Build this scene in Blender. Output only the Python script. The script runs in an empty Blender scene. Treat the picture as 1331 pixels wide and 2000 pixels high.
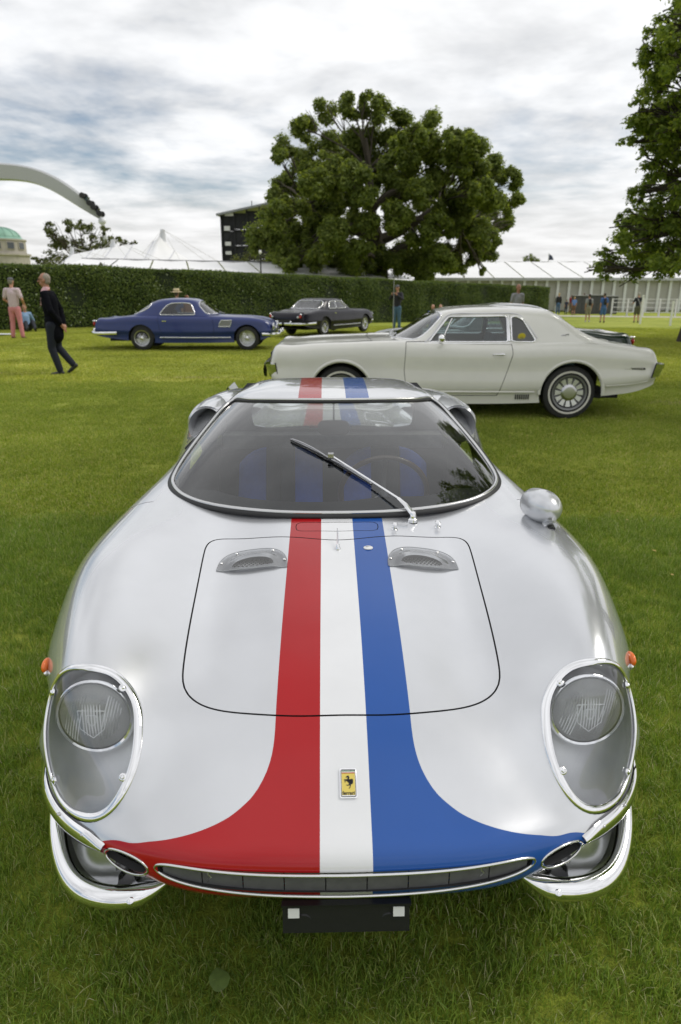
import bpy, bmesh, math, random
import numpy as np
from mathutils import Vector, Matrix, noise as mnoise

C = bpy.context.scene.collection
S = bpy.context.scene
R = math.radians
rng = np.random.default_rng(7)
random.seed(7)

# ------------------------------------------------------------------ camera
TH = math.atan(440 / 1333.0)
CAM = Vector((0, 0, 1.57))
cd = bpy.data.cameras.new('camera')
cam = bpy.data.objects.new('camera', cd)
C.objects.link(cam)
cam.location = CAM
cam.rotation_euler = (math.pi / 2 - TH, 0, 0)
cd.sensor_fit = 'VERTICAL'
cd.sensor_height = 36.0
cd.lens = 36.0 * 1333.0 / 2000.0
cd.clip_start = 0.05
cd.clip_end = 3000
cd.dof.use_dof = True
cd.dof.focus_distance = 2.0
cd.dof.aperture_fstop = 4.5
S.camera = cam
S.render.resolution_x = 681
S.render.resolution_y = 1024
S.view_settings.view_transform = 'Standard'
S.view_settings.look = 'None'
S.view_settings.exposure = 0.20
S.view_settings.gamma = 1.0
S.view_settings.use_curve_mapping = False
S.render.engine = 'CYCLES'

# ------------------------------------------------------------------ world and sun
SUN_EL, SUN_AZ = 50.0, 76.0          # azimuth measured from +Y (view direction) towards +X
w = bpy.data.worlds.new('World')
S.world = w
w.use_nodes = True
nt = w.node_tree
for n in list(nt.nodes):
    nt.nodes.remove(n)


def nd(nt, typ, **kw):
    n = nt.nodes.new(typ)
    for k, v in kw.items():
        if k.startswith('i_'):
            key = k[2:]
            key = int(key) if key.isdigit() else key.replace('_', ' ')
            n.inputs[key].default_value = v
        else:
            setattr(n, k, v)
    return n


def lk(nt, a, b):
    nt.links.new(a, b)


def mth(nt, op, a, b=None, c=None, clamp=False):
    n = nt.nodes.new('ShaderNodeMath')
    n.operation = op
    n.use_clamp = clamp
    for i, v in enumerate((a, b, c)):
        if v is None:
            continue
        if isinstance(v, (int, float)):
            n.inputs[i].default_value = v
        else:
            nt.links.new(v, n.inputs[i])
    return n.outputs[0]


def ramp(nt, fac, stops, interp='LINEAR'):
    n = nt.nodes.new('ShaderNodeValToRGB')
    n.color_ramp.interpolation = interp
    e = n.color_ramp.elements
    while len(e) < len(stops):
        e.new(0.5)
    for i, (p, c) in enumerate(stops):
        e[i].position = p
        e[i].color = (c, c, c, 1) if isinstance(c, (int, float)) else tuple(c) + (1,)
    nt.links.new(fac, n.inputs[0])
    return n.outputs[0]


def mixc(nt, fac, a, b, blend='MIX'):
    n = nt.nodes.new('ShaderNodeMix')
    n.data_type = 'RGBA'
    n.blend_type = blend
    for i, v in ((0, fac), (6, a), (7, b)):
        if isinstance(v, (int, float)):
            n.inputs[i].default_value = v
        elif isinstance(v, tuple):
            n.inputs[i].default_value = v if len(v) == 4 else v + (1,)
        else:
            nt.links.new(v, n.inputs[i])
    return n.outputs[2]


def noise_tex(nt, vec, scale, detail=4, rough=0.55, dist=0.0):
    n = nt.nodes.new('ShaderNodeTexNoise')
    n.inputs['Scale'].default_value = scale
    n.inputs['Detail'].default_value = detail
    n.inputs['Roughness'].default_value = rough
    n.inputs['Distortion'].default_value = dist
    if vec is not None:
        nt.links.new(vec, n.inputs['Vector'])
    return n.outputs['Fac']


sky = nd(nt, 'ShaderNodeTexSky', sky_type='NISHITA', sun_disc=False,
         sun_elevation=R(SUN_EL), sun_rotation=R(SUN_AZ))
sky.air_density = 1.0
sky.dust_density = 1.2
tc = nd(nt, 'ShaderNodeTexCoord')
sep = nd(nt, 'ShaderNodeSeparateXYZ')
lk(nt, tc.outputs['Generated'], sep.inputs[0])
zz = mth(nt, 'MAXIMUM', sep.outputs[2], 0.0)
den = mth(nt, 'ADD', zz, 0.10)
cx = mth(nt, 'DIVIDE', sep.outputs[0], den)
cy = mth(nt, 'DIVIDE', sep.outputs[1], den)
comb = nd(nt, 'ShaderNodeCombineXYZ')
lk(nt, cx, comb.inputs[0]); lk(nt, cy, comb.inputs[1])
# coverage: a nearly closed deck with thin rifts low in the sky
n_big = noise_tex(nt, comb.outputs[0], 0.55, 6, 0.6, 0.4)
n_mid = noise_tex(nt, comb.outputs[0], 1.5, 5, 0.55, 0.15)
n_fin = noise_tex(nt, comb.outputs[0], 4.5, 6, 0.6, 0.2)
dens = mth(nt, 'ADD', mth(nt, 'MULTIPLY', n_big, 0.55), mth(nt, 'ADD', mth(nt, 'MULTIPLY', n_mid, 0.3), mth(nt, 'MULTIPLY', n_fin, 0.15)))
# rifts fade towards the zenith and towards the bright side of the sky
band = ramp(nt, zz, [(0.0, 0.30), (0.06, 0.16), (0.12, 0.03), (0.22, 0.075), (0.34, 0.15), (0.8, 0.22)])
side = mth(nt, 'MULTIPLY', sep.outputs[0], 0.10)
cover = ramp(nt, mth(nt, 'ADD', mth(nt, 'ADD', dens, band), side), [(0.42, 0.05), (0.50, 0.62), (0.57, 0.93), (0.64, 1.0)])
# cloud brightness: brightest around the veiled sun, grey bellies elsewhere
sdir = Vector((math.sin(R(24)) * math.cos(R(40)), math.cos(R(24)) * math.cos(R(40)), math.sin(R(40))))
dot = nd(nt, 'ShaderNodeVectorMath', operation='DOT_PRODUCT')
lk(nt, tc.outputs['Generated'], dot.inputs[0])
dot.inputs[1].default_value = sdir
glow = ramp(nt, dot.outputs['Value'], [(0.0, 0.0), (0.6, 0.12), (0.85, 0.5), (1.0, 1.0)])
belly = ramp(nt, mth(nt, 'ADD', mth(nt, 'MULTIPLY', n_big, 0.45), mth(nt, 'MULTIPLY', n_mid, 0.55)),
             [(0.36, 0.56), (0.45, 0.72), (0.53, 0.88), (0.62, 1.0)])
bri = mth(nt, 'ADD', mth(nt, 'MULTIPLY', belly, 0.96), mth(nt, 'MULTIPLY', glow, 0.10))
ccol = mixc(nt, 1.0, (0.975, 0.985, 1.0), bri, 'MULTIPLY')
warm = ramp(nt, zz, [(0.0, 1.0), (0.16, 0.0)])
ccol = mixc(nt, mth(nt, 'MULTIPLY', warm, 0.6), ccol, (0.76, 0.745, 0.72))
skyc = nd(nt, 'ShaderNodeVectorMath', operation='SCALE')
lk(nt, sky.outputs[0], skyc.inputs[0]); skyc.inputs['Scale'].default_value = 1.0
bg1 = nd(nt, 'ShaderNodeBackground'); bg1.inputs['Strength'].default_value = 0.09
lk(nt, skyc.outputs[0], bg1.inputs[0])
bg2 = nd(nt, 'ShaderNodeBackground'); bg2.inputs['Strength'].default_value = 1.0
lk(nt, ccol, bg2.inputs[0])
mx = nd(nt, 'ShaderNodeMixShader')
lk(nt, cover, mx.inputs[0]); lk(nt, bg1.outputs[0], mx.inputs[1]); lk(nt, bg2.outputs[0], mx.inputs[2])
wo = nd(nt, 'ShaderNodeOutputWorld')
lk(nt, mx.outputs[0], wo.inputs[0])

sl = bpy.data.lights.new('sun', 'SUN')
sl.energy = 1.3
sl.angle = R(20)
sl.color = (1.0, 0.955, 0.88)
so = bpy.data.objects.new('sun', sl)
C.objects.link(so)
dvec = Vector((math.sin(R(SUN_AZ)) * math.cos(R(SUN_EL)), math.cos(R(SUN_AZ)) * math.cos(R(SUN_EL)), math.sin(R(SUN_EL))))
so.rotation_euler = dvec.to_track_quat('Z', 'Y').to_euler()
so.location = (20, 20, 30)

# ------------------------------------------------------------------ materials
MATS = {}


def pmat(name, col, rough=0.5, metal=0.0, coat=0.0, coatr=0.03, var=0.0, vscale=8.0, bump=0.0, bscale=60.0, spec=0.5, emit=None, alpha=None, trans=0.0, sss=0.0):
    """principled material; var adds soft mottled value variation, bump fine relief"""
    if name in MATS:
        return MATS[name]
    m = bpy.data.materials.new(name)
    m.use_nodes = True
    t = m.node_tree
    b = t.nodes['Principled BSDF']
    b.inputs['Base Color'].default_value = tuple(col) + (1,)
    b.inputs['Roughness'].default_value = rough
    b.inputs['Metallic'].default_value = metal
    b.inputs['Coat Weight'].default_value = coat
    b.inputs['Coat Roughness'].default_value = coatr
    b.inputs['Specular IOR Level'].default_value = spec
    b.inputs['Transmission Weight'].default_value = trans
    if var or bump:
        tcn = nd(t, 'ShaderNodeTexCoord')
        if var:
            f = noise_tex(t, tcn.outputs['Object'], vscale, 5, 0.6)
            lo = tuple(c * (1 - var) for c in col)
            hi = tuple(min(1, c * (1 + var)) for c in col)
            lk(t, ramp(t, f, [(0.3, lo), (0.7, hi)]), b.inputs['Base Color'])
        if bump:
            f = noise_tex(t, tcn.outputs['Object'], bscale, 4, 0.6)
            bn = nd(t, 'ShaderNodeBump')
            bn.inputs['Strength'].default_value = bump
            bn.inputs['Distance'].default_value = 0.01
            lk(t, f, bn.inputs['Height']); lk(t, bn.outputs[0], b.inputs['Normal'])
    MATS[name] = m
    return m


def glassmat(name, tint=(0.8, 0.85, 0.85), refl=1.0, rough=0.0, ior=1.5, veil=0.0, fk=1.5):
    if name in MATS:
        return MATS[name]
    m = bpy.data.materials.new(name)
    m.use_nodes = True
    t = m.node_tree
    for n in list(t.nodes):
        t.nodes.remove(n)
    o = nd(t, 'ShaderNodeOutputMaterial')
    tr = nd(t, 'ShaderNodeBsdfTransparent'); tr.inputs[0].default_value = tuple(tint) + (1,)
    gl = nd(t, 'ShaderNodeBsdfGlossy'); gl.inputs['Roughness'].default_value = rough
    gl.inputs[0].default_value = (refl, refl, refl, 1)
    lw = nd(t, 'ShaderNodeFresnel'); lw.inputs['IOR'].default_value = ior
    mxs = nd(t, 'ShaderNodeMixShader')
    lk(t, mth(t, 'ADD', mth(t, 'MULTIPLY', lw.outputs[0], fk), 0.02, clamp=True), mxs.inputs[0])
    lk(t, tr.outputs[0], mxs.inputs[1]); lk(t, gl.outputs[0], mxs.inputs[2])
    out = mxs.outputs[0]
    if veil:
        df = nd(t, 'ShaderNodeBsdfDiffuse'); df.inputs[0].default_value = (0.5, 0.5, 0.5, 1)
        m2 = nd(t, 'ShaderNodeMixShader'); m2.inputs[0].default_value = veil
        lk(t, out, m2.inputs[1]); lk(t, df.outputs[0], m2.inputs[2]); out = m2.outputs[0]
    lk(t, out, o.inputs[0])
    MATS[name] = m
    return m


CHROME = pmat('chrome', (0.86, 0.86, 0.87), 0.045, 1.0)
STEEL = pmat('brushed steel', (0.55, 0.55, 0.56), 0.28, 1.0)
RUBBER = pmat('rubber', (0.018, 0.018, 0.019), 0.5, var=0.2, bump=0.1)
BLACK = pmat('matt black', (0.012, 0.012, 0.013), 0.7)
GLOSSBLACK = pmat('gloss black', (0.01, 0.01, 0.012), 0.2)
SEAM = pmat('shadow seam rubber', (0.015, 0.015, 0.016), 0.8)
TYRE = pmat('tyre rubber', (0.022, 0.022, 0.022), 0.75, var=0.25, vscale=20, bump=0.3, bscale=90)

# ------------------------------------------------------------------ object helpers


def tag(o, label=None, cat=None, group=None, kind=None):
    if label: o['label'] = label
    if cat: o['category'] = cat
    if group: o['group'] = group
    if kind: o['kind'] = kind
    return o


def empty(name, loc=(0, 0, 0), rz=0, label=None, cat=None, group=None, parent=None):
    o = bpy.data.objects.new(name, None)
    o.empty_display_size = 0.2
    C.objects.link(o)
    o.location = loc
    o.rotation_euler = (0, 0, rz)
    if parent: o.parent = parent
    return tag(o, label, cat, group)


def link(name, me, parent=None):
    o = bpy.data.objects.new(name, me)
    C.objects.link(o)
    if parent is not None:
        o.parent = parent
    return o


def mk(name, V, F, mat, parent=None, smooth=True, N=None, midx=None):
    """mesh object from vertices and faces; unused vertices dropped; optional per-vertex custom normals"""
    V = np.asarray(V, dtype=float)
    used = np.zeros(len(V), bool)
    for f in F:
        for i in f:
            used[i] = True
    remap = -np.ones(len(V), int)
    remap[used] = np.arange(used.sum())
    F2 = [[int(remap[i]) for i in f] for f in F]
    me = bpy.data.meshes.new(name)
    me.from_pydata(V[used].tolist(), [], F2)
    ms = mat if isinstance(mat, (list, tuple)) else [mat]
    for m in ms:
        me.materials.append(m)
    if midx is not None and len(me.polygons) == len(midx):
        me.polygons.foreach_set('material_index', np.asarray(midx, dtype=np.int32))
    if smooth:
        me.polygons.foreach_set('use_smooth', [True] * len(me.polygons))
    me.update()
    if N is not None:
        N = np.asarray(N)[used]
        me.normals_split_custom_set_from_vertices(N.tolist())
    return link(name, me, parent)


class MB:
    """collects simple shapes into one mesh"""
    def __init__(s):
        s.V = []; s.F = []; s.M = []; s.mi = 0

    def add(s, V, F):
        b = len(s.V)
        s.V.extend([tuple(v) for v in V])
        s.F.extend([[i + b for i in f] for f in F])
        s.M.extend([s.mi] * len(F))
        return s

    def box(s, c, d, rot=None):
        hx, hy, hz = d[0] / 2, d[1] / 2, d[2] / 2
        V = [Vector((x * hx, y * hy, z * hz)) for x in (-1, 1) for y in (-1, 1) for z in (-1, 1)]
        if rot is not None:
            V = [rot @ v for v in V]
        V = [v + Vector(c) for v in V]
        F = [(0, 1, 3, 2), (4, 6, 7, 5), (0, 4, 5, 1), (2, 3, 7, 6), (0, 2, 6, 4), (1, 5, 7, 3)]
        return s.add(V, F)

    def bar(s, a, b, wd, ht=None):
        a = Vector(a); b = Vector(b)
        d = b - a
        q = d.to_track_quat('Z', 'Y').to_matrix()
        return s.box((a + b) / 2, (wd, ht or wd, d.length), q)

    def tube(s, path, r, n=10, closed=False, flat=1.0, up=None, cap=True):
        V, F = tube_geo(path, r, n, closed, flat, up, cap)
        return s.add(V, F)

    def lathe(s, prof, n=24, axis='Z', loc=(0, 0, 0), rot=None):
        V, F = lathe_geo(prof, n)
        out = []
        for v in V:
            v = Vector(v)
            if axis == 'X': v = Vector((v.z, v.x, v.y))
            elif axis == 'Y': v = Vector((v.x, v.z, v.y))
            if rot is not None: v = rot @ v
            out.append(v + Vector(loc))
        return s.add(out, F)

    def ball(s, c, r, n=12, m=8, rot=None):
        r = (r, r, r) if isinstance(r, (int, float)) else r
        V = []; F = []
        for j in range(m + 1):
            a = math.pi * j / m
            for i in range(n):
                b = 2 * math.pi * i / n
                v = Vector((r[0] * math.sin(a) * math.cos(b), r[1] * math.sin(a) * math.sin(b), r[2] * math.cos(a)))
                if rot is not None: v = rot @ v
                V.append(v + Vector(c))
        for j in range(m):
            for i in range(n):
                i2 = (i + 1) % n
                F.append((j * n + i, (j + 1) * n + i, (j + 1) * n + i2, j * n + i2))
        return s.add(V, F)

    def prism(s, poly, y0, y1, axes='xz'):
        """extruded outline; poly in the two named axes, extruded along the third"""
        n = len(poly)
        def p(a, b, e):
            if axes == 'xz': return (a, e, b)
            if axes == 'xy': return (a, b, e)
            return (e, a, b)
        V = [p(a, b, y0) for a, b in poly] + [p(a, b, y1) for a, b in poly]
        F = [list(range(n)), list(range(2 * n - 1, n - 1, -1))]
        F += [(i, (i + 1) % n, n + (i + 1) % n, n + i) for i in range(n)]
        return s.add(V, F)

    def build(s, name, mat, parent=None, smooth=False, fixn=True, auto=None):
        me = bpy.data.meshes.new(name)
        me.from_pydata(s.V, [], s.F)
        for m in (mat if isinstance(mat, (list, tuple)) else [mat]):
            me.materials.append(m)
        if len(set(s.M)) > 1:
            me.polygons.foreach_set('material_index', np.asarray(s.M, dtype=np.int32))
        if fixn:
            bm = bmesh.new(); bm.from_mesh(me)
            bmesh.ops.remove_doubles(bm, verts=bm.verts, dist=1e-6)
            bmesh.ops.recalc_face_normals(bm, faces=bm.faces)
            bm.to_mesh(me); bm.free()
        if smooth:
            me.polygons.foreach_set('use_smooth', [True] * len(me.polygons))
            me.set_sharp_from_angle(angle=R(auto or 38))
        me.update()
        return link(name, me, parent)


def tube_geo(path, r, n=10, closed=False, flat=1.0, up=None, cap=True):
    """tube along a 3D path; r scalar or list; flat scales the section along the 'up' hint"""
    P = [Vector(p) for p in path]
    m = len(P)
    rr = r if isinstance(r, (list, tuple, np.ndarray)) else [r] * m
    V = []; F = []
    prev = None
    for i in range(m):
        if closed:
            t = (P[(i + 1) % m] - P[(i - 1) % m])
        else:
            t = P[min(i + 1, m - 1)] - P[max(i - 1, 0)]
        t.normalize()
        u = up[i] if isinstance(up, list) else up
        if u is not None:
            u = Vector(u)
        else:
            u = prev if prev is not None else (Vector((0, 0, 1)) if abs(t.z) < 0.9 else Vector((1, 0, 0)))
        u = (u - t * u.dot(t))
        if u.length < 1e-6: u = t.orthogonal()
        u.normalize()
        prev = u
        s = t.cross(u)
        for k in range(n):
            a = 2 * math.pi * k / n
            V.append(P[i] + (s * math.cos(a) + u * math.sin(a) * flat) * rr[i])
    for i in range(m if closed else m - 1):
        j = (i + 1) % m
        for k in range(n):
            k2 = (k + 1) % n
            F.append((i * n + k, i * n + k2, j * n + k2, j * n + k))
    if cap and not closed:
        F.append(list(range(n - 1, -1, -1)))
        F.append([(m - 1) * n + k for k in range(n)])
    return V, F


def lathe_geo(prof, n=24):
    V = []; F = []
    for (r, z) in prof:
        for i in range(n):
            a = 2 * math.pi * i / n
            V.append((r * math.cos(a), r * math.sin(a), z))
    for j in range(len(prof) - 1):
        for i in range(n):
            i2 = (i + 1) % n
            F.append((j * n + i, j * n + i2, (j + 1) * n + i2, (j + 1) * n + i))
    return V, F


# ------------------------------------------------------------------ spline surfaces and clean cuts
def natspline(t, P, T):
    """natural cubic spline through P (n,k) at knots t, evaluated at T"""
    t = np.asarray(t, float); P = np.asarray(P, float); T = np.asarray(T, float)
    n = len(t)
    h = np.diff(t)
    A = np.zeros((n, n)); B = np.zeros((n,) + P.shape[1:])
    A[0, 0] = A[-1, -1] = 1
    for i in range(1, n - 1):
        A[i, i - 1] = h[i - 1]; A[i, i] = 2 * (h[i - 1] + h[i]); A[i, i + 1] = h[i]
        B[i] = 6 * ((P[i + 1] - P[i]) / h[i] - (P[i] - P[i - 1]) / h[i - 1])
    M = np.linalg.solve(A, B.reshape(n, -1)).reshape(B.shape)
    k = np.clip(np.searchsorted(t, T, side='right') - 1, 0, n - 2)
    hk = h[k]; sh = (len(T),) + (1,) * (P.ndim - 1)
    a = ((t[k + 1] - T) / hk).reshape(sh); b = ((T - t[k]) / hk).reshape(sh); hk = hk.reshape(sh)
    return a * P[k] + b * P[k + 1] + ((a ** 3 - a) * M[k] + (b ** 3 - b) * M[k + 1]) * hk ** 2 / 6


def curve(P, n, closed=False):
    """smooth curve through points"""
    P = np.asarray(P, float)
    if closed:
        k = 4
        Q = np.vstack([P[-k:], P, P[:k + 1]])
        d = np.concatenate([[0], np.cumsum(np.linalg.norm(np.diff(Q, axis=0), axis=1) ** 0.5)])
        T = np.linspace(d[k], d[k + len(P)], n, endpoint=False)
        return natspline(d, Q, T)
    d = np.concatenate([[0], np.cumsum(np.linalg.norm(np.diff(P, axis=0), axis=1) ** 0.5)])
    return natspline(d, P, np.linspace(0, d[-1], n))


def grid_surface(Cn, nu, nv, flip=False):
    """Cn[v][u] control points -> mesh dict with analytic-ish normals"""
    Cn = np.asarray(Cn, float)
    du = np.linalg.norm(np.diff(Cn, axis=1), axis=2).mean(axis=0)
    dv = np.linalg.norm(np.diff(Cn, axis=0), axis=2).mean(axis=1)
    tu = np.concatenate([[0], np.cumsum(du)]); tv = np.concatenate([[0], np.cumsum(dv)])
    Tu = np.linspace(0, tu[-1], nu)
    Tv = np.linspace(0, tv[-1], nv)
    A = natspline(tu, Cn.transpose(1, 0, 2), Tu)          # (nu, rows, 3)
    B = natspline(tv, A.transpose(1, 0, 2), Tv)           # (nv, nu, 3)
    gu = np.gradient(B, axis=1); gv = np.gradient(B, axis=0)
    N = np.cross(gu, gv)
    N /= np.maximum(np.linalg.norm(N, axis=2, keepdims=True), 1e-9)
    if flip: N = -N
    idx = np.arange(nu * nv).reshape(nv, nu)
    q = np.stack([idx[:-1, :-1], idx[:-1, 1:], idx[1:, 1:], idx[1:, :-1]], axis=-1).reshape(-1, 4)
    if flip: q = q[:, ::-1]
    return {'P': B.reshape(-1, 3), 'N': N.reshape(-1, 3), 'F': q.tolist()}


def clip(M, f):
    """split a mesh along f = 0: returns (outside, inside, cut segments)"""
    P = M['P']; N = M['N']; f = np.asarray(f, float)
    f = np.where(np.abs(f) < 1e-7, 1e-7, f)
    newP = []; newN = []; cache = {}
    base = len(P)
    pos = f > 0
    out = []; inn = []; seg = []

    def cutv(a, b):
        k = (a, b) if a < b else (b, a)
        if k in cache: return cache[k]
        a, b = k
        t = f[a] / (f[a] - f[b])
        newP.append(P[a] * (1 - t) + P[b] * t)
        n = N[a] * (1 - t) + N[b] * t
        newN.append(n / max(np.linalg.norm(n), 1e-9))
        cache[k] = base + len(newP) - 1
        return cache[k]

    for F in M['F']:
        s = [bool(pos[i]) for i in F]
        if all(s):
            out.append(F); continue
        if not any(s):
            inn.append(F); continue
        fo = []; fi = []; cs = []
        n = len(F)
        for k in range(n):
            a, b = F[k], F[(k + 1) % n]
            (fo if s[k] else fi).append(a)
            if s[k] != s[(k + 1) % n]:
                c = cutv(a, b)
                fo.append(c); fi.append(c); cs.append(c)
        if len(fo) > 2: out.append(fo)
        if len(fi) > 2: inn.append(fi)
        if len(cs) == 2: seg.append((cs[0], cs[1]))
    if newP:
        P2 = np.vstack([P, newP]); N2 = np.vstack([N, newN])
    else:
        P2, N2 = P, N
    return ({'P': P2, 'N': N2, 'F': out}, {'P': P2, 'N': N2, 'F': inn}, seg)


def sdf_poly(X, Y, poly):
    """signed distance to a closed 2D outline, negative inside"""
    poly = np.asarray(poly, float)
    d = np.full(len(X), 1e9)
    inside = np.zeros(len(X), bool)
    n = len(poly)
    for i in range(n):
        ax, ay = poly[i]; bx, by = poly[(i + 1) % n]
        ex, ey = bx - ax, by - ay
        L = ex * ex + ey * ey + 1e-12
        t = np.clip(((X - ax) * ex + (Y - ay) * ey) / L, 0, 1)
        d = np.minimum(d, (X - ax - t * ex) ** 2 + (Y - ay - t * ey) ** 2)
        c = ((ay > Y) != (by > Y))
        if abs(by - ay) > 1e-12:
            c &= X < (bx - ax) * (Y - ay) / (by - ay) + ax
            inside ^= c
    d = np.sqrt(d)
    return np.where(inside, -d, d)


def hem(M, seg, depth, mb):
    """walls going down from a cut, added to mesh builder mb"""
    for a, b in seg:
        pa, pb = M['P'][a], M['P'][b]
        na, nb = M['N'][a], M['N'][b]
        mb.add([pa, pb, pb - nb * depth, pa - na * depth], [(0, 1, 2, 3)])


def panel(M, f, gap=0.004, depth=0.008, seammb=None):
    """cut a panel out of M with a real recessed gap; returns (rest, panel)"""
    o, i1, s1 = clip(M, f - gap / 2)
    fi = np.concatenate([f, np.zeros(len(i1['P']) - len(f)) + gap / 2])
    g, i2, s2 = clip(i1, fi + gap / 2)
    if seammb is not None:
        hem(o, s1, depth, seammb)
        hem(i2, s2, depth, seammb)
        P = g['P'] - g['N'] * depth
        seammb.add(P, g['F'])
    return o, i2


def mesh_from(M, name, mat, parent, smooth=True, attr=None):
    o = mk(name, M['P'], M['F'], mat, parent, smooth, N=M['N'])
    if attr is not None:
        n = len(o.data.vertices)
        co = np.empty(n * 3); o.data.vertices.foreach_get('co', co); co = co.reshape(-1, 3)
        a = o.data.attributes.new('band', 'FLOAT', 'POINT')
        a.data.foreach_set('value', attr(co).astype(np.float32))
    return o


def compact(M):
    used = sorted({i for f in M['F'] for i in f})
    rm = {a: b for b, a in enumerate(used)}
    return {'P': M['P'][used], 'N': M['N'][used], 'F': [[rm[i] for i in f] for f in M['F']]}
# ------------------------------------------------------------------ the striped sports coupe
XN, NOSE, YAW = 0.0125, 1.11, R(1.25)
CAR = empty('sports_car', (XN, NOSE, 0), YAW,
            'low silver sports coupe with red, white and blue stripes filling the front of the picture', 'car')


def stripe_mat():
    m = bpy.data.materials.new('striped silver paint')
    m.use_nodes = True
    t = m.node_tree
    b = t.nodes['Principled BSDF']
    tcn = nd(t, 'ShaderNodeTexCoord')
    sp = nd(t, 'ShaderNodeSeparateXYZ'); lk(t, tcn.outputs['Object'], sp.inputs[0])
    x, y = sp.outputs[0], sp.outputs[1]
    ax = mth(t, 'ABSOLUTE', x)
    # signed distance to the masked edge of the coloured bands, measured on the panels themselves
    atn = nd(t, 'ShaderNodeAttribute'); atn.attribute_name = 'band'
    inside = mth(t, 'LESS_THAN', atn.outputs['Fac'], 0.0)
    colored = mth(t, 'MULTIPLY', inside, mth(t, 'GREATER_THAN', ax, 0.055))
    white = mth(t, 'LESS_THAN', ax, 0.055)
    left = mth(t, 'LESS_THAN', x, 0.0)
    base = nd(t, 'ShaderNodeRGB'); base.outputs[0].default_value = (0.64, 0.65, 0.675, 1)
    rb = mixc(t, left, (0.018, 0.085, 0.33), (0.37, 0.007, 0.010))
    c1 = mixc(t, colored, base.outputs[0], rb)
    c2 = mixc(t, white, c1, (0.72, 0.725, 0.74))
    # faint dust and polish variation
    f = noise_tex(t, tcn.outputs['Object'], 3.0, 6, 0.6)
    dust = ramp(t, f, [(0.35, 0.965), (0.65, 1.03)])
    c3 = mixc(t, 1.0, c2, dust, 'MULTIPLY')
    lk(t, c3, b.inputs['Base Color'])
    flat = mth(t, 'MAXIMUM', colored, white)
    lk(t, mth(t, 'MULTIPLY', mth(t, 'SUBTRACT', 1.0, flat), 0.62), b.inputs['Metallic'])
    fr = noise_tex(t, tcn.outputs['Object'], 14.0, 5, 0.65)
    lk(t, ramp(t, fr, [(0.3, 0.22), (0.7, 0.26)]), b.inputs['Roughness'])
    lk(t, mth(t, 'SUBTRACT', 1.0, mth(t, 'MULTIPLY', colored, 0.45)), b.inputs['Coat Weight'])
    lk(t, mth(t, 'SUBTRACT', 0.5, mth(t, 'MULTIPLY', colored, 0.35)), b.inputs['Specular IOR Level'])
    b.inputs['Coat Roughness'].default_value = 0.02
    # metallic flake sparkle and very slight panel waviness
    f2 = noise_tex(t, tcn.outputs['Object'], 2.2, 2, 0.4)
    bn = nd(t, 'ShaderNodeBump'); bn.inputs['Strength'].default_value = 0.03; bn.inputs['Distance'].default_value = 0.02
    lk(t, f2, bn.inputs['Height'])
    lk(t, bn.outputs[0], b.inputs['Normal'])
    lk(t, bn.outputs[0], b.inputs['Coat Normal'])
    return m


# masked edge of the coloured bands in plan: straight over the hood, sweeping out across the nose
BAND_E = curve([(x, y, 0) for x, y in [(.161, .36), (.161, .30), (.161, .245), (.1645, .205), (.173, .172), (.187, .143), (.205, .119), (.227, .101), (.25, .0865), (.28, .0745), (.31, .0665), (.35, .0605), (.39, .0600), (.425, .064), (.46, .071), (.49, .083), (.52, .094), (.55, .101), (.58, .102), (.62, .100)]], 120)[:, :2].tolist()
BAND = [(-.2, 6), (.161, 6), (.161, .6)] + BAND_E + [(.62, -1), (-.2, -1)]


def band_sdf(co):
    d = sdf_poly(np.abs(co[:, 0]), co[:, 1], BAND)
    return d


PAINT = stripe_mat()
SILVER = pmat('silver paint', (0.64, 0.65, 0.675), 0.28, 0.62, 0.85, 0.035, var=0.03, vscale=3)
SILVER_DULL = pmat('silver lamp trough', (0.80, 0.805, 0.82), 0.5, 0.0, 0.2, var=0.05)

Lp = [(0, 0), (.20, .006), (.36, .028), (.47, .065), (.565, .12), (.66, .20), (.735, .31), (.775, .42), (.79, .50)]
Ln = [(0, -1), (.05, -1), (.2, -.98), (.4, -.92), (.6, -.8), (.75, -.66), (.88, -.47), (.97, -.25), (1, -.1)]
Zt = [.430, .430, .427, .420, .413, .405, .40, .39, .38]
Zb = [.322, .322, .326, .345, .36, .362, .35, .33, .30]


def frow(off, zf):
    return [(Lp[i][0] + Ln[i][0] * off, Lp[i][1] + Ln[i][1] * off, zf(i)) for i in range(9)]


rows = [frow(-.10, lambda i: Zb[i] - .012), frow(-.03, lambda i: Zb[i] - .004), frow(-.004, lambda i: Zb[i] + .25 * (Zt[i] - Zb[i])),
        frow(.006, lambda i: Zb[i] + .62 * (Zt[i] - Zb[i])), frow(0, lambda i: Zt[i])]


def trow(Y, zc, rest, ys=None):
    """a top row: centre and x=.2 heights, then (x,z) for u2..u8, optional y per column"""
    z0, z1 = zc
    r = [(0, Y, z0), (.2, Y, z1)] + [(x, Y, z) for x, z in rest]
    if ys:
        r = [(p[0], ys[i], p[2]) for i, p in enumerate(r)]
    return r


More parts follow.
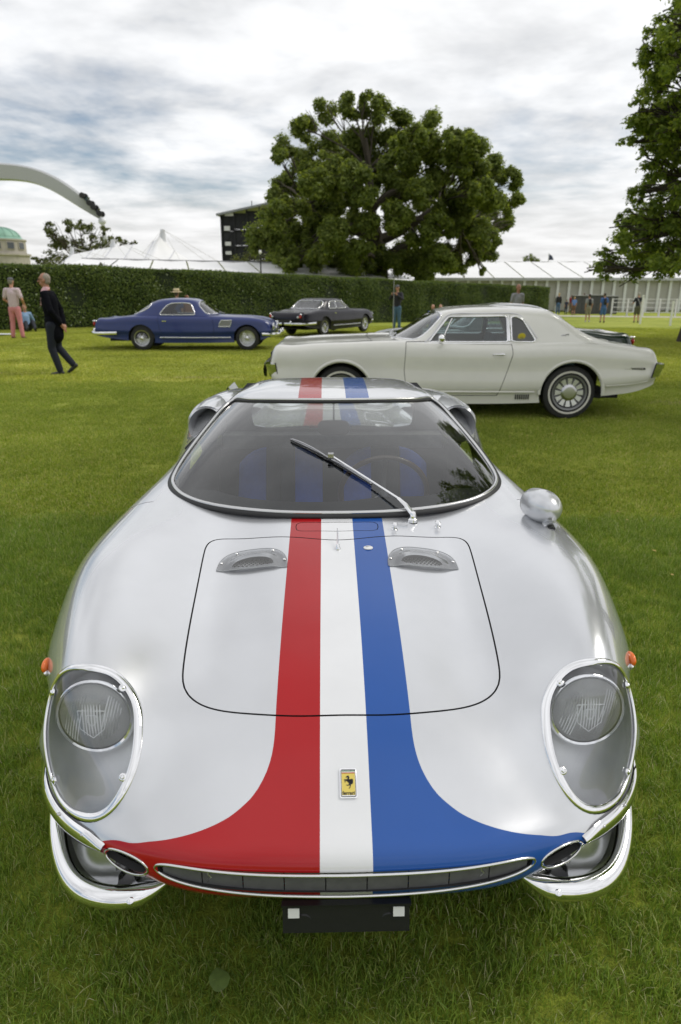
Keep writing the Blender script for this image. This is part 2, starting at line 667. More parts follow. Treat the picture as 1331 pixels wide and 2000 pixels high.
rows += [
    [(0, .045, .468), (.2, .05, .468), (.355, .07, .463), (.455, .10, .457), (.545, .15, .455), (.645, .222, .462), (.745, .325, .455), (.79, .43, .43), (.803, .515, .36)],
    [(0, .15, .528), (.2, .153, .527), (.35, .16, .52), (.45, .175, .518), (.565, .20, .535), (.670, .270, .542), (.756, .353, .505), (.778, .45, .45), (.785, .55, .36)],
    [(0, .30, .602), (.2, .30, .60), (.35, .30, .594), (.475, .30, .615), (.60, .30, .66), (.690, .34, .64), (.755, .42, .56), (.775, .50, .47), (.79, .57, .35)],
    trow(.48, (.660, .657), [(.36, .648), (.49, .69), (.63, .74), (.715, .705), (.785, .60), (.803, .47), (.81, .33)], [.48, .48, .48, .475, .46, .47, .50, .56, .60]),
    trow(.75, (.715, .712), [(.37, .702), (.51, .748), (.66, .795), (.772, .757), (.84, .61), (.86, .45), (.86, .27)]),
    trow(1.0, (.757, .754), [(.38, .744), (.525, .783), (.675, .81), (.795, .770), (.864, .61), (.875, .42), (.87, .2)]),
    trow(1.25, (.795, .792), [(.39, .786), (.54, .803), (.68, .815), (.788, .774), (.862, .60), (.874, .4), (.866, .18)]),
    trow(1.6, (.83, .828), [(.42, .828), (.56, .832), (.67, .828), (.758, .785), (.847, .60), (.865, .4), (.86, .16)]),
    trow(2.0, (.85, .85), [(.44, .85), (.57, .848), (.665, .838), (.738, .79), (.842, .60), (.857, .4), (.86, .16)]),
    trow(2.4, (.85, .85), [(.44, .85), (.56, .872), (.65, .87), (.735, .82), (.852, .62), (.867, .4), (.87, .16)]),
    trow(2.9, (.82, .82), [(.43, .835), (.56, .93), (.68, .945), (.80, .88), (.885, .65), (.89, .45), (.88, .2)]),
    trow(3.4, (.80, .80), [(.42, .815), (.55, .91), (.67, .93), (.79, .86), (.88, .64), (.885, .45), (.87, .22)]),
    trow(3.85, (.78, .78), [(.41, .785), (.54, .85), (.65, .86), (.76, .80), (.83, .62), (.83, .45), (.80, .3)]),
    trow(4.04, (.745, .745), [(.4, .747), (.52, .75), (.62, .75), (.70, .70), (.75, .58), (.75, .45), (.72, .35)]),
    trow(4.08, (.60, .60), [(.38, .60), (.48, .60), (.58, .59), (.66, .56), (.70, .5), (.70, .44), (.68, .36)]),
    trow(4.02, (.38, .38), [(.36, .38), (.45, .38), (.54, .38), (.62, .38), (.66, .38), (.67, .37), (.66, .34)]),
]
ctrl = []
for r in rows:
    r = [tuple(map(float, p)) for p in r]
    ctrl.append([(-p[0], p[1], p[2]) for p in r[:0:-1]] + r)
BODY = grid_surface(ctrl, 261, 330)
BODY0 = BODY                                   # uncut copy for height look-ups

# height and normal of the upper skin at (x, y)
from mathutils.bvhtree import BVHTree
BVH = BVHTree.FromPolygons([tuple(p) for p in BODY0['P']], BODY0['F'])


def skin(x, y, off=0.0):
    h = BVH.ray_cast(Vector((x, y, 3)), Vector((0, 0, -1)))
    if h[0] is None:
        n = BVH.find_nearest(Vector((x, y, 0.5)))
        h = (n[0], n[1])
    nrm = h[1] if h[1].z > 0 else -h[1]
    return h[0] + nrm * off, nrm


def sk(x, y, off=0.0):
    return skin(x, y, off)[0]
# ---- windscreen frame curves (half, then mirrored)
base_h = [(0, 1.20, .795), (.18, 1.207, .796), (.36, 1.245, .80), (.50, 1.305, .807), (.595, 1.39, .819), (.64, 1.48, .828), (.655, 1.57, .838)]
pil_h = [(.632, 1.70, .885), (.592, 1.87, .94), (.545, 2.03, .995), (.505, 2.13, 1.035)]
top_h = [(.468, 2.155, 1.057), (.41, 2.07, 1.070), (.30, 1.995, 1.079), (.15, 1.955, 1.084), (0, 1.945, 1.085)]


def mirr(pts):
    return [(-p[0], p[1], p[2]) for p in pts]


ws_ring = base_h + pil_h + top_h                      # right half from bottom centre to top centre
ring_full = ws_ring + mirr(ws_ring)[-2:0:-1]
WSR = [Vector(p) for p in curve(ring_full, 150, closed=True)]

seam = MB()
# ---- cuts on the body skin
P = BODY['P']


def refresh():
    global P
    P = BODY['P']


# footprint of the cabin
foot_h = [(p[0] * 0.992, p[1] + 0.008) for p in base_h] + [(.655, 1.8), (.66, 2.2), (.655, 2.55), (.60, 2.64), (.3, 2.64), (0, 2.64)]
foot = [(x, y) for x, y in foot_h] + [(-x, y) for x, y in foot_h[-2:0:-1]]
f = sdf_poly(P[:, 0], P[:, 1], foot)
f = np.where(P[:, 2] < 0.74, 1.0, f)
BODY, _, sg = clip(BODY, f); refresh()
# wheel arches
for cyy in (0.86, 3.20):
    f = np.hypot(P[:, 1] - cyy, P[:, 2] - 0.31) - 0.345
    f = np.where(np.abs(P[:, 0]) < 0.5, 1.0, f)
    BODY, _, sg = clip(BODY, f)
    hem(BODY, sg, 0.03, seam); refresh()
# central grille slot
slotw = np.abs(P[:, 0])
zc_ = 0.392 + 0.008 * (slotw / 0.4) ** 2
hh = 0.0265 * (1 - .22 * (slotw / .4) ** 2) * np.sqrt(np.clip(1 - (slotw / 0.405) ** 12, 0, 1)) + 0.0005
hh = np.where(slotw > 0.405, -0.02, hh)
f = np.abs(P[:, 2] - zc_) - hh
f = np.where((P[:, 1] > 0.16) | (P[:, 2] > 0.47), 1.0, f)
BODY, _, sg = clip(BODY, f); hem(BODY, sg, 0.012, seam); refresh()
# corner brake inlets
for s in (1, -1):
    xx = (P[:, 0] * s - 0.475) / 0.050
    z2 = (P[:, 2] - (0.390 + 0.01 * 0)) / 0.024
    f = (np.hypot(xx, z2) - 1) * 0.03
    f = np.where((P[:, 1] > 0.3) | (P[:, 2] > 0.47), 1.0, f)
    BODY, _, sg = clip(BODY, f); hem(BODY, sg, 0.015, seam); refresh()
# headlamp windows: outline measured in an inclined plane q = 0.6 y + 0.8 z
LQ = [(.623, .772), (.567, .762), (.521, .728), (.488, .677), (.475, .618), (.474, .561), (.487, .507), (.515, .460), (.560, .433), (.625, .440),
      (.680, .478), (.715, .54), (.729, .62), (.723, .70), (.700, .748), (.665, .770)]
LQc = curve([(a, b, 0) for a, b in LQ], 72, closed=True)[:, :2]
COVER = {}
LAMPSEG = {}
for s in (1, -1):
    q = 0.6 * P[:, 1] + 0.8 * P[:, 2]
    f = sdf_poly(P[:, 0] * s, q, LQc)
    f = np.where((P[:, 1] > 0.6) | (P[:, 1] < 0.02) | (P[:, 0] * s < 0.3), 1.0, f)
    BODY, inn, sg = clip(BODY, f)
    COVER[s] = compact(inn); LAMPSEG[s] = sg
    refresh()
# hood
hood_h = [(0, .288), (.10, .287), (.20, .294), (.29, .309), (.355, .333), (.392, .370), (.405, .43), (.413, .55), (.426, .80), (.434, .96), (.430, 1.025), (.408, 1.06), (.36, 1.075), (.25, 1.072), (.12, 1.052), (0, 1.036)]
hood_pts = curve([(x, y, 0) for x, y in hood_h + [(-x, y) for x, y in hood_h[-2:0:-1]]], 120, closed=True)[:, :2]
f = sdf_poly(P[:, 0], P[:, 1], hood_pts)
f = np.where(P[:, 2] < 0.5, 1.0, f)
BODY, HOOD = panel(BODY, f, 0.0042, 0.010, seam)
BODY = compact(BODY); HOOD = compact(HOOD); refresh()
# small access hatch ahead of the windscreen
hx, hy = 0.140, 0.030
hatch = curve([(-.135, 1.103, 0), (-.142, 1.12, 0), (-.142, 1.142, 0), (-.134, 1.157, 0), (-.07, 1.16, 0), (0, 1.161, 0), (.07, 1.16, 0), (.134, 1.157, 0), (.142, 1.142, 0), (.142, 1.12, 0), (.135, 1.103, 0), (.07, 1.098, 0), (0, 1.096, 0), (-.07, 1.098, 0)], 60, closed=True)[:, :2]
f = sdf_poly(P[:, 0], P[:, 1], hatch)
f = np.where(P[:, 2] < 0.6, 1.0, f)
BODY, HATCH = panel(BODY, f, 0.0026, 0.006, seam)
BODY = compact(BODY); refresh()
# door shut lines on the flanks
door = [(1.42, .30), (1.34, .60), (1.30, .80), (1.34, .90), (2.38, .95), (2.40, .80), (2.40, .55), (2.32, .30)]
DOORS = []
for s in (1, -1):
    f = sdf_poly(P[:, 1], P[:, 2], door)
    f = np.where(P[:, 0] * s < 0.67, 1.0, f)
    BODY, D = panel(BODY, f, 0.004, 0.008, seam)
    BODY = compact(BODY); refresh()
    DOORS.append(compact(D))
# hood air outlets: half-moon openings in the hood
VENTC = [(0.268, 0.905), (-0.272, 0.905)]
HP = HOOD['P']
for (vx, vy) in VENTC:
    X = HP[:, 0] - vx; Y = HP[:, 1] - vy
    f = np.maximum(np.hypot(X / 0.066, Y / 0.050) - 1, -Y / 0.05 - 0.10) * 0.05
    HOOD, _, sg = clip(HOOD, f); hem(HOOD, sg, 0.012, seam)
    HP = HOOD['P']

body = mesh_from(BODY, 'body', PAINT, CAR, attr=band_sdf)
mesh_from(HOOD, 'front_hood', PAINT, CAR, attr=band_sdf)
mesh_from(compact(HATCH), 'access_hatch', PAINT, CAR, attr=band_sdf)
for D in DOORS:
    d = mesh_from(D, 'door', SILVER, CAR)
seam.build('seam', SEAM, CAR, fixn=False)

# ---- lamps
COVERGLASS = glassmat('lamp cover perspex', (0.93, 0.94, 0.95), 1.0, 0.0, 1.38)
LENS = glassmat('lamp lens', (0.95, 0.96, 0.96), 1.0, 0.08, 1.5, veil=0.30)
FLUTE = pmat('lens flutes', (.78, .79, .80), .25, 0, .5)
REFLECTOR = pmat('lamp reflector', (0.92, 0.92, 0.92), 0.35, 0.25)
ORANGE = pmat('orange lens', (0.80, 0.16, 0.012), 0.18, 0, 0.6)


def order_loop(segs):
    adj = {}
    for a, b in segs:
        adj.setdefault(a, []).append(b); adj.setdefault(b, []).append(a)
    st = next(iter(adj)); loop = [st]; prev = None; cur = st
    while True:
        nx = [k for k in adj[cur] if k != prev]
        if not nx: break
        prev, cur = cur, nx[0]
        if cur == st: break
        loop.append(cur)
        if len(loop) > 5000: break
    return loop


for s in (1, -1):
    q0 = [(x * s, qq) for x, qq in LQc]
    # 3D outline: march the inclined outline onto the skin
    ring = []; rn = []
    dirq = Vector((0, -0.8, 0.6)).normalized() * 0 + Vector((0, 0.8, -0.6))
    for x, qq in q0:
        # point on plane: y, z with 0.6y+0.8z = qq ; travel along (0,0.8,-0.6)
        base = Vector((x, 0.6 * qq, 0.8 * qq)) - dirq * 0.9
        h = BVH.ray_cast(base, dirq)
        if h[0] is None:
            h = BVH.find_nearest(Vector((x, 0.6 * qq, 0.8 * qq)))
        n = h[1]
        if n.dot(Vector((s * 0.4, -0.6, 0.6))) < 0: n = -n
        ring.append(h[0]); rn.append(n.normalized())
    m = len(ring)
    # smooth the ring normals
    rn = [(rn[(i - 2) % m] + rn[(i - 1) % m] + rn[i] + rn[(i + 1) % m] + rn[(i + 2) % m]).normalized() for i in range(m)]
    lamp = empty('headlight', (0, 0, 0), parent=CAR)
    cov = COVER[s]
    mesh_from({'P': cov['P'] - cov['N'] * 0.002, 'N': cov['N'], 'F': cov['F']}, 'lamp_cover', COVERGLASS, lamp)
    # trough behind the cover
    cen = sum(ring, Vector()) / m
    V = []; F = []
    layers = [(1.0, 0.002), (1.0, 0.02), (.985, 0.05), (.94, 0.085), (0.78, 0.112), (0.42, 0.126), (0.02, 0.128)]
    inward = Vector((0, 0.72, -0.55)).normalized()
    for k, (sc, dp) in enumerate(layers):
        for i in range(m):
            p = cen + (ring[i] - cen) * sc - rn[i] * 0.001 + inward * dp
            V.append(p)
    for k in range(len(layers) - 1):
        for i in range(m):
            j = (i + 1) % m
            F.append((k * m + i, (k + 1) * m + i, (k + 1) * m + j, k * m + j) if s > 0 else (k * m + i, k * m + j, (k + 1) * m + j, (k + 1) * m + i))
    mk('lamp_trough', V, F, SILVER_DULL, lamp)
    # chrome rim: a rounded band, wider at the inner and upper side
    bw = []
    for i in range(m):
        x, qq = LQc[i]
        inner = 0.5 - 0.5 * math.tanh((x - 0.66) / 0.05)
        bw.append(0.0055 + 0.0045 * inner)
    V = []; F = []
    K = 8
    for i in range(m):
        t = (ring[(i + 1) % m] - ring[(i - 1) % m]).normalized()
        out = t.cross(rn[i]).normalized()
        if out.dot(ring[i] - cen) < 0: out = -out
        for k in range(K):
            a = 2 * math.pi * k / K
            V.append(ring[i] + out * (math.cos(a) * bw[i] - bw[i] * 0.35) + rn[i] * (math.sin(a) * 0.0045 + 0.001))
    for i in range(m):
        j = (i + 1) % m
        for k in range(K):
            k2 = (k + 1) % K
            F.append((i * K + k, i * K + k2, j * K + k2, j * K + k))
    r_ = MB(); r_.add(V, F); rim = r_.build('lamp_rim', CHROME, lamp, smooth=True, auto=80)
    # four screws with lugs
    for i in [int(m * a) for a in (0.13, 0.37, 0.655, 0.87)]:
        sc = MB()
        t = (ring[(i + 1) % m] - ring[(i - 1) % m]).normalized()
        out = t.cross(rn[i]).normalized()
        if out.dot(ring[i] - cen) < 0: out = -out
        c = ring[i] - out * 0.016 + rn[i] * 0.003
        q = rn[i].to_track_quat('Z', 'Y').to_matrix()
        sc.lathe([(0.0001, .003), (.006, .003), (.009, .001), (.0095, -.003)], 14, loc=c, rot=q)
        sc.lathe([(0.0001, .006), (.003, .0055), (.005, .003)], 12, loc=c, rot=q)
        sc.box(c + rn[i] * 0.0062, (.0015, .009, .0012), q)
        sc.build('screw', CHROME, lamp, smooth=True)
    # the round lamp inside
    lc = Vector((s * 0.606, 0.337, 0.572)); LS = 1.13
    aim = Vector((s * 0.03, -1, 0.10)).normalized()
    q = aim.to_track_quat('Z', 'Y').to_matrix() @ Matrix.Diagonal((LS, LS, 1.0))
    b = MB(); b.lathe([(.079, -.06), (.086, -.03), (.0875, .0), (.0865, .008), (.082, .0115), (.0775, .009)], 44, loc=lc, rot=q)
    b.build('lamp_ring', CHROME, lamp, smooth=True, auto=60)
    b = MB()
    b.lathe([(.0775, .006), (.070, .013), (.055, .0195), (.035, .0245), (.015, .0265), (.0001, .027)], 44, loc=lc, rot=q)
    b.build('lens', LENS, lamp, smooth=True, auto=60)
    b = MB()
    # moulded flutes in the lens
    for k in range(-9, 10):
        xx = k * 0.0062
        hgt = math.sqrt(max(0, 0.062 ** 2 - xx ** 2)) * (0.95 if abs(k) > 3 else 0.6)
        pth = []
        for j in range(9):
            yy = -hgt + 2 * hgt * j / 8
            rr = math.hypot(xx, yy)
            zz_ = 0.027 * (1 - (rr / 0.0775) ** 2) + .006 * (rr / 0.0775) ** 2 + 0.0008
            pth.append(lc + q @ Vector((xx + (0.25 * yy if abs(k) > 3 else 0), yy, zz_)))
        b.tube(pth, 0.0017, 4, cap=False)
    for (xa, ya, xb, yb) in ((-.010, .012, .010, .012), (.010, .012, .009, -.004), (.009, -.004, 0, -.014), (0, -.014, -.009, -.004), (-.009, -.004, -.010, .012), (-.030, .022, .030, .022), (-.030, .022, -.026, -.02), (.030, .022, .026, -.02), (-.026, -.02, 0, -.042), (.026, -.02, 0, -.042)):
        b.tube([lc + q @ Vector((xa, ya, .0275 - .006 * (xa * xa + ya * ya) / .0015 * .4)), lc + q @ Vector((xb, yb, .0275 - .006 * (xb * xb + yb * yb) / .0015 * .4))], .0011, 4)
    b.build('lens_flutes', FLUTE, lamp, smooth=True, auto=60)
    b = MB(); b.lathe([(.076, .004), (.066, -.018), (.05, -.038), (.03, -.052), (.012, -.058), (.0001, -.058)], 40, loc=lc, rot=q)
    b.build('reflector', REFLECTOR, lamp, smooth=True, auto=60)
    b = MB(); b.lathe([(.0001, -.01), (.009, -.012), (.012, -.02), (.010, -.05)], 18, loc=lc, rot=q)
    b.build('bulb', STEEL, lamp, smooth=True)
    # small maker's shield moulded in the lens
    # side marker
    mc, mn = None, None
    h = BVH.ray_cast(Vector((s * 2, 0.485, 0.625)), Vector((-s, 0, 0)))
    c = h[0]
    b = MB()
    b.ball(c + Vector((s * .003, 0, 0)), (.010, .026, .018), 14, 10)
    mkr = b.build('side_marker', ORANGE, CAR, smooth=True, auto=70)
    b = MB(); b.ball(c + Vector((s * .0, 0, -.014)), (.008, .026, .012), 14, 8); b.build('bezel', CHROME, mkr, smooth=True, auto=70)

# ---- windscreen glass
half_rows = []
def ws_pt(s, t):
    """s 0..1 centre to side, t 0..1 base to top"""
    pass
bcv = curve(base_h + pil_h[:1], 40)
tcv = curve([pil_h[-1]] + top_h, 40)[::-1]
midl = curve([base_h[-1]] + pil_h, 20)
rowsW = []
nb = 13
b_s = curve(base_h, nb)
t_s = curve([(.487, 2.15, 1.05)] + top_h[0:], nb)[::-1]
for k in range(9):
    t = k / 8
    r = []
    for i in range(nb):
        p = np.array(b_s[i]) * (1 - t) + np.array(t_s[i]) * t
        # side edge follows the pillar curve
        if i > 0:
            e = curve([base_h[-1]] + pil_h + [(.487, 2.15, 1.05)], 9)[k]
            el = np.array(b_s[-1]) * (1 - t) + np.array(t_s[-1]) * t
            wgt = (i / (nb - 1)) ** 3
            p = p + (np.array(e) - el) * wgt
        p[2] += 0.028 * 4 * t * (1 - t) * (1 - (i / (nb - 1)) ** 4)
        p[1] -= 0.008 * 4 * t * (1 - t)
        r.append(tuple(p))
    rowsW.append(mirr(r)[:0:-1] + r)
WSG = grid_surface(rowsW, 70, 36)
GLASSW = glassmat('windscreen glass', (0.84, 0.88, 0.87), 1.0, 0.0, 1.5, fk=1.7)
wsg = mesh_from(WSG, 'windscreen', GLASSW, CAR)
WSB = BVHTree.FromPolygons([tuple(p) for p in WSG['P']], WSG['F'])


def gl(x, y, off=0.0):
    h = WSB.ray_cast(Vector((x, y, 3)), Vector((0, 0, -1)))
    if h[0] is None:
        h = WSB.find_nearest(Vector((x, y, 0.95)))
    n = h[1] if h[1].z > 0 else -h[1]
    return h[0] + n * off


upv = [Vector((0, -0.35, 1)) for _ in WSR]
b = MB(); b.tube([p + Vector((0, 0, .0)) for p in WSR], .0165, 10, True, 0.6, upv); b.build('windscreen_rubber', RUBBER, CAR, smooth=True, auto=80)
cenw = Vector((0, 1.7, .95))
WCH = [p + (cenw - p).normalized() * 0.004 + Vector((0, -.004, .0095)) for p in WSR]
b = MB(); b.tube(WCH, .0072, 10, True, 0.8, upv); b.build('windscreen_trim', pmat('satin trim', (.62, .62, .62), .22, 1.0), CAR, smooth=True, auto=80)

# ---- roof and flanks of the cabin
def rr_(pts): return mirr(pts)[:0:-1] + pts
W = [
    [(0, 1.952, 1.088), (.2, 1.967, 1.085), (.37, 2.035, 1.076), (.468, 2.155, 1.060), (.552, 2.02, .995), (.618, 1.78, .908), (.658, 1.565, .834)],
    [(0, 2.12, 1.107), (.2, 2.13, 1.104), (.37, 2.18, 1.093), (.475, 2.27, 1.066), (.565, 2.18, .985), (.63, 2.06, .905), (.666, 1.95, .838)],
    [(0, 2.38, 1.116), (.2, 2.38, 1.113), (.36, 2.40, 1.101), (.463, 2.43, 1.066), (.56, 2.42, .985), (.625, 2.40, .91), (.662, 2.38, .85)],
    [(0, 2.58, 1.110), (.2, 2.58, 1.107), (.355, 2.60, 1.095), (.452, 2.63, 1.058), (.55, 2.66, .985), (.61, 2.68, .93), (.655, 2.70, .89)],
    [(0, 2.68, 1.095), (.2, 2.68, 1.092), (.35, 2.70, 1.080), (.445, 2.74, 1.045), (.54, 2.80, .985), (.60, 2.83, .945), (.65, 2.86, .92)],
]
ROOF = grid_surface([rr_(r) for r in W], 121, 70)
RP = ROOF['P']
# side windows
swin = [(1.84, .875), (2.02, .93), (2.16, .985), (2.28, 1.02), (2.46, 1.01), (2.56, .955), (2.56, .905), (2.30, .875), (2.0, .868)]
swc = curve([(a, b_, 0) for a, b_ in swin], 60, closed=True)[:, :2]
SIDEG = []
for s in (1, -1):
    f = sdf_poly(RP[:, 1], RP[:, 2], swc)
    f = np.where(RP[:, 0] * s < 0.40, 1.0, f)
    ROOF, G, sg = clip(ROOF, f)
    RP = ROOF['P']
    SIDEG.append(compact(G))
roof = mesh_from(compact(ROOF), 'roof', PAINT, CAR, attr=band_sdf)
for G in SIDEG:
    mesh_from(G, 'side_window', GLASSW, CAR)
    # frame
# rear bulkhead with window
b = MB()
rw = curve([(-.41, .985, 0), (-.2, 1.0, 0), (0, 1.003, 0), (.2, 1.0, 0), (.41, .985, 0), (.44, .95, 0), (.435, .87, 0), (.41, .845, 0), (.2, .835, 0), (0, .833, 0), (-.2, .835, 0), (-.41, .845, 0), (-.435, .87, 0), (-.44, .95, 0)], 72, closed=True)[:, :2]
outer = []
for (x, z) in rw:
    a = math.atan2((z - 0.92) / 0.6, x)
    ox = 0.60 * math.copysign(min(1, abs(math.cos(a)) * 1.35), math.cos(a)); oz = 0.92 + (0.165 if z > 0.92 else 0.34) * min(1, abs(math.sin(a)) * 2.2) * (1 if z > 0.92 else -1)
    if z > 0.92: ox *= 1 - 0.25 * min(1, abs(math.sin(a)) * 2.2)
    outer.append((ox, oz))
n = len(rw)
V = [(x, 2.55, z) for x, z in rw] + [(x, 2.55, z) for x, z in outer] + [(x, 2.58, z) for x, z in rw]
F = [(i, (i + 1) % n, n + (i + 1) % n, n + i) for i in range(n)] + [(i, 2 * n + i, 2 * n + (i + 1) % n, (i + 1) % n) for i in range(n)]
TRIMGREY = pmat('headlining', (.22, .21, .20), .9, var=.1, bump=.2, bscale=200)
mk('rear_bulkhead', V, F, pmat('dark cabin trim', (.055, .055, .06), .85, var=.15), CAR, smooth=False)
b.add([(x, 2.57, z) for x, z in rw], [list(range(n))])
b.build('rear_window', glassmat('rear glass', (.92, .94, .94), 1, 0, 1.3), CAR)
b = MB(); b.tube([(x, 2.545, z) for x, z in rw], .009, 8, True); b.build('rear_window_rubber', RUBBER, CAR, smooth=True)

# flying buttresses behind the roof
for s in (1, -1):
    sail = [[(s * .445, 2.70, 1.052), (s * .52, 2.72, 1.0), (s * .57, 2.76, .95), (s * .60, 2.8, .90)],
            [(s * .44, 3.0, 1.0), (s * .49, 3.02, .97), (s * .53, 3.04, .93), (s * .57, 3.05, .90)],
            [(s * .43, 3.4, .92), (s * .46, 3.4, .90), (s * .49, 3.4, .88), (s * .54, 3.4, .87)],
            [(s * .42, 3.85, .80), (s * .44, 3.85, .80), (s * .47, 3.85, .79), (s * .5, 3.85, .78)]]
    G = grid_surface(sail, 10, 24, flip=s < 0)
    inner = [[(s * .445, y, z), (s * .44, y, z - .12)] for y, z in ((2.70, 1.052), (3.0, 1.0), (3.4, .92), (3.85, .80))]
    o = mesh_from(G, 'buttress', SILVER, CAR)
    V = []; F = []
    for (pa, pb) in inner: V += [pa, pb]
    F = [(2 * i, 2 * i + 2, 2 * i + 3, 2 * i + 1) for i in range(3)]
    mk('buttress_wall', V, F, SILVER, o)

# rear intakes beside the cabin
DUCT = pmat('intake duct', (.42, .425, .44), .5, .3, var=.1)
for s in (1, -1):
    V = []; F = []; K = 28
    sec = [(2.50, .676, .872, .086, .084, .96), (2.45, .677, .868, .090, .086, 1.0), (2.47, .678, .868, .094, .089, 1.0), (2.56, .678, .866, .106, .096, 1), (2.74, .68, .862, .122, .101, 1), (3.0, .68, .855, .126, .098, 1), (3.25, .68, .83, .12, .09, 1)]
    for (y, x, z, rx, rz, e) in sec:
        for k in range(K):
            a = 2 * math.pi * k / K
            # mouth leans back at the top
            lean = 0.10 * (math.sin(a) * 0.5 + 0.5) if y < 2.55 else 0.0
            V.append((s * (x + rx * math.cos(a)), y + lean, z + rz * math.sin(a)))
    for j in range(len(sec) - 1):
        for k in range(K):
            k2 = (k + 1) % K
            F.append((j * K + k, j * K + k2, (j + 1) * K + k2, (j + 1) * K + k))
    b = MB(); b.add(V, F)
    it = b.build('air_intake', SILVER, CAR, smooth=True, auto=80)
    V = []; F = []
    sec = [(2.50, .676, .872, .086, .084), (2.60, .67, .866, .080, .078), (2.75, .66, .86, .07, .065), (2.95, .65, .84, .06, .05), (2.96, .65, .84, .001, .001)]
    for j, (y, x, z, rx, rz) in enumerate(sec):
        for k in range(K):
            a = 2 * math.pi * k / K
            lean = 0.10 * (math.sin(a) * 0.5 + 0.5) if j == 0 else 0.0
            V.append((s * (x + rx * math.cos(a)), y + lean, z + rz * math.sin(a)))
    for j in range(len(sec) - 1):
        for k in range(K):
            k2 = (k + 1) % K
            F.append((j * K + k, j * K + k2, (j + 1) * K + k2, (j + 1) * K + k))
    b = MB(); b.add(V, F); b.build('duct', DUCT, it, smooth=True, auto=80)
    # recessed door pull ahead of the intake
    c = sk(s * .705, 2.27, .002)
    b = MB()
    b.tube([sk(s * (.655 + .085 * t), 2.26 + .03 * math.sin(math.pi * t), .003) for t in np.linspace(0, 1, 9)], .006, 6)
    b.build('door_catch', GLOSSBLACK, CAR, smooth=True)
b = MB(); b.ball((-.862, 1.86, .66), (.011, .02, .011), 12, 8); b.tube([(-.838, 1.86, .66), (-.862, 1.86, .66)], .006, 8)
b.build('door_button', CHROME, CAR, smooth=True)
# ---- cabin
CAB = pmat('black cabin lining', (.02, .02, .022), .8, var=.2, bump=.2)
CARPET = pmat('pale shelf carpet', (.26, .255, .24), .95, var=.12, vscale=30, bump=.3, bscale=150)
BLUEF = pmat('blue seat cloth', (.015, .075, .42), .75, var=.12, vscale=25, bump=.2, bscale=200)
BLACKF = pmat('black seat cloth', (.02, .02, .025), .8, var=.15, vscale=25)
b = MB()
b.box((0, 1.9, .22), (1.28, 1.3, .02))
b.box((-.645, 1.95, .50), (.02, 1.25, .56)); b.box((.645, 1.95, .50), (.02, 1.25, .56))
b.box((0, 1.29, .46), (1.0, .02, .5))
b.build('cabin_floor', CAB, CAR)
# dashboard: a rolled cowl following the screen base
V = []; F = []
nx = 25
for i in range(nx):
    x = -0.60 + 1.2 * i / (nx - 1)
    yb = 1.235 + 0.30 * (abs(x) / 0.6) ** 3
    for (dy, z) in ((0, .772), (.10, .775), (.22, .765), (.27, .745), (.285, .71), (.28, .60), (.24, .52)):
        hump = 0.018 * math.exp(-((x - .2) / .13) ** 2) if dy > .05 else 0
        V.append((x, min(yb, 1.42) + dy if dy else yb, z + hump))
for i in range(nx - 1):
    for j in range(6):
        F.append((i * 7 + j, i * 7 + j + 1, (i + 1) * 7 + j + 1, (i + 1) * 7 + j))
mk('dashboard', V, F, CAB, CAR)
b = MB(); b.box((0, 2.50, .815), (1.16, .10, .02)); b.box((0, 2.448, .79), (1.16, .012, .07)); b.build('parcel_shelf', CARPET, CAR)
b = MB(); b.box((0, 2.46, .5), (1.2, .02, .52)); b.build('seat_bulkhead', CAB, CAR)
for s, xc in ((-1, -.27), (1, .27)):
    st = empty('seat', (0, 0, 0), parent=CAR)
    back = MB(); bb = MB()
    K = 15
    def seatcol(mb, xa, xb, bulge):
        V = []; F = []
        for i in range(5):
            x = xa + (xb - xa) * i / 4
            for j in range(K):
                t = j / (K - 1)
                z = .34 + .44 * t
                y = 2.14 + .20 * t
                # rounded shoulders of the shell
                u = abs(x - xc) / .225
                top = .44 * (1 - .22 * u ** 3)
                z = .34 + top * t
                y -= bulge * math.sin(math.pi * min(1, (i / 4))) * (1 - t ** 6) + .05 * u * u * (1 - t)
                V.append((x, y, z))
        for i in range(4):
            for j in range(K - 1):
                F.append((i * K + j, (i + 1) * K + j, (i + 1) * K + j + 1, i * K + j + 1))
        n0 = len(V)
        V += [(v[0], v[1] + .05, v[2]) for v in V]
        F += [tuple(n0 + k for k in reversed(f)) for f in F]
        for i in range(4):
            F.append((i * K + K - 1, (i + 1) * K + K - 1, n0 + (i + 1) * K + K - 1, n0 + i * K + K - 1))
        for j in range(K - 1):
            F.append((j, j + 1, n0 + j + 1, n0 + j)); F.append((4 * K + j, n0 + 4 * K + j, n0 + 4 * K + j + 1, 4 * K + j + 1))
        mb.add(V, F)
    seatcol(back, xc - .215, xc - .075, .022); seatcol(back, xc + .075, xc + .215, .022)
    back.build('side_bolster', BLUEF, st, smooth=True)
    seatcol(bb, xc - .072, xc - .004, .012); seatcol(bb, xc + .004, xc + .072, .012)
    bb.build('centre_panel', BLACKF, st, smooth=True)
    cu = MB(); cu.box((xc, 1.95, .34), (.42, .42, .10)); cu.build('cushion', BLUEF, st)
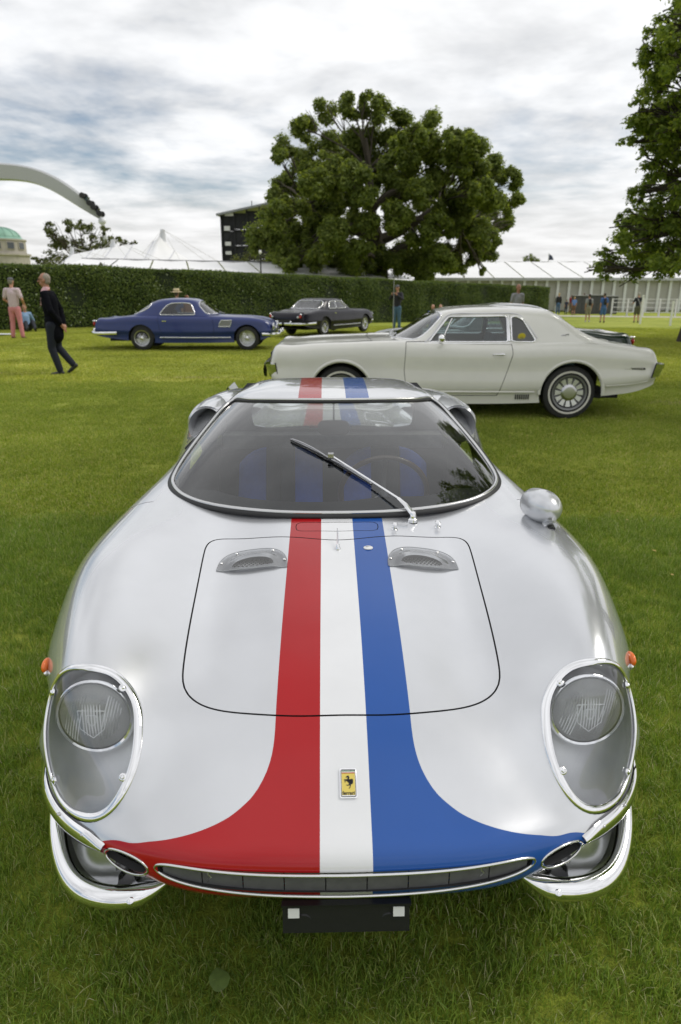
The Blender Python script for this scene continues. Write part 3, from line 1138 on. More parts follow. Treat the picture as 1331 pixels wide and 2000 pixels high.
# steering wheel
sw = empty('steering_wheel', (0, 0, 0), parent=CAR)
q = Vector((0, .94, .34)).to_track_quat('Z', 'Y').to_matrix()
b = MB(); b.tube([Vector((.215, 1.76, .705)) + q @ Vector((.19 * math.cos(a), .19 * math.sin(a), 0)) for a in np.linspace(0, 2 * math.pi, 48, endpoint=False)], .012, 10, True)
b.build('rim', pmat('dark wood rim', (.06, .028, .012), .35, 0, .5), sw, smooth=True)
b = MB()
for a in (90, 210, 330):
    b.bar(Vector((.215, 1.76, .705)), Vector((.215, 1.76, .705)) + q @ Vector((.18 * math.cos(R(a)), .18 * math.sin(R(a)), 0)), .018, .003)
b.tube([(.215, 1.76, .705), (.215, 1.55, .63)], .022, 12)
b.build('spoke', STEEL, sw)
# rear-view mirror on its rod
im = empty('interior_mirror', (0, 0, 0), parent=CAR)
b = MB(); b.tube([(0, 2.0, 1.075), (0, 2.0, .985)], .004, 8); b.build('rod', CHROME, im, smooth=True)
pl = curve([(-.075, .975, 0), (-.06, 1.0, 0), (0, 1.006, 0), (.06, 1.0, 0), (.075, .975, 0), (.062, .945, 0), (0, .938, 0), (-.062, .945, 0)], 40, closed=True)[:, :2]
b = MB(); b.prism([(x, z - .02) for x, z in pl], 1.995, 2.015); b.build('mirror_shell', GLOSSBLACK, im, smooth=True)

# ---- wiper
WM = pmat('wiper metal', (.42, .42, .43), .25, 1.0)
wp = empty('wiper', (0, 0, 0), parent=CAR)
piv = sk(.270, 1.18, .0)
a0 = piv + Vector((0, 0, .026)); a1 = gl(.222, 1.255, .028); a2 = gl(-.018, 1.475, .022)
b = MB()
b.lathe([(.018, 0), (.018, .010), (.013, .014), (.012, .030), (.009, .036), (.0001, .038)], 16, loc=piv)
b.build('pivot', CHROME, wp, smooth=True)
b = MB()
b.tube([a0, a0.lerp(a1, .5) + Vector((0, 0, .006)), a1], [.012, .0105, .007], 10, flat=.7)
b.tube([a1, a1.lerp(a2, .33), a1.lerp(a2, .66), a2], [.0055, .005, .0045, .004], 8, flat=.7)
b.build('arm', CHROME, wp, smooth=True)

b = MB()
pth = [gl(-.178 + (.31) * t, 1.60 - .265 * t, .010 + .004 * math.sin(math.pi * t)) for t in np.linspace(0, 1, 9)]
b.tube(pth, .0028, 6)
for (t0, t1) in ((.02, .45), (.55, .98)):
    b.tube([gl(-.178 + .31 * t, 1.60 - .265 * t, .014 + .006 * math.sin(math.pi * (t - t0) / (t1 - t0))) for t in np.linspace(t0, t1, 6)], .0032, 6)
b.build('blade_frame', WM, wp, smooth=True)
b = MB(); b.tube([gl(-.178 + .31 * t, 1.60 - .265 * t, .006) for t in np.linspace(0, 1, 9)], .0038, 6); b.build('blade_rubber', RUBBER, wp, smooth=True)
b = MB(); b.box(a2, (.022, .03, .014)); b.build('clip', WM, wp)

# ---- washer jets, locator pin and key lock on the hood
for (x, y) in ((.198, 1.11), (.353, 1.142)):
    p, n_ = skin(x, y)
    q = n_.to_track_quat('Z', 'Y').to_matrix()
    b = MB(); b.lathe([(.011, -.001), (.011, .003), (.007, .005), (.0055, .012), (.009, .015), (.0095, .021), (.006, .026), (.0001, .027)], 14, loc=p, rot=q)
    b.build('washer_jet', CHROME, CAR, smooth=True)
p, n_ = skin(0.0, .978)
b = MB(); b.lathe([(.010, -.001), (.010, .003), (.007, .008), (.0065, .014), (.003, .018), (.0001, .018)], 14, loc=p)
b.tube([p + Vector((0, 0, .010)), p + Vector((0, .055, .038)), p + Vector((0, .075, .046))], [.0028, .0018, .001], 6)
b.build('locating_pin', CHROME, CAR, smooth=True)
p, n_ = skin(.100, .982)
b = MB(); b.lathe([(.0155, -.001), (.0155, .0015), (.013, .003), (.0001, .003)], 20, loc=p); lk_ = b.build('hood_lock', pmat('white enamel', (.75, .75, .74), .3), CAR, smooth=True)
b = MB(); b.box(p + Vector((-.003, .002, .0035)), (.010, .005, .0015), Matrix.Rotation(.5, 3, 'Z')); b.build('keyhole', STEEL, lk_)
# ---- plexiglass scoops over the outlets
PLEX = glassmat('clear plexiglass', (.90, .91, .92), 1, .03, 1.5, veil=.10)
for (vx, vy) in VENTC:
    sc = empty('hood_vent', (0, 0, 0), parent=CAR)
    V = []; F = []
    nu, nv = 25, 9
    for i in range(nu):
        a = math.pi * i / (nu - 1)
        for j in range(nv):
            t = j / (nv - 1)
            rx = .110 - .055 * t; ry = .100 - .046 * t
            # trapezoid flange (t<.35) then the dome
            x = vx + rx * math.copysign(abs(math.cos(a)) ** .8, math.cos(a)); y = vy - .028 + ry * 1.15 * math.sin(a) ** .8 if a not in (0, math.pi) else vy - .028
            y = vy - .034 + ry * 1.25 * (math.sin(a) ** .75 if math.sin(a) > 0 else 0)
            up = 0.0022 if t < .36 else 0.0022 + .019 * math.sin((t - .36) / .64 * math.pi / 2) * (.35 + .65 * math.sin(a))
            pz = skin(x, y)[0].z
            V.append((x, y, pz + up))
    for i in range(nu - 1):
        for j in range(nv - 1):
            F.append((i * nv + j, (i + 1) * nv + j, (i + 1) * nv + j + 1, i * nv + j + 1))
    # closing crown between the dome's two inner edges
    c0 = len(V)
    for i in range(nu):
        V.append((V[i * nv + nv - 1][0], V[i * nv + nv - 1][1] - .0, V[i * nv + nv - 1][2]))
    mid = (nu - 1) // 2
    for i in range(mid):
        F.append((c0 + i, c0 + i + 1, c0 + nu - 2 - i, c0 + nu - 1 - i) if i + 1 < nu - 2 - i else (c0 + i, c0 + i + 1, c0 + nu - 1 - i))
    mk('scoop', V, F, PLEX, sc)
    # front edge lip of the scoop
    b = MB()
    edge = [Vector(V[i * nv]) + Vector((0, 0, .001)) for i in range(nu)]
    b.tube(edge, .0012, 5)
    arch = [Vector(V[j]) for j in range(nv)] + [Vector(V[(nu - 1) * nv + j]) for j in range(nv - 1, -1, -1)]
    b.tube(arch, .0015, 5)
    b.build('scoop_edge', pmat('plexi edge', (.35, .36, .37), .2, .3), sc, smooth=True)
    for (i, j) in ((2, 1), (8, 1), (16, 1), (22, 1)):
        p = Vector(V[i * nv + j])
        b = MB(); b.lathe([(.0052, 0), (.005, .002), (.003, .004), (.0001, .0048)], 10, loc=p); b.build('rivet', CHROME, sc, smooth=True)
    # mesh floor
    b = MB()
    z0 = skin(vx, vy)[0].z - .014
    for k in range(-9, 10):
        for sg_ in (1, -1):
            xa = vx + k * .013
            b.bar((xa - sg_ * .03, vy - .03, z0 - .002 + sg_ * .0008), (xa + sg_ * .03, vy + .055, z0 + .010 + sg_ * .0008), .0022)
    b.build('mesh', STEEL, sc)
    b = MB(); b.box((vx, vy + .01, z0 - .05), (.16, .13, .005)); b.build('vent_box', BLACK, sc)

# ---- badge on the nose
bd = empty('badge', (0, 0, 0), parent=CAR)
bc, bn_ = skin(.008, .140)
bq = Matrix.Identity(3)
zx = bn_.normalized(); yx = (Vector((0, 1, 0)) - zx * zx.y).normalized(); xx_ = yx.cross(zx)
BQ = Matrix((xx_, yx, zx)).transposed()


def bp_(x, y, z): return bc + BQ @ Vector((x, y, z))


def rrect(w_, h_, r_, n_=5):
    o = []
    for cxx, cyy, a0_ in ((w_ / 2 - r_, h_ / 2 - r_, 0), (-w_ / 2 + r_, h_ / 2 - r_, 90), (-w_ / 2 + r_, -h_ / 2 + r_, 180), (w_ / 2 - r_, -h_ / 2 + r_, 270)):
        for k in range(n_):
            a = R(a0_ + 90 * k / (n_ - 1)); o.append((cxx + r_ * math.cos(a), cyy + r_ * math.sin(a)))
    return o


def flat(poly, z, name, mat, par, z0=None):
    b = MB()
    n = len(poly)
    if z0 is None:
        b.add([bp_(x, y, z) for x, y in poly], [list(range(n))])
    else:
        b.add([bp_(x, y, z0) for x, y in poly] + [bp_(x, y, z) for x, y in poly], [list(range(n, 2 * n))] + [(i, (i + 1) % n, n + (i + 1) % n, n + i) for i in range(n)])
    return b.build(name, mat, par, fixn=True)


BW, BH = .0385, .0655
flat(rrect(BW, BH, .004), .004, 'frame', CHROME, bd, -.004)
flat(rrect(BW - .009, BH - .013, .001), .0046, 'plate', pmat('badge yellow', (.66, .52, .09), .35, 0, .5, var=.05), bd)
b = MB(); b.tube([bp_(x, y, .0045) for x, y in rrect(BW - .006, BH - .007, .003)], .0011, 6, True); b.build('bead', pmat('dark chrome', (.3, .3, .31), .15, 1.0), bd, smooth=True)
for k, (cc, yy) in enumerate((((.02, .16, .05), .0262), ((.75, .75, .75), .0240), ((.45, .02, .02), .0218))):
    flat([(-.0145, yy - .0009), (.0145, yy - .0009), (.0145, yy + .0009), (-.0145, yy + .0009)], .0049, 'stripe', pmat('badge stripe %d' % k, cc, .4), bd)
horse = [(-1.2, 8.2), (-2.1, 7.4), (-2.9, 6.6), (-2.6, 6.0), (-1.5, 6.4), (-.6, 6.3), (-.5, 5.2), (-1.4, 3.9), (-3.2, 3.7), (-4.6, 4.0), (-5.2, 3.2), (-4.7, 2.2), (-4.3, 2.4), (-4.5, 3.1), (-3.0, 2.8), (-4.3, 1.4), (-4.0, -.2), (-3.5, -.1), (-3.6, 1.2), (-2.2, 2.1), (-1.3, 1.4),
         (0, 0), (1.0, -1.2), (.8, -2.6), (-.8, -3.2), (-2.3, -2.8), (-2.4, -3.4), (-.8, -4.0), (1.4, -3.5), (2.2, -4.2), (2.0, -5.8), (.6, -7.6), (1.3, -7.8), (2.7, -6.2), (3.1, -4.2), (3.6, -2.6), (3.6, -1.4), (4.8, -1.0), (5.5, .6), (5.0, 2.6), (5.6, 4.4), (6.2, 2.4), (6.3, .2), (5.6, -1.8), (4.0, -2.4), (3.4, -.6), (2.0, .8), (1.4, 2.6), (1.3, 4.6), (1.7, 6.4), (.9, 7.8), (-.1, 8.9), (-.5, 8.1)]
HB = pmat('badge black', (.01, .01, .012), .4)
flat([(x * .00175 - .0005, y * .00175 + .001) for x, y in horse], .0056, 'horse_emblem', HB, bd, .0046)
tcu = bpy.data.curves.new('badge_text', 'FONT')
tcu.body = 'ferrari'
tcu.size = .0105; tcu.align_x = 'CENTER'; tcu.extrude = .0003; tcu.space_character = 1.02; tcu.offset = .0002
to_ = bpy.data.objects.new('lettering', tcu)
tme = bpy.data.meshes.new_from_object(to_)
tme.materials.clear(); tme.materials.append(HB)
bpy.data.objects.remove(to_)
tm = link('lettering', tme, bd)
tm.matrix_local = Matrix.Translation(bp_(0, -.0255, .0051)) @ BQ.to_4x4()

# ---- grille
GR = pmat('grille grey', (.15, .15, .155), .45, .4, var=.15, vscale=30)
b = MB()
up_ring = [(x, z) for x, z in [(-.405 + .81 * t, 0) for t in np.linspace(0, 1, 41)]]


def lipY(x):
    xs = [p[0] for p in Lp]; ys = [p[1] for p in Lp]
    return float(np.interp(abs(x), xs, ys))


lipc = curve([(x, y, 0) for x, y in Lp], 200)
def lipY(x): return float(np.interp(abs(x), lipc[:, 0], lipc[:, 1]))


ringg = []
xr_ = [.4055 * math.sin(a) for a in np.linspace(-math.pi / 2, math.pi / 2, 71)]
for sgn_, x in [(1, x) for x in xr_] + [(-1, x) for x in xr_[-2:0:-1]]:
    z = .392 + .008 * (x / .4) ** 2 + sgn_ * .0275 * (1 - .22 * (x / .4) ** 2) * math.sqrt(max(0, 1 - (x / .4055) ** 12))
    ringg.append(Vector((x, lipY(x) - .010 * (1 - (abs(x) / .41) ** 3) - .002, z)))
gi = empty('grille', (0, 0, 0), parent=CAR)
b.tube(ringg, .0036, 8, True); b.build('surround', pmat('polished alloy', (.7, .7, .7), .16, 1.0), gi, smooth=True, auto=80)
# recessed grey panels between small dividers
nps = 9
for k in range(nps):
    x0 = -.39 + .78 * k / nps + .0012; x1 = -.39 + .78 * (k + 1) / nps - .0012
    V = []
    for x in (x0, (x0 + x1) / 2, x1):
        for fz in (-1, -.5, 0, .5, 1):
            V.append((x, lipY(x) + .002, .392 + .008 * (x / .4) ** 2 + fz * .0275 * (1 - .22 * (x / .4) ** 2) * math.sqrt(max(0.02, 1 - (x / .4055) ** 12))))
    F = [(i * 5 + j, (i + 1) * 5 + j, (i + 1) * 5 + j + 1, i * 5 + j + 1) for i in range(2) for j in range(4)]
    mk('grille_panel', V, F, GR, gi, smooth=False)
b = MB()
for j in range(3):
    pth = [(x, lipY(x) + .010, .376 + .016 * j + .008 * (x / .4) ** 2) for x in np.linspace(-.385, .385, 40)]
    b.tube(pth, .0008, 5)
b.build('grille_wire', pmat('dull wire', (.2, .2, .2), .5, .5), gi, smooth=True)
for x in (-.29, .285):
    b = MB(); b.tube([(x, lipY(x) + .004, .412), (x, lipY(x) + .002, .400), (x + .006, lipY(x) + .002, .392), (x - .003, lipY(x) + .004, .380)], .0018, 6); b.build('grille_clip', STEEL, gi, smooth=True)
# dark box behind the openings
b = MB()
b.box((0, .24, .385), (.74, .30, .070)); b.build('nose_duct', BLACK, CAR)
for s in (1, -1):
    rg = [Vector((s * (.475 + .053 * math.cos(t)), lipY(.475 + .053 * math.cos(t)) - .005, .390 + .026 * math.sin(t))) for t in np.linspace(0, 2 * math.pi, 40, endpoint=False)]
    b = MB(); b.tube(rg, .0028, 8, True); b.build('inlet_ring', pmat('polished alloy', (.7, .7, .7), .16, 1.0), CAR, smooth=True, auto=80)

# ---- number plate holder
ph = empty('plate_holder', (0, 0, 0), parent=CAR)
NP = pmat('plate holder black', (.012, .012, .013), .45, bump=.1)
qp = Matrix.Rotation(R(-12), 3, 'X')
b = MB(); b.box((.0, .012, .290), (.272, .008, .078), qp); b.box((0, .035, .328), (.15, .03, .008)); b.box((0, .004, .329), (.275, .014, .006)); b.build('plate_panel', NP, ph)
for x in (-.112, .112):
    b = MB(); b.box((x, .0035, .305), (.024, .003, .022), qp); b.build('white_square', pmat('white tape', (.8, .8, .78), .5), ph)
    b = MB(); b.lathe([(.018, 0), (.02, .003), (.014, .005), (.0001, .005)], 20, axis='Y', loc=(x * .82, .006, .276)); b.build('boss', NP, ph, smooth=True)

# ---- chrome corner bumpers
CH2 = pmat('chrome bumper', (.86, .86, .87), .05, 1.0, bump=.0)
for s in (1, -1):
    bo = empty('corner_bumper', (0, 0, 0), parent=CAR)
    outer = [(.385, .102, .308), (.43, .076, .295), (.49, .064, .290), (.56, .072, .294), (.625, .116, .298), (.672, .190, .320), (.698, .262, .344), (.712, .335, .366), (.72, .42, .38)]
    inner = [(.385, .118, .304), (.43, .126, .298), (.485, .142, .296), (.54, .165, .300), (.588, .203, .310), (.628, .250, .326), (.660, .298, .344), (.690, .35, .362), (.708, .43, .376)]
    n = 44
    O = curve(outer, n); I = curve(inner, n)
    V = []; F = []
    prof = None
    for i in range(n):
        o = Vector(O[i]); q_ = Vector(I[i])
        d = (o - q_); L = d.length; d.normalize()
        r = min(.021, .004 + .5 * L) if i < n - 1 else .012
        r = .025 * min(1, .22 + i / 8.0) * (1 if i < n - 8 else .65 + .35 * (n - 1 - i) / 8)
        up = Vector((0, 0, 1))
        # section: inner edge -> dished plate -> rolled lip over the top -> round the outside -> underneath
        sec = [q_ + up * .001, q_.lerp(o, .3) - up * .012, q_.lerp(o, .6) - up * .010, o - d * r * 1.02 + up * r * .25]
        for a in (135, 112, 90, 60, 30, 0, -30, -60, -90, -120):
            sec.append(o + d * (math.cos(R(a)) * r) + up * (math.sin(R(a)) * r * .95))
        sec += [q_.lerp(o, .55) - up * .020, q_ - up * .006]
        V += sec; m = len(sec)
    for i in range(n - 1):
        for k in range(m):
            k2 = (k + 1) % m
            F.append((i * m + k, (i + 1) * m + k, (i + 1) * m + k2, i * m + k2))
    F.append(list(range(m)))
    F.append([(n - 1) * m + k for k in range(m)])
    if s < 0: V = [Vector((-v.x, v.y, v.z)) for v in V]
    b = MB(); b.add(V, F); b.build('blade', CH2, bo, smooth=True, auto=50)
    # bracket to the body and a lower joint bolt
    b = MB(); b.bar((s * .515, .135, .305), (s * .505, .115, .365), .022, .012); b.build('bracket', GLOSSBLACK, bo)
    b = MB(); b.lathe([(.010, -.002), (.010, .002), (.006, .005), (.0001, .006)], 14, loc=(s * .47, .050, .300), rot=Vector((0, -.5, .9)).to_track_quat('Z', 'Y').to_matrix()); b.build('bolt', CHROME, bo, smooth=True)
    # chrome strip fixed along the body's lower edge
    xs = curve([(p[0], p[1], 0) for p in Lp], 400)
    strip = []
    V = []; F = []
    ts = np.linspace(.525, .79, 26)
    for i, xv in enumerate(ts):
        yv = float(np.interp(xv, lipc[:, 0], lipc[:, 1]))
        zt_ = float(np.interp(xv, [p[0] for p in Lp], Zt)); 
        nx_ = float(np.interp(xv, [p[0] for p in Lp], [q[0] for q in Ln])); ny_ = float(np.interp(xv, [p[0] for p in Lp], [q[1] for q in Ln]))
        nn = Vector((nx_, ny_, 0)).normalized()
        t_ = i / 25
        hgt = .012 + .020 * min(1, min(t_, 1 - t_) * 6)
        c = Vector((xv, yv, zt_ - .012))
        for (a, h_) in ((.002, .5), (.010, .42), (.015, .15), (.0165, -.1), (.014, -.35), (.008, -.5), (0, -.5)):
            V.append(c + nn * a + Vector((0, 0, h_ * hgt * 1.3)))
    for i in range(25):
        for k in range(6):
            F.append((i * 7 + k, (i + 1) * 7 + k, (i + 1) * 7 + k + 1, i * 7 + k + 1))
    if s < 0: V = [Vector((-v.x, v.y, v.z)) for v in V]
    b = MB(); b.add(V, F); stp = b.build('lower_strip', CH2, CAR, smooth=True, auto=50)
    for xv in (.58, .655):
        yv = lipY(xv)
        b = MB(); b.ball((s * (xv + .006), yv - .010, .412), (.0045, .0045, .003), 8, 6); b.build('rivet', STEEL, stp, smooth=True)

# ---- fender mirror
fm = empty('fender_mirror', (0, 0, 0), parent=CAR)
mc = Vector((.702, 1.085, .860))
b = MB()
V = []; F = []
qm = Matrix.Rotation(R(6), 3, 'Z') @ Matrix.Rotation(R(-8), 3, 'X') @ Matrix.Rotation(R(30), 3, 'Y')
K, M_ = 28, 18
for j in range(M_ + 1):
    t = j / M_
    # blunt at the glass end, rounded nose towards the front
    y = -.085 + .15 * t
    r = math.sin(math.pi * min(1, (t + .0) * .5 / .62)) ** .55 if t < .62 else 1 - .04 * ((t - .62) / .38) ** 2
    if t > .995: r *= .97
    for k in range(K):
        a = 2 * math.pi * k / K
        V.append(mc + qm @ Vector((.062 * r * math.cos(a), y, .057 * r * math.sin(a))))
for j in range(M_):
    for k in range(K):
        k2 = (k + 1) % K
        F.append((j * K + k, j * K + k2, (j + 1) * K + k2, (j + 1) * K + k))
b.add(V, F)
b.build('housing', SILVER, fm, smooth=True, auto=70)
b = MB(); b.add([mc + qm @ Vector((.059 * math.cos(2 * math.pi * k / K), .066, .054 * math.sin(2 * math.pi * k / K))) for k in range(K)], [list(range(K))]); b.build('mirror_glass', CHROME, fm)
p = sk(.715, 1.035)
b = MB()
b.tube([p + Vector((0, 0, -.004)), mc + Vector((0, 0, -.03))], [.026, .012], 16, flat=.8); b.build('stalk', SILVER, fm, smooth=True)
b = MB(); b.tube([p + Vector((-.004, -.03, .001)), p + Vector((.0, 0, .003)), p + Vector((.004, .03, .001))], .012, 10, flat=.4); b.build('gasket', GLOSSBLACK, fm, smooth=True)

# ---- wheels and underside
def sport_wheel(x, y, z, r, wd, parent, s):
    wl = empty('wheel', (0, 0, 0), parent=parent)
    b = MB(); b.lathe([(r * .62, -wd / 2), (r * .9, -wd / 2), (r * .985, -wd * .4), (r, -wd * .2), (r, wd * .2), (r * .985, wd * .4), (r * .9, wd / 2), (r * .62, wd / 2)], 40, axis='X', loc=(x, y, z)); b.build('tyre', TYRE, wl, smooth=True)
    b = MB(); b.lathe([(r * .64, -wd / 2), (r * .6, wd * .3), (r * .64, wd / 2), (r * .60, wd * .5), (r * .55, wd * .35)], 40, axis='X', loc=(x, y, z)); b.build('rim', STEEL, wl, smooth=True)
    b = MB()
    for k in range(36):
        a = 2 * math.pi * k / 36; a2 = a + (.5 if k % 2 else -.5)
        b.tube([(x + s * wd * .38, y + r * .12 * math.cos(a2), z + r * .12 * math.sin(a2)), (x + s * wd * .2, y + r * .6 * math.cos(a), z + r * .6 * math.sin(a))], .003, 5, cap=False)
    b.lathe([(r * .14, 0), (r * .14, s * wd * .4), (r * .08, s * wd * .5), (.0001, s * wd * .52)], 16, axis='X', loc=(x, y, z))
    b.build('spokes', CHROME, wl, smooth=True)


for yy in (.86, 3.20):
    for s in (1, -1):
        sport_wheel(s * .735, yy, .30, .30, .19, CAR, s)
b = MB(); b.box((0, 1.95, .17), (1.24, 3.4, .06)); b.box((0, 1.15, .42), (1.05, 1.0, .10)); b.box((0, 3.2, .45), (1.05, 1.2, .1)); b.build('undertray', BLACK, CAR)
# ------------------------------------------------------------------ terrain
def ground(x, y):
    d = y - 26 + .3 * x
    sp = np.logaddexp(0, d / 3.0) * 3.0 if isinstance(d, np.ndarray) else 3.0 * math.log1p(math.exp(min(d / 3.0, 50))) if d < 150 else d
    far = np.minimum(sp, 34 + 0 * sp) if isinstance(sp, np.ndarray) else min(sp, 34)
    return -.027 * far


def lawn_material():
    m = bpy.data.materials.new('mown lawn')
    m.use_nodes = True
    t = m.node_tree
    b = t.nodes['Principled BSDF']
    tcn = nd(t, 'ShaderNodeTexCoord')
    o = tcn.outputs['Object']
    n1 = noise_tex(t, o, .16, 5, .6, .3)
    n2 = noise_tex(t, o, 1.1, 6, .62)
    n3 = noise_tex(t, o, 24.0, 5, .7)
    n4 = noise_tex(t, o, 150.0, 3, .7)
    mp = nd(t, 'ShaderNodeMapping'); lk(t, o, mp.inputs[0]); mp.inputs['Rotation'].default_value = (0, 0, R(12)); mp.inputs['Scale'].default_value = (.12, .95, 1)
    st = noise_tex(t, mp.outputs[0], 1.0, 3, .5)
    mixv = mth(t, 'ADD', mth(t, 'MULTIPLY', n1, .38), mth(t, 'ADD', mth(t, 'MULTIPLY', n2, .27), mth(t, 'MULTIPLY', st, .35)))
    col = ramp(t, mixv, [(.36, (.13, .165, .018)), (.46, (.20, .24, .028)), (.55, (.28, .305, .045)), (.65, (.37, .355, .08))])
    fine = ramp(t, n3, [(.3, .78), (.7, 1.55)])
    col = mixc(t, 1.0, col, fine, 'MULTIPLY')
    fine2 = ramp(t, n4, [(.3, .7), (.7, 1.3)])
    col = mixc(t, 1.0, col, fine2, 'MULTIPLY')
    # worn patches with their own shapes
    def patch(cx_, cy_, rx, ry):
        mm = nd(t, 'ShaderNodeMapping'); mm.vector_type = 'POINT'
        lk(t, o, mm.inputs[0]); mm.inputs['Location'].default_value = (-cx_ / rx, -cy_ / ry, 0); mm.inputs['Scale'].default_value = (1 / rx, 1 / ry, 0)
        ln = nd(t, 'ShaderNodeVectorMath', operation='LENGTH'); lk(t, mm.outputs[0], ln.inputs[0])
        return mth(t, 'SUBTRACT', mth(t, 'ADD', 1.0, mth(t, 'MULTIPLY', mth(t, 'SUBTRACT', n2, .5), 2.2)), ln.outputs['Value'], clamp=True)
    pt = patch(-6.9, 13.2, 1.5, .42)
    for a in ((4.9, 9.8, .9, .35), (4.3, 8.2, .5, .2), (4.7, 6.4, .5, .25), (-2.5, 12.6, 1.2, .2)):
        pt = mth(t, 'MAXIMUM', pt, patch(*a))
    col = mixc(t, mth(t, 'MULTIPLY', pt, .85, clamp=True), col, (.30, .245, .13))
    lk(t, col, b.inputs['Base Color'])
    b.inputs['Roughness'].default_value = .85
    b.inputs['Specular IOR Level'].default_value = .2
    bn = nd(t, 'ShaderNodeBump'); bn.inputs['Strength'].default_value = .9; bn.inputs['Distance'].default_value = .03
    lk(t, mth(t, 'ADD', mth(t, 'MULTIPLY', n3, .8), mth(t, 'MULTIPLY', n4, .4)), bn.inputs['Height'])
    lk(t, bn.outputs[0], b.inputs['Normal'])
    return m


LAWN = lawn_material()
ys = np.concatenate([np.linspace(-60, 0, 10), np.linspace(2, 120, 90), np.array([150, 200, 300, 500, 900, 1600])])
xs = np.concatenate([[-1200, -500, -200], np.linspace(-90, 90, 70), [200, 500, 1200]])
XX, YY = np.meshgrid(xs, ys)
ZZ = ground(XX.ravel(), YY.ravel())
V = np.stack([XX.ravel(), YY.ravel(), ZZ], axis=1)
idx = np.arange(len(V)).reshape(XX.shape)
F = np.stack([idx[:-1, :-1], idx[:-1, 1:], idx[1:, 1:], idx[1:, :-1]], -1).reshape(-1, 4).tolist()
lawn = mk('lawn', V, F, LAWN)
lawn['kind'] = 'structure'


def at(px, py, D):
    """point of the place seen at photo pixel (px, py) at distance D ahead"""
    a = math.atan((py - 1000) / 1333) + TH
    z = 1.57 - D * math.tan(a)
    zc = D * math.cos(TH) + (1.57 - z) * math.sin(TH)
    return Vector(((px - 665.5) / 1333 * zc, D, z))


# ------------------------------------------------------------------ foliage
def leafmat(name, c1, c2, c3, trans=.35, scale=.6):
    m = bpy.data.materials.new(name)
    m.use_nodes = True
    t = m.node_tree
    for n in list(t.nodes): t.nodes.remove(n)
    o = nd(t, 'ShaderNodeOutputMaterial')
    geo = nd(t, 'ShaderNodeNewGeometry')
    tcn = nd(t, 'ShaderNodeTexCoord')
    n1 = noise_tex(t, tcn.outputs['Object'], scale, 3, .6)
    v = mth(t, 'ADD', mth(t, 'MULTIPLY', geo.outputs['Random Per Island'], .55), mth(t, 'MULTIPLY', n1, .45))
    col = ramp(t, v, [(.22, c1), (.5, c2), (.80, c3)])
    d = nd(t, 'ShaderNodeBsdfPrincipled'); lk(t, col, d.inputs['Base Color']); d.inputs['Roughness'].default_value = .55; d.inputs['Specular IOR Level'].default_value = .3
    tl = nd(t, 'ShaderNodeBsdfTranslucent'); lk(t, mixc(t, 1.0, col, (1.25, 1.25, .55), 'MULTIPLY'), tl.inputs[0])
    mxx = nd(t, 'ShaderNodeMixShader'); mxx.inputs[0].default_value = trans
    lk(t, d.outputs[0], mxx.inputs[1]); lk(t, tl.outputs[0], mxx.inputs[2]); lk(t, mxx.outputs[0], o.inputs[0])
    return m


def leaves_mesh(name, pts, dirs, size, mat, parent=None, aspect=.55, rg=None, kind=None, fold=True):
    """many small folded leaves: pts (n,3), dirs (n,3) facing directions"""
    rg = rg or rng
    n = len(pts)
    d = dirs / np.maximum(np.linalg.norm(dirs, axis=1, keepdims=True), 1e-6)
    r = rg.normal(size=(n, 3))
    u = np.cross(d, r); u /= np.maximum(np.linalg.norm(u, axis=1, keepdims=True), 1e-6)
    v = np.cross(d, u)
    s = size * rg.uniform(.6, 1.3, (n, 1))
    a = pts - u * s * .5
    b = pts + v * s * aspect * .5 + d * s * .08
    c = pts + u * s * .5
    e = pts - v * s * aspect * .5 + d * s * .08
    V = np.stack([a, b, c, e], axis=1).reshape(-1, 3)
    me = bpy.data.meshes.new(name)
    me.vertices.add(4 * n); me.vertices.foreach_set('co', V.ravel())
    me.loops.add(4 * n); me.loops.foreach_set('vertex_index', np.arange(4 * n, dtype=np.int32))
    me.polygons.add(n); me.polygons.foreach_set('loop_start', np.arange(0, 4 * n, 4, dtype=np.int32))
    me.polygons.foreach_set('loop_total', np.full(n, 4, dtype=np.int32))
    me.materials.append(mat)
    me.update(calc_edges=True)
    o = link(name, me, parent)
    if kind: o['kind'] = kind
    return o


BARK = pmat('oak bark', (.055, .045, .032), .9, var=.35, vscale=6, bump=.6, bscale=12)
OAK = leafmat('oak leaves', (.10, .135, .03), (.18, .235, .052), (.29, .33, .085), .55, .25)
LIME = leafmat('lime leaves', (.10, .15, .03), (.19, .26, .05), (.31, .37, .08), .6, .5)
HEDGE = leafmat('hedge leaves', (.045, .074, .013), (.09, .14, .025), (.17, .215, .042), .35, 1.2)
FARL = leafmat('far leaves', (.06, .078, .02), (.105, .125, .035), (.18, .19, .06), .25, .3)


def limb(mb, a, b, r0, r1, wob=.5, n=7, rg=random):
    a = Vector(a); b = Vector(b)
    L = (b - a).length
    pts = []
    off = Vector((rg.uniform(-1, 1), rg.uniform(-1, 1), rg.uniform(-.2, 1))) * wob * L * .14
    for i in range(n):
        t = i / (n - 1)
        p = a.lerp(b, t) + off * math.sin(math.pi * t)
        p += Vector((rg.uniform(-1, 1), rg.uniform(-1, 1), rg.uniform(-1, 1))) * (wob * L * .02 * (0 < t < 1))
        pts.append(p)
    rr = [r0 + (r1 - r0) * (i / (n - 1)) ** .8 for i in range(n)]
    mb.tube(pts, rr, 8)
    return pts


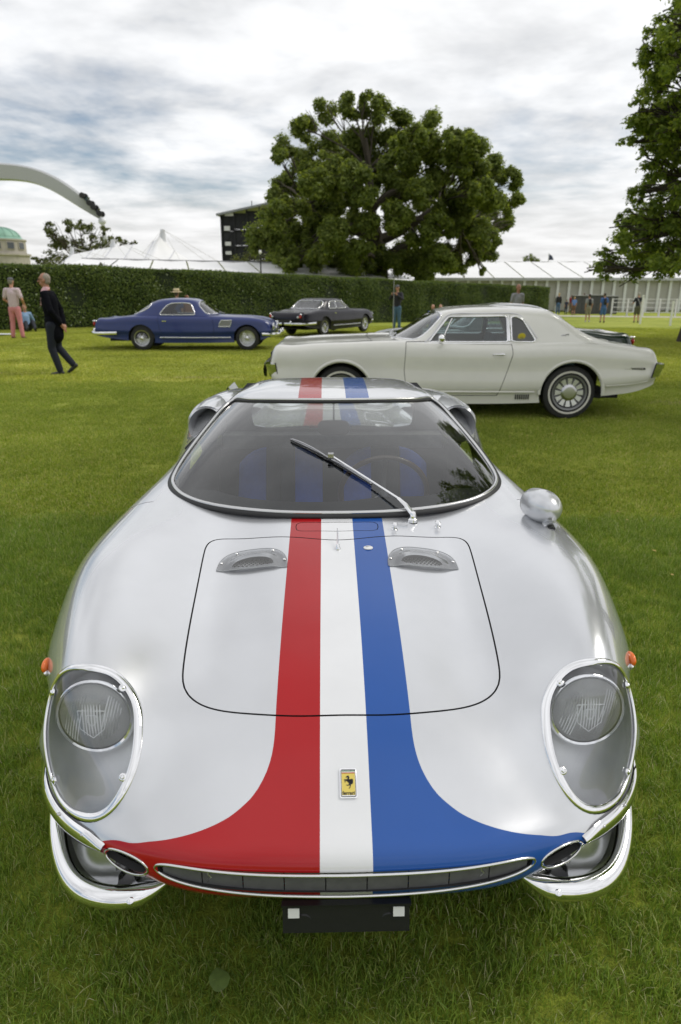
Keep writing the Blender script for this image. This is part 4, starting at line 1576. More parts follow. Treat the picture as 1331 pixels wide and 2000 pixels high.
def puff(n, c, r, rg, flat=.75, droop=.0, shell=.55):
    """leaf positions in a lumpy ellipsoid"""
    d = rg.normal(size=(n, 3)); d /= np.linalg.norm(d, axis=1, keepdims=True)
    rad = shell + (1 - shell) * rg.random(n) ** .7
    rad *= 1 + .22 * np.sin(d[:, 0] * 5 + c[0]) * np.sin(d[:, 1] * 5 + c[1]) + .12 * rg.normal(size=n)
    p = d * rad[:, None] * r
    p[:, 2] *= flat
    p[:, 2] -= droop * (p[:, 0] ** 2 + p[:, 1] ** 2) / r
    nr = d.copy(); nr[:, 2] += .8
    nr += rg.normal(size=(n, 3)) * .55
    return p + np.array(c), nr


def build_tree(name, label, clusters, trunk, forks, size, mat, per, bark=BARK, seed=3, flat=.75, droop=.12, group=None, limbs=True, tr=.9, shell=.45):
    """clusters: (Vector centre, radius); trunk: list of (Vector, r); forks: hub points for limbs"""
    rg = np.random.default_rng(seed); rd = random.Random(seed)
    base = trunk[0][0]
    root = empty(name, base, 0, label, 'tree', group)
    inv = -base
    mb = MB()
    mb.tube([p + inv for p, _ in trunk], [r for _, r in trunk], 14)
    for c, r in clusters:
        if not limbs: break
        hub = min(forks, key=lambda f: (f[0] - c).length + .3 * abs((f[0] - c).z))
        e = c - Vector((0, 0, r * .2))
        pts = limb(mb, hub[0] + inv, e + inv, hub[1] * rd.uniform(.3, .5), .05 * tr, .6, 8, rd)
        for k in range(5):
            q = pts[rd.randint(3, 6)]
            dv = Vector((rd.gauss(0, 1), rd.gauss(0, 1), rd.gauss(.2, .7))).normalized() * r * rd.uniform(.6, 1.0)
            limb(mb, q, (c + inv) + dv, .06 * tr, .015, .8, 5, rd)
    for i in range(1, len(forks)):
        pass
    mb.build('trunk', bark, root, smooth=True)
    P = []; N = []
    for c, r in clusters:
        k = int(per * r * r)
        # each cluster is itself a group of smaller puffs
        m = max(5, int(r * 5.0))
        for j in range(m):
            dv = rg.normal(size=3); dv /= np.linalg.norm(dv)
            cc = np.array(c + inv) + dv * r * .62 * np.array([1, 1, flat])
            p, n = puff(max(8, k // m), cc, r * rg.uniform(.32, .55), rg, flat, droop, shell)
            P.append(p); N.append(n)
    P = np.vstack(P); N = np.vstack(N)
    leaves_mesh('crown', P, N, size, mat, root, rg=rg)
    return root


# the spreading oak beyond the hedge
DO = 62
ocl = [(560, 290, 24), (600, 248, 28), (640, 215, 26), (690, 205, 26), (735, 215, 28), (780, 240, 24), (715, 190, 14), (840, 250, 30), (885, 275, 24), (905, 262, 18), (925, 300, 20), (960, 330, 26), (995, 350, 22), (1000, 395, 24), (985, 440, 20),
       (550, 310, 16), (590, 320, 30), (640, 290, 36), (700, 270, 38), (760, 285, 34), (810, 310, 32), (860, 320, 34), (910, 350, 32), (950, 385, 34), (545, 380, 22), (575, 400, 26), (545, 420, 30), (520, 460, 34), (500, 475, 20), (560, 470, 36),
       (600, 440, 32), (640, 400, 34), (640, 460, 34), (610, 500, 34), (560, 510, 34), (690, 370, 34), (700, 430, 30), (780, 370, 34), (740, 340, 30), (830, 380, 34), (880, 400, 32), (870, 440, 26), (920, 430, 34), (950, 460, 26),
       (680, 500, 36), (740, 520, 30), (790, 500, 34), (830, 520, 34), (880, 520, 22), (905, 520, 16), (820, 460, 24), (960, 480, 18), (930, 500, 14), (940, 530, 10), (990, 420, 18), (610, 340, 26), (660, 340, 30), (620, 370, 22)]
rd = random.Random(11)
cl = []
for (px, py, r) in ocl:
    D = DO + rd.uniform(-5.5, 5.5)
    cl.append((at(px, py, D), r / 1333 * .95 * DO * 1.16))
for k in range(42):
    cl.append((at(rd.uniform(545, 960), rd.uniform(300, 520), DO + rd.uniform(2, 8)), rd.uniform(1.0, 1.7)))
for k in range(18):
    cl.append((at(rd.uniform(560, 880), rd.uniform(490, 535), DO + rd.uniform(-7, 1)), 1.3))
for k in range(34):
    cl.append((at(rd.uniform(570, 960), rd.uniform(260, 480), DO - rd.uniform(4, 8)), rd.uniform(.9, 1.4)))
tb = Vector((at(742, 545, DO).x, DO, ground(at(742, 545, DO).x, DO)))
trunk = [(tb, 1.1), (tb + Vector((0, 0, 1.5)), .8), (at(742, 500, DO), .7), (at(738, 470, DO), .55), (at(728, 420, DO), .36), (at(722, 350, DO), .3), (at(715, 270, DO), .15)]
forks = [(at(738, 470, DO), .5), (at(728, 410, DO), .38), (at(800, 440, DO), .34), (at(860, 400, DO), .25), (at(640, 440, DO), .3), (at(600, 400, DO), .2), (at(722, 330, DO), .25), (at(780, 370, DO), .26), (at(742, 505, DO), .5), (at(900, 450, DO), .2)]
oak = build_tree('oak_tree', 'huge spreading oak with dark green crown standing beyond the clipped hedge', cl, trunk, forks, .27, OAK, 1500, seed=5, flat=.85, droop=.1, shell=.25)
# main arms of the oak joining the forks
mb = MB(); rdm = random.Random(2)
for a, b_, r0, r1 in ((0, 2, .48, .34), (2, 3, .34, .22), (0, 4, .42, .3), (4, 5, .3, .2), (1, 7, .34, .25), (1, 6, .34, .24), (8, 9, .4, .2)):
    limb(mb, forks[a][0] - tb, forks[b_][0] - tb, r0, r1, .5, 8, rdm)
mb.build('main_branch', BARK, oak, smooth=True)

# the tree on the right edge: layered sprays of larger leaves
DR = 21.5
rcl = []
rd = random.Random(21)
edge = [(-60, 1260), (-20, 1290), (15, 1285), (50, 1292), (80, 1255), (105, 1240), (135, 1238), (165, 1250), (195, 1240), (225, 1238), (255, 1226), (285, 1246), (315, 1250), (345, 1240), (375, 1240), (402, 1225), (430, 1205), (455, 1200), (478, 1175), (500, 1148), (525, 1160), (548, 1190), (570, 1240), (600, 1300)]
for (py, px) in edge:
    k = 0
    x = px + 14
    while x < 1560:
        r = rd.uniform(18, 32) if x > px + 20 else rd.uniform(12, 18)
        rcl.append((x + rd.uniform(-10, 6), py + rd.uniform(-26, 26), r))
        x += rd.uniform(20, 32); k += 1
for py in (-300, -240, -180, -120):
    for x in range(1330, 1640, 48):
        rcl.append((x + rd.uniform(-15, 15), py, 32))
cl = []
for (px, py, r) in rcl:
    D = DR + rd.uniform(-2.2, 2.2) * (1 if px < 1300 else 1.6)
    p = at(px, py, D)
    if p.z > ground(p.x, p.y) + 1.9:
        cl.append((p, r / 1333 * .95 * DR * 1.45))
tb = Vector((at(1352, 640, DR).x, DR, ground(at(1352, 640, DR).x, DR)))
trunk = [(tb - Vector((0, 0, .1)), .42), (tb + Vector((0, 0, .5)), .30), (tb + Vector((.05, 0, 2)), .26), (tb + Vector((.1, .1, 5)), .22), (tb + Vector((.2, 0, 9)), .14), (tb + Vector((.2, 0, 12.5)), .05)]
forks = [(tb + Vector((.07, 0, z)), .15) for z in (2.2, 3.2, 4.4, 5.6, 6.8, 8, 9.4)]
build_tree('lime_tree', 'tall leafy tree with low branches cut by the right edge of the picture', cl, trunk, forks, .125, LIME, 1250, seed=8, flat=.7, droop=.25, tr=.45, shell=.1)

# the tree beside the domed pavilion
DF = 95
fcl = [(100, 445, 16), (130, 440, 16), (155, 443, 16), (180, 452, 18), (205, 450, 12), (225, 465, 14), (245, 472, 8), (262, 475, 6), (110, 470, 22), (140, 475, 24), (170, 480, 22), (200, 480, 20), (90, 500, 18), (120, 505, 20), (70, 510, 12), (160, 505, 22), (97, 455, 10), (215, 495, 18)]
cl = [(at(px, py, DF + rd.uniform(-3, 3)), r / 1333 * .95 * DF) for px, py, r in fcl]
tb = Vector((at(150, 520, DF).x, DF, ground(at(150, 520, DF).x, DF)))
trunk = [(tb, .8), (tb + Vector((0, 0, 2)), .6), (tb + Vector((0, 0, 5)), .4)]
build_tree('far_tree', 'olive green tree standing between the domed pavilion and the peaked marquee', cl, trunk, [(tb + Vector((0, 0, 3)), .4), (tb + Vector((1, 0, 5)), .3)], .5, FARL, 110, seed=4, flat=.8)
# low bushes just behind the hedge
for (px, py, r, D, lab) in ((108, 512, 22, 34, 'round light green bush rising over the hedge at far left'), (203, 517, 12, 33, 'small dark bush poking above the hedge before the marquee roof'),
                            (490, 497, 26, 75, 'yellowish bush at the foot of the black stage tower')):
    c = at(px, py + 6, D)
    cl = [(c + Vector((dx * r * .02 * D / 34, 0, dz)), r / 1333 * D * .8) for dx, dz in ((-1, -.1), (0, .1), (1, -.1), (2, -.2))]
    tb = Vector((c.x, D, ground(c.x, D)))
    build_tree('bush', lab, cl, [(tb, .1), (c, .05)], [(c - Vector((0, 0, .5)), .06)], .14 * D / 34, FARL, 300 * (34 / D) ** 2, seed=int(px), tr=.3)
# three distant tree tops over the right marquee
c = at(1040, 503, 150)
cl = [(at(1030, 504, 150), .9), (at(1042, 507, 150), 1.0), (at(1052, 509, 150), .9), (at(1036, 500, 150), .7), (at(1042, 520, 148), 1.3)]
tb = Vector((c.x, 150, ground(c.x, 150)))
build_tree('distant_tree', 'distant treetop just showing above the long white marquee roof', cl, [(tb, .4), (c, .2)], [(c - Vector((0, 0, 2)), .2)], .4, OAK, 160, seed=9, group=None)
# dark trees out of frame to the right and behind, which the windscreen mirrors
for (x, y, h, s, lab) in ((9.3, 8.6, 16, 31, 'broad tree standing to the right of the striped coupe'),):
    rd = random.Random(s)
    cl = [(Vector((x + max(-3.2, min(3.5, rd.gauss(0, 1.9))), y + max(-4, min(4, rd.gauss(0, 2.0))), rd.uniform(2.6, h))), rd.uniform(.9, 1.5)) for k in range(84)]
    tb = Vector((x, y, 0))
    build_tree('shade_tree', lab, cl, [(tb, .4), (tb + Vector((0, 0, 5)), .3), (tb + Vector((0, 0, h - 1)), .08)], [(tb + Vector((0, 0, z)), .15) for z in (3, 5, 7, 9)], .2, LIME, 300, seed=s, tr=.4, flat=.6)

# ------------------------------------------------------------------ hedge
H0 = Vector((-27.8, 13.3, 0)); H1 = Vector((15.9, 54.6, 0))
hd = (H1 - H0); HL = hd.length; hd.normalize(); hn = Vector((hd.y, -hd.x, 0))      # hn points to the camera side
hg = empty('hedge', (H0.x, H0.y, ground(H0.x, H0.y)), 0, 'long clipped dark green hedge crossing behind the parked cars', 'hedge')
HH, HWD = 2.42, 1.3
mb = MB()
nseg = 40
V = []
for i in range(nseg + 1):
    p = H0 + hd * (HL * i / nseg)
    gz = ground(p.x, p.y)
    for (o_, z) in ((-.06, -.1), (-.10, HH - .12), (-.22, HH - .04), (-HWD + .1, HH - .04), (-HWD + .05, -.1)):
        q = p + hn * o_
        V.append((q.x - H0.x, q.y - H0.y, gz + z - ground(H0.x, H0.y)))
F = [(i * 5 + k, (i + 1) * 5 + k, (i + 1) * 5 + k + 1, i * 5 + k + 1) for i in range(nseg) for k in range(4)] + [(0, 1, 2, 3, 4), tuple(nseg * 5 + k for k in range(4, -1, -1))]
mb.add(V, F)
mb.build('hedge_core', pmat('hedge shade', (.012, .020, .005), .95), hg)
n = 170000
t = rng.random(n)
face = rng.random(n)
h = rng.random(n)
P = np.zeros((n, 3)); N = np.zeros((n, 3))
al = t * HL
lump = .07 * np.sin(al * 1.3) + .05 * np.sin(al * 3.1 + 1) + .05 * np.sin(h * 9 + al * .8)
isf = face < .72
top = (face >= .72) & (face < .97)
end = face >= .97
off = np.where(isf, lump + rng.normal(0, .05, n), np.where(top, -rng.random(n) * HWD, -rng.random(n) * HWD))
zz_ = np.where(isf, h * HH, np.where(top, HH + .025 * np.sin(al * 1.1) + rng.normal(0, .03, n), h * HH))
al = np.where(end, HL + rng.normal(.03, .06, n), al)
P[:, 0] = hd.x * al + hn.x * off; P[:, 1] = hd.y * al + hn.y * off
P[:, 2] = zz_ + ground(P[:, 0] + H0.x, P[:, 1] + H0.y) - ground(H0.x, H0.y)
N[:, 0] = np.where(isf, hn.x, 0) + np.where(end, hd.x, 0); N[:, 1] = np.where(isf, hn.y, 0) + np.where(end, hd.y, 0); N[:, 2] = np.where(top, 1, .25)
N += rng.normal(0, .55, (n, 3))
leaves_mesh('foliage', P, N, .085, HEDGE, hg)
# bright young shoots and pale bindweed flowers on the face
n = 260
al = HL * (.25 + .4 * rng.random(n)); h = rng.random(n) * HH
P = np.zeros((n, 3)); P[:, 0] = hd.x * al + hn.x * .12; P[:, 1] = hd.y * al + hn.y * .12; P[:, 2] = h + ground(P[:, 0] + H0.x, P[:, 1] + H0.y) - ground(H0.x, H0.y)
N = np.tile(np.array(hn), (n, 1)) + rng.normal(0, .3, (n, 3))
leaves_mesh('pale_flowers', P, N, .06, pmat('pale leaf', (.30, .34, .22), .7), hg, aspect=.9, kind='stuff')

# ------------------------------------------------------------------ marquees
CANVAS = pmat('white marquee canvas', (.80, .80, .80), .55, var=.03, vscale=.5)
GREYWALL = pmat('grey marquee wall', (.38, .37, .35), .8, var=.06, vscale=1.5)
ALU = pmat('aluminium post', (.66, .67, .68), .45, .2)
ROPE = pmat('guy rope', (.55, .54, .5), .8)


def surf_patch(name, quads, mat, par, off):
    mb = MB()
    for q in quads:
        mb.add([Vector(v) - off for v in q], [list(range(len(q)))])
    return mb.build(name, mat, par, fixn=False)


def panels(name, a, b, c, d, n, mat, par, off, seam_t=.012, mb=None):
    """a sheet a-b (lower edge) c-d (upper edge) split in n lifted panels with welded seams between"""
    a, b, c, d = map(Vector, (a, b, c, d))
    for i in range(n):
        t0 = (i + .02) / n; t1 = (i + .98) / n
        V = []
        for t in (t0, (t0 + t1) / 2, t1):
            lo = a.lerp(b, t); hi = d.lerp(c, t)
            sag = -.06 if t == (t0 + t1) / 2 else 0
            for s_ in (0, .5, 1):
                p = lo.lerp(hi, s_)
                V.append(p + Vector((0, 0, sag)) - off)
        mk(name, V, [(j * 3 + k, (j + 1) * 3 + k, (j + 1) * 3 + k + 1, j * 3 + k + 1) for j in range(2) for k in range(2)], mat, par, smooth=True)


# long frame tent behind the hedge (left of the oak)
D1, D2 = 54.0, 60.0
fl_ = at(128, 520, D1 - 8); 
A = at(120, 521, 46); B = at(800, 549, 60); Cc = at(692, 516, 66); Dd = at(160, 505, 53)
B = at(752, 543, 60)
mqa = empty('frame_marquee', (A.x, A.y, ground(A.x, A.y)), 0, 'long low white marquee roof running behind the hedge left of the oak', 'marquee')
off = Vector(mqa.location)
panels('roof_panel', A, B, Cc, Dd, 9, CANVAS, mqa, off)
# gable ends and back slope
Bk = Vector((B.x + 4, B.y + 12, B.z)); Ak = Vector((A.x + 3, A.y + 12, A.z))
surf_patch('back_slope', [[Dd, Cc, Bk, Ak]], CANVAS, mqa, off)
surf_patch('gable', [[B, Bk, Cc]], pmat('grey canvas', (.5, .51, .53), .6), mqa, off)
surf_patch('gable', [[A, Dd, Ak]], pmat('grey canvas', (.5, .51, .53), .6), mqa, off)
for (p, q) in ((A, B), (Ak, Bk)):
    mb = MB()
    for k in range(10):
        w_ = p.lerp(q, k / 9)
        mb.bar(Vector((w_.x, w_.y, ground(w_.x, w_.y))) - off, w_ - off, .12)
    mb.build('post', ALU, mqa)
mb = MB(); mb.bar(Dd - off, Cc - off, .10); mb.bar(A - off, B - off, .14); mb.bar(Cc - off, B - off, .1); mb.build('ridge_beam', pmat('beam grey', (.3, .3, .31), .5), mqa)
# lamp post behind the tent
c = at(509, 497, 52); g0 = ground(c.x, 52)
mb = MB(); mb.tube([(0, 0, 0), (0, 0, c.z - g0)], .05, 8); lp = mb.build('lamp_post', BLACK, None); lp.location = (c.x, 52, g0); tag(lp, 'thin dark post with white lantern in front of the long marquee roof', 'lamp post')
mb = MB(); mb.ball((0, 0, c.z - g0 + .15), (.11, .11, .15), 10, 8); mb.build('lantern', pmat('opal glass', (.75, .75, .72), .3), lp, smooth=True)

# peaked marquee with three masts
DP = 80
pk = empty('peaked_marquee', (at(250, 520, DP).x, DP, ground(at(250, 520, DP).x, DP)), 0, 'white peaked marquee held up by masts and guy ropes behind the hedge', 'marquee')
off = Vector(pk.location)
tops = [at(143, 500, DP), at(222, 484, DP), at(318, 474, DP)]
V = []; F = []
nu_ = 61
x0 = at(118, 520, DP).x; x1 = at(384, 520, DP).x
zt_ = []
K = 9
for i in range(nu_):
    x = x0 + (x1 - x0) * i / (nu_ - 1)
    # ridge height: catenary-like swoops between the mast heads
    z = at(143, 514, DP).z
    px = 118 + (384 - 118) * i / (nu_ - 1)
    ry = np.interp(px, [118, 143, 222, 260, 300, 312, 318, 324, 334, 350, 372, 384], [520, 497, 482, 478, 474, 466, 456, 466, 480, 495, 508, 514])
    zr = at(px, ry, DP).z
    ze = at(px, 522, DP).z - .6
    for k in range(K):
        t = k / (K - 1)
        yy = -9 + 9 * t
        zz2 = ze + (zr - ze) * t ** 1.5
        V.append(Vector((x, DP + yy, zz2)) - off)
    for k in range(1, K):
        t = 1 - k / (K - 1)
        V.append(Vector((x, DP + 9 * (1 - t), ze + (zr - ze) * t ** 1.5)) - off)
M2 = 2 * K - 1
for i in range(nu_ - 1):
    for k in range(M2 - 1):
        F.append((i * M2 + k, (i + 1) * M2 + k, (i + 1) * M2 + k + 1, i * M2 + k + 1))
mk('canopy', V, F, CANVAS, pk)
for i in range(6, nu_, 9):
    mb = MB(); mb.tube([V[i * M2 + k] + Vector((0, 0, .03)) for k in range(K)], .05, 5); mb.build('welded_seam', pmat('seam tape', (.55, .56, .6), .6), pk, smooth=True)
for (px, p0, p1, w_) in ((141, 520, 482, .26), (221, 500, 468, .30), (318, 480, 448, .34)):
    a = at(px, p0, DP); b_ = at(px, p1, DP)
    mb = MB(); mb.tube([a - off, b_ - off], [w_ * 1.25, w_ * .7], 10); mb.tube([Vector((a.x, a.y, ground(a.x, a.y))) - off, a - off], .12, 8); mb.build('mast', pmat('mast cover', (.62, .63, .66), .5), pk, smooth=True)
    mb = MB()
    for dx in (-62, -34, 42, 100, 128):
        e = at(px + dx, 522, DP - 4 if dx < 0 else DP - 8)
        mb.tube([b_ - off, e - off], .02, 4)
    mb.build('guy_rope', ROPE, pk)

# marquee at the far right with posts along its wall
DM = 74
mr = empty('long_marquee', (at(1000, 600, DM).x, DM, ground(at(1000, 600, DM).x, DM)), 0, 'long white marquee with grey panelled wall at far right', 'marquee')
off = Vector(mr.location)
xL = at(925, 543, DM).x - 4; xR = at(1331, 543, DM).x + 14
ze = at(1150, 543, DM).z; zr = at(1100, 511, DM + 9).z
panels('roof_panel', (xL, DM - .5, ze), (xR, DM - .5, ze), (xR, DM + 9, zr), (xL, DM + 9, zr), 13, CANVAS, mr, off)
surf_patch('back_slope', [[Vector((xL, DM + 9, zr)), Vector((xR, DM + 9, zr)), Vector((xR, DM + 18, ze)), Vector((xL, DM + 18, ze))]], CANVAS, mr, off)
mb = MB(); mb.box(Vector(((xL + xR) / 2, DM - .55, ze - .12)) - off, (xR - xL, .12, .28)); mb.build('eave_beam', pmat('eave grey', (.42, .43, .45), .5), mr)
gz = min(ground(xL, DM), ground(xR, DM))
npan = 34
for k in range(npan):
    xa = xL + (xR - xL) * k / npan; xb = xL + (xR - xL) * (k + 1) / npan
    mb = MB(); mb.box(Vector(((xa + xb) / 2, DM, (ze + gz) / 2)) - off, (xb - xa - .10, .06, ze - gz - .3)); mb.build('wall_panel', GREYWALL, mr)
    mb = MB(); mb.box(Vector((xa, DM - .10, (ze + gz) / 2)) - off, (.26, .16, ze - gz)); mb.build('post', ALU, mr)

# ------------------------------------------------------------------ black stage tower
DS = 88
st = empty('stage_tower', (at(478, 510, DS).x, DS, ground(at(478, 510, DS).x, DS)), 0, 'black scaffold stage tower with slanting roof beside the oak', 'tower')
off = Vector(st.location)
SB = pmat('black scrim', (.018, .019, .022), .8, var=.25, vscale=1.2)
ST_ = pmat('scaffold steel', (.03, .031, .034), .8, .0, spec=.2)
pl_, pr_ = at(436, 505, DS), at(560, 505, DS)
zb_ = ground(pl_.x, DS)
zl, zrr = at(436, 417, DS).z, at(520, 402, DS).z
slope = (zrr - zl) / (at(520, 402, DS).x - at(436, 417, DS).x)
WB = pr_.x - pl_.x
cols_ = 5
for i in range(cols_):
    for j in range(6):
        xa = pl_.x + WB * i / cols_; xb = pl_.x + WB * (i + 1) / cols_
        topz = zl + slope * ((xa + xb) / 2 - pl_.x) - .3
        za = zb_ + (topz - zb_) * j / 6; zb2 = zb_ + (topz - zb_) * (j + 1) / 6
        mb = MB(); mb.box(Vector(((xa + xb) / 2, DS + .2, (za + zb2) / 2)) - off, (xb - xa - .04, .1, zb2 - za - .04)); mb.build('scrim_panel', SB, st)
mb = MB()
for i in range(cols_ + 1):
    x = pl_.x + WB * i / cols_
    for dy in (0, 6):
        mb.bar(Vector((x, DS + dy, zb_)) - off, Vector((x, DS + dy, zl + slope * (x - pl_.x))) - off, .16)
for j in range(1, 7):
    z = zb_ + (zl - zb_) * j / 6
    mb.bar(Vector((pl_.x, DS - .02, z - .1)) - off, Vector((pr_.x, DS - .02, z - .1)) - off, .10)
for i in range(cols_):
    for j in range(2, 6):
        xa = pl_.x + WB * i / cols_; xb = pl_.x + WB * (i + 1) / cols_
        mb.bar(Vector((xa, DS - .03, zb_ + (zl - zb_) * j / 6)) - off, Vector((xb, DS - .03, zb_ + (zl - zb_) * (j + 1) / 6)) - off, .06)
mb.build('scaffold_frame', ST_, st)
mb = MB(); mb.box(Vector((pl_.x, DS + 3, (zb_ + zl) / 2)) - off, (.1, 6, zl - zb_ - .4)); mb.build('side_scrim', SB, st)
ra = at(422, 417, DS - 1); rb = Vector((pr_.x + 1, DS - 1, zl + slope * (pr_.x + 1 - pl_.x) + .3))
mb = MB(); mb.add([Vector(v) - off for v in (ra, rb, rb + Vector((0, 8, .3)), ra + Vector((0, 8, .3)), ra + Vector((0, 0, -.22)), rb + Vector((0, 0, -.22)), rb + Vector((0, 8, .08)), ra + Vector((0, 8, .08)))],
                  [(0, 1, 2, 3), (7, 6, 5, 4), (0, 4, 5, 1), (1, 5, 6, 2), (2, 6, 7, 3), (3, 7, 4, 0)]); mb.build('roof', pmat('tower roof', (.22, .23, .24), .6), st)
for (px, py, w_, h_) in ((448, 419, 16, 5), (444, 446, 11, 8), (446, 476, 11, 7), (447, 494, 11, 6)):
    c = at(px, py, DS - .15); s_ = .063
    mb = MB(); mb.box(c - off, (w_ * s_, .1, h_ * s_)); mb.build('white_box', pmat('white box', (.6, .6, .6), .6), st)
mb = MB(); c = at(492, 403, DS); mb.tube([c - off, at(492, 392, DS) - off], .05, 5); mb.build('aerial', ST_, st)

# ------------------------------------------------------------------ domed pavilion
DB = 108
pc = at(9, 515, DB)
pv = empty('domed_pavilion', (pc.x, DB, ground(pc.x, DB)), 0, 'round stone pavilion with a green copper dome at far left', 'building')
off = Vector(pv.location)
STONE = pmat('pale stone', (.42, .39, .34), .85, var=.14, vscale=1.2, bump=.2, bscale=6)
COPPER = pmat('green copper', (.22, .40, .31), .55, .1, var=.12, vscale=1.0)
u = DB * .95 / 1333
zb0 = at(9, 497, DB).z - off.z; z1 = at(9, 468, DB).z - off.z; z2 = at(9, 464, DB).z - off.z; z3 = at(9, 444, DB).z - off.z
R1 = 43 * u
mb = MB(); mb.lathe([(R1, 0), (R1, z1 - .25)], 28); mb.lathe([(R1, z1 - .25), (R1 * 1.05, z1 - .2), (R1 * 1.05, z1), (R1 * .98, z1 + .02)], 28)
mb.lathe([(47 * u, 0), (47 * u, zb0 - .3), (50 * u, zb0 - .2), (50 * u, zb0 + .05), (R1, zb0 + .1)], 28); mb.build('wall', STONE, pv, smooth=True, auto=30)
mb = MB(); mb.lathe([(36 * u * math.cos(a), z2 - .2 + (z3 - z2 + .2) * math.sin(a)) for a in np.linspace(0, math.pi / 2, 12)][:-1] + [(.001, z3)], 28)
mb.lathe([(R1 * .98, z1), (36 * u, z2)], 28); dm = mb.build('dome', COPPER, pv, smooth=True)
for k in range(14):
    a = 2 * math.pi * k / 14
    mb = MB(); mb.tube([(36.3 * u * math.cos(b_) * math.cos(a), 36.3 * u * math.cos(b_) * math.sin(a), z2 - .2 + (z3 - z2 + .25) * math.sin(b_)) for b_ in np.linspace(0, 1.5, 8)], .04, 4); mb.build('rib', COPPER, dm)
for a in (-75, -45, -105, -15, -135):
    ar = R(a)
    q = Matrix.Rotation(ar + math.pi / 2, 3, 'Z')
    zc_w = at(9, 481, DB).z - off.z
    mb = MB(); mb.box((R1 * 1.0 * math.cos(ar), R1 * 1.0 * math.sin(ar), zc_w), (1.15, .2, 1.05), q); wf = mb.build('window', STONE, pv)
    mb = MB(); mb.box((R1 * 1.02 * math.cos(ar), R1 * 1.02 * math.sin(ar), zc_w), (.9, .2, .85), q); mb.build('pane', pmat('far window glass', (.10, .11, .13), .2), wf)

# ------------------------------------------------------------------ steel arch sculpture carrying cars
DA = 100
ar = empty('arch_sculpture', (at(-330, 520, DA).x, DA, ground(at(-330, 520, DA).x, DA)), 0, 'tall white steel arch sculpture sweeping in from the left edge with cars on its tip', 'sculpture')
off = Vector(ar.location)
up_ = [(-330, 520), (-300, 440), (-240, 380), (-160, 338), (-80, 320), (0, 318), (60, 326), (110, 346), (150, 373), (180, 399), (198, 425)]
lo_ = [(-290, 520), (-262, 452), (-215, 405), (-145, 370), (-75, 354), (0, 351), (52, 355), (97, 370), (140, 395), (172, 415), (196, 429)]
U = curve([at(x, y, DA) for x, y in up_], 60); Lw = curve([at(x, y, DA) for x, y in lo_], 60)
V = []; F = []
for i in range(60):
    u_ = Vector(U[i]) - off; l_ = Vector(Lw[i]) - off
    m_ = (u_ + l_) / 2
    dd = max(.15, (u_ - l_).length * .42)
    V += [u_, u_.lerp(l_, .12) + Vector((0, -dd * .5, 0)), l_.lerp(u_, .05) + Vector((0, -dd * .35, 0)), l_, l_ + Vector((0, dd, 0)), u_ + Vector((0, dd, 0))]
for i in range(59):
    for k in range(6):
        k2 = (k + 1) % 6
        F.append((i * 6 + k, (i + 1) * 6 + k, (i + 1) * 6 + k2, i * 6 + k2))
F += [(0, 1, 2, 3, 4, 5), tuple(59 * 6 + k for k in range(5, -1, -1))]
mb = MB(); mb.add(V, F); mb.build('arch', pmat('white painted steel', (.40, .41, .42), .35, .1), ar, smooth=True, auto=25)
for (pa, pb, lab, body_c) in (((156, 381), (178, 404), 'dark racing car fixed near the top of the steel arch', (.03, .05, .05)), ((178, 404), (197, 424), 'dark racing car fixed at the very tip of the steel arch', (.02, .02, .02))):
    a = at(pa[0], pa[1] + 1, DA - .8); b_ = at(pb[0], pb[1] + 1, DA - .8)
    d = (b_ - a); L = d.length; d.normalize()
    ang = math.atan2(d.z, d.x)
    rc = empty('sculpture_car', a, 0, lab, 'racing car', 'racing cars mounted on the steel arch')
    rc.rotation_euler = (0, -ang, 0)
    mb = MB()
    prof_ = [(.0, .25), (.1 * L, .42), (.35 * L, .50), (.5 * L, .75), (.56 * L, .55), (.9 * L, .42), (L, .22), (L, .12), (0, .12)]
    mb.prism(prof_, -.35, .35); mb.build('body', pmat('sculpture car %d' % pa[0], body_c, .25, .2), rc)
    for wx in (.2 * L, .82 * L):
        for wy in (-.6, .6):
            mb = MB(); mb.lathe([(.001, -.14), (.36, -.14), (.38, -.08), (.38, .08), (.36, .14), (.001, .14)], 14, axis='Y', loc=(wx, wy, .36)); mb.build('wheel', TYRE, rc, smooth=True)
c = at(200, 432, DA - .5)
mb = MB(); mb.ball((0, 0, 0), (.55, .4, .45), 12, 8); mb.tube([(0, 0, 0), (.2, .2, -3)], .25, 8); o = mb.build('support_pod', pmat('white pod', (.75, .76, .78), .4), ar, smooth=True); o.location = c - off

# ------------------------------------------------------------------ path, fence, barriers at right
PATH = pmat('pale gravel path', (.52, .49, .42), .9, var=.08, vscale=2, bump=.3, bscale=30)
V = []; F = []
for i, x in enumerate(np.linspace(10, 60, 26)):
    y0 = 63.5 - (x - 15) * .28
    for dy in (0, 2.6):
        V.append((x, y0 + dy, ground(x, y0 + dy) + .012))
F = [(2 * i, 2 * i + 2, 2 * i + 3, 2 * i + 1) for i in range(25)]
p_ = mk('path', V, F, PATH); p_['kind'] = 'structure'
WHITEP = pmat('white painted wood', (.72, .72, .70), .5)
fe = empty('rail_fence', (20, 60, ground(20, 60)), 0, 'white post and rail fence in front of the right marquee wall', 'fence')
off = Vector(fe.location)
pa = at(1195, 606, 64); pb = at(1420, 606, 60)
for k in range(8):
    t = k / 7; x = pa.x + (pb.x - pa.x) * t; y = pa.y + (pb.y - pa.y) * t; g0 = ground(x, y)
    mb = MB(); mb.box(Vector((x, y, g0 + .75)) - off, (.12, .12, 1.5)); mb.build('post', WHITEP, fe)
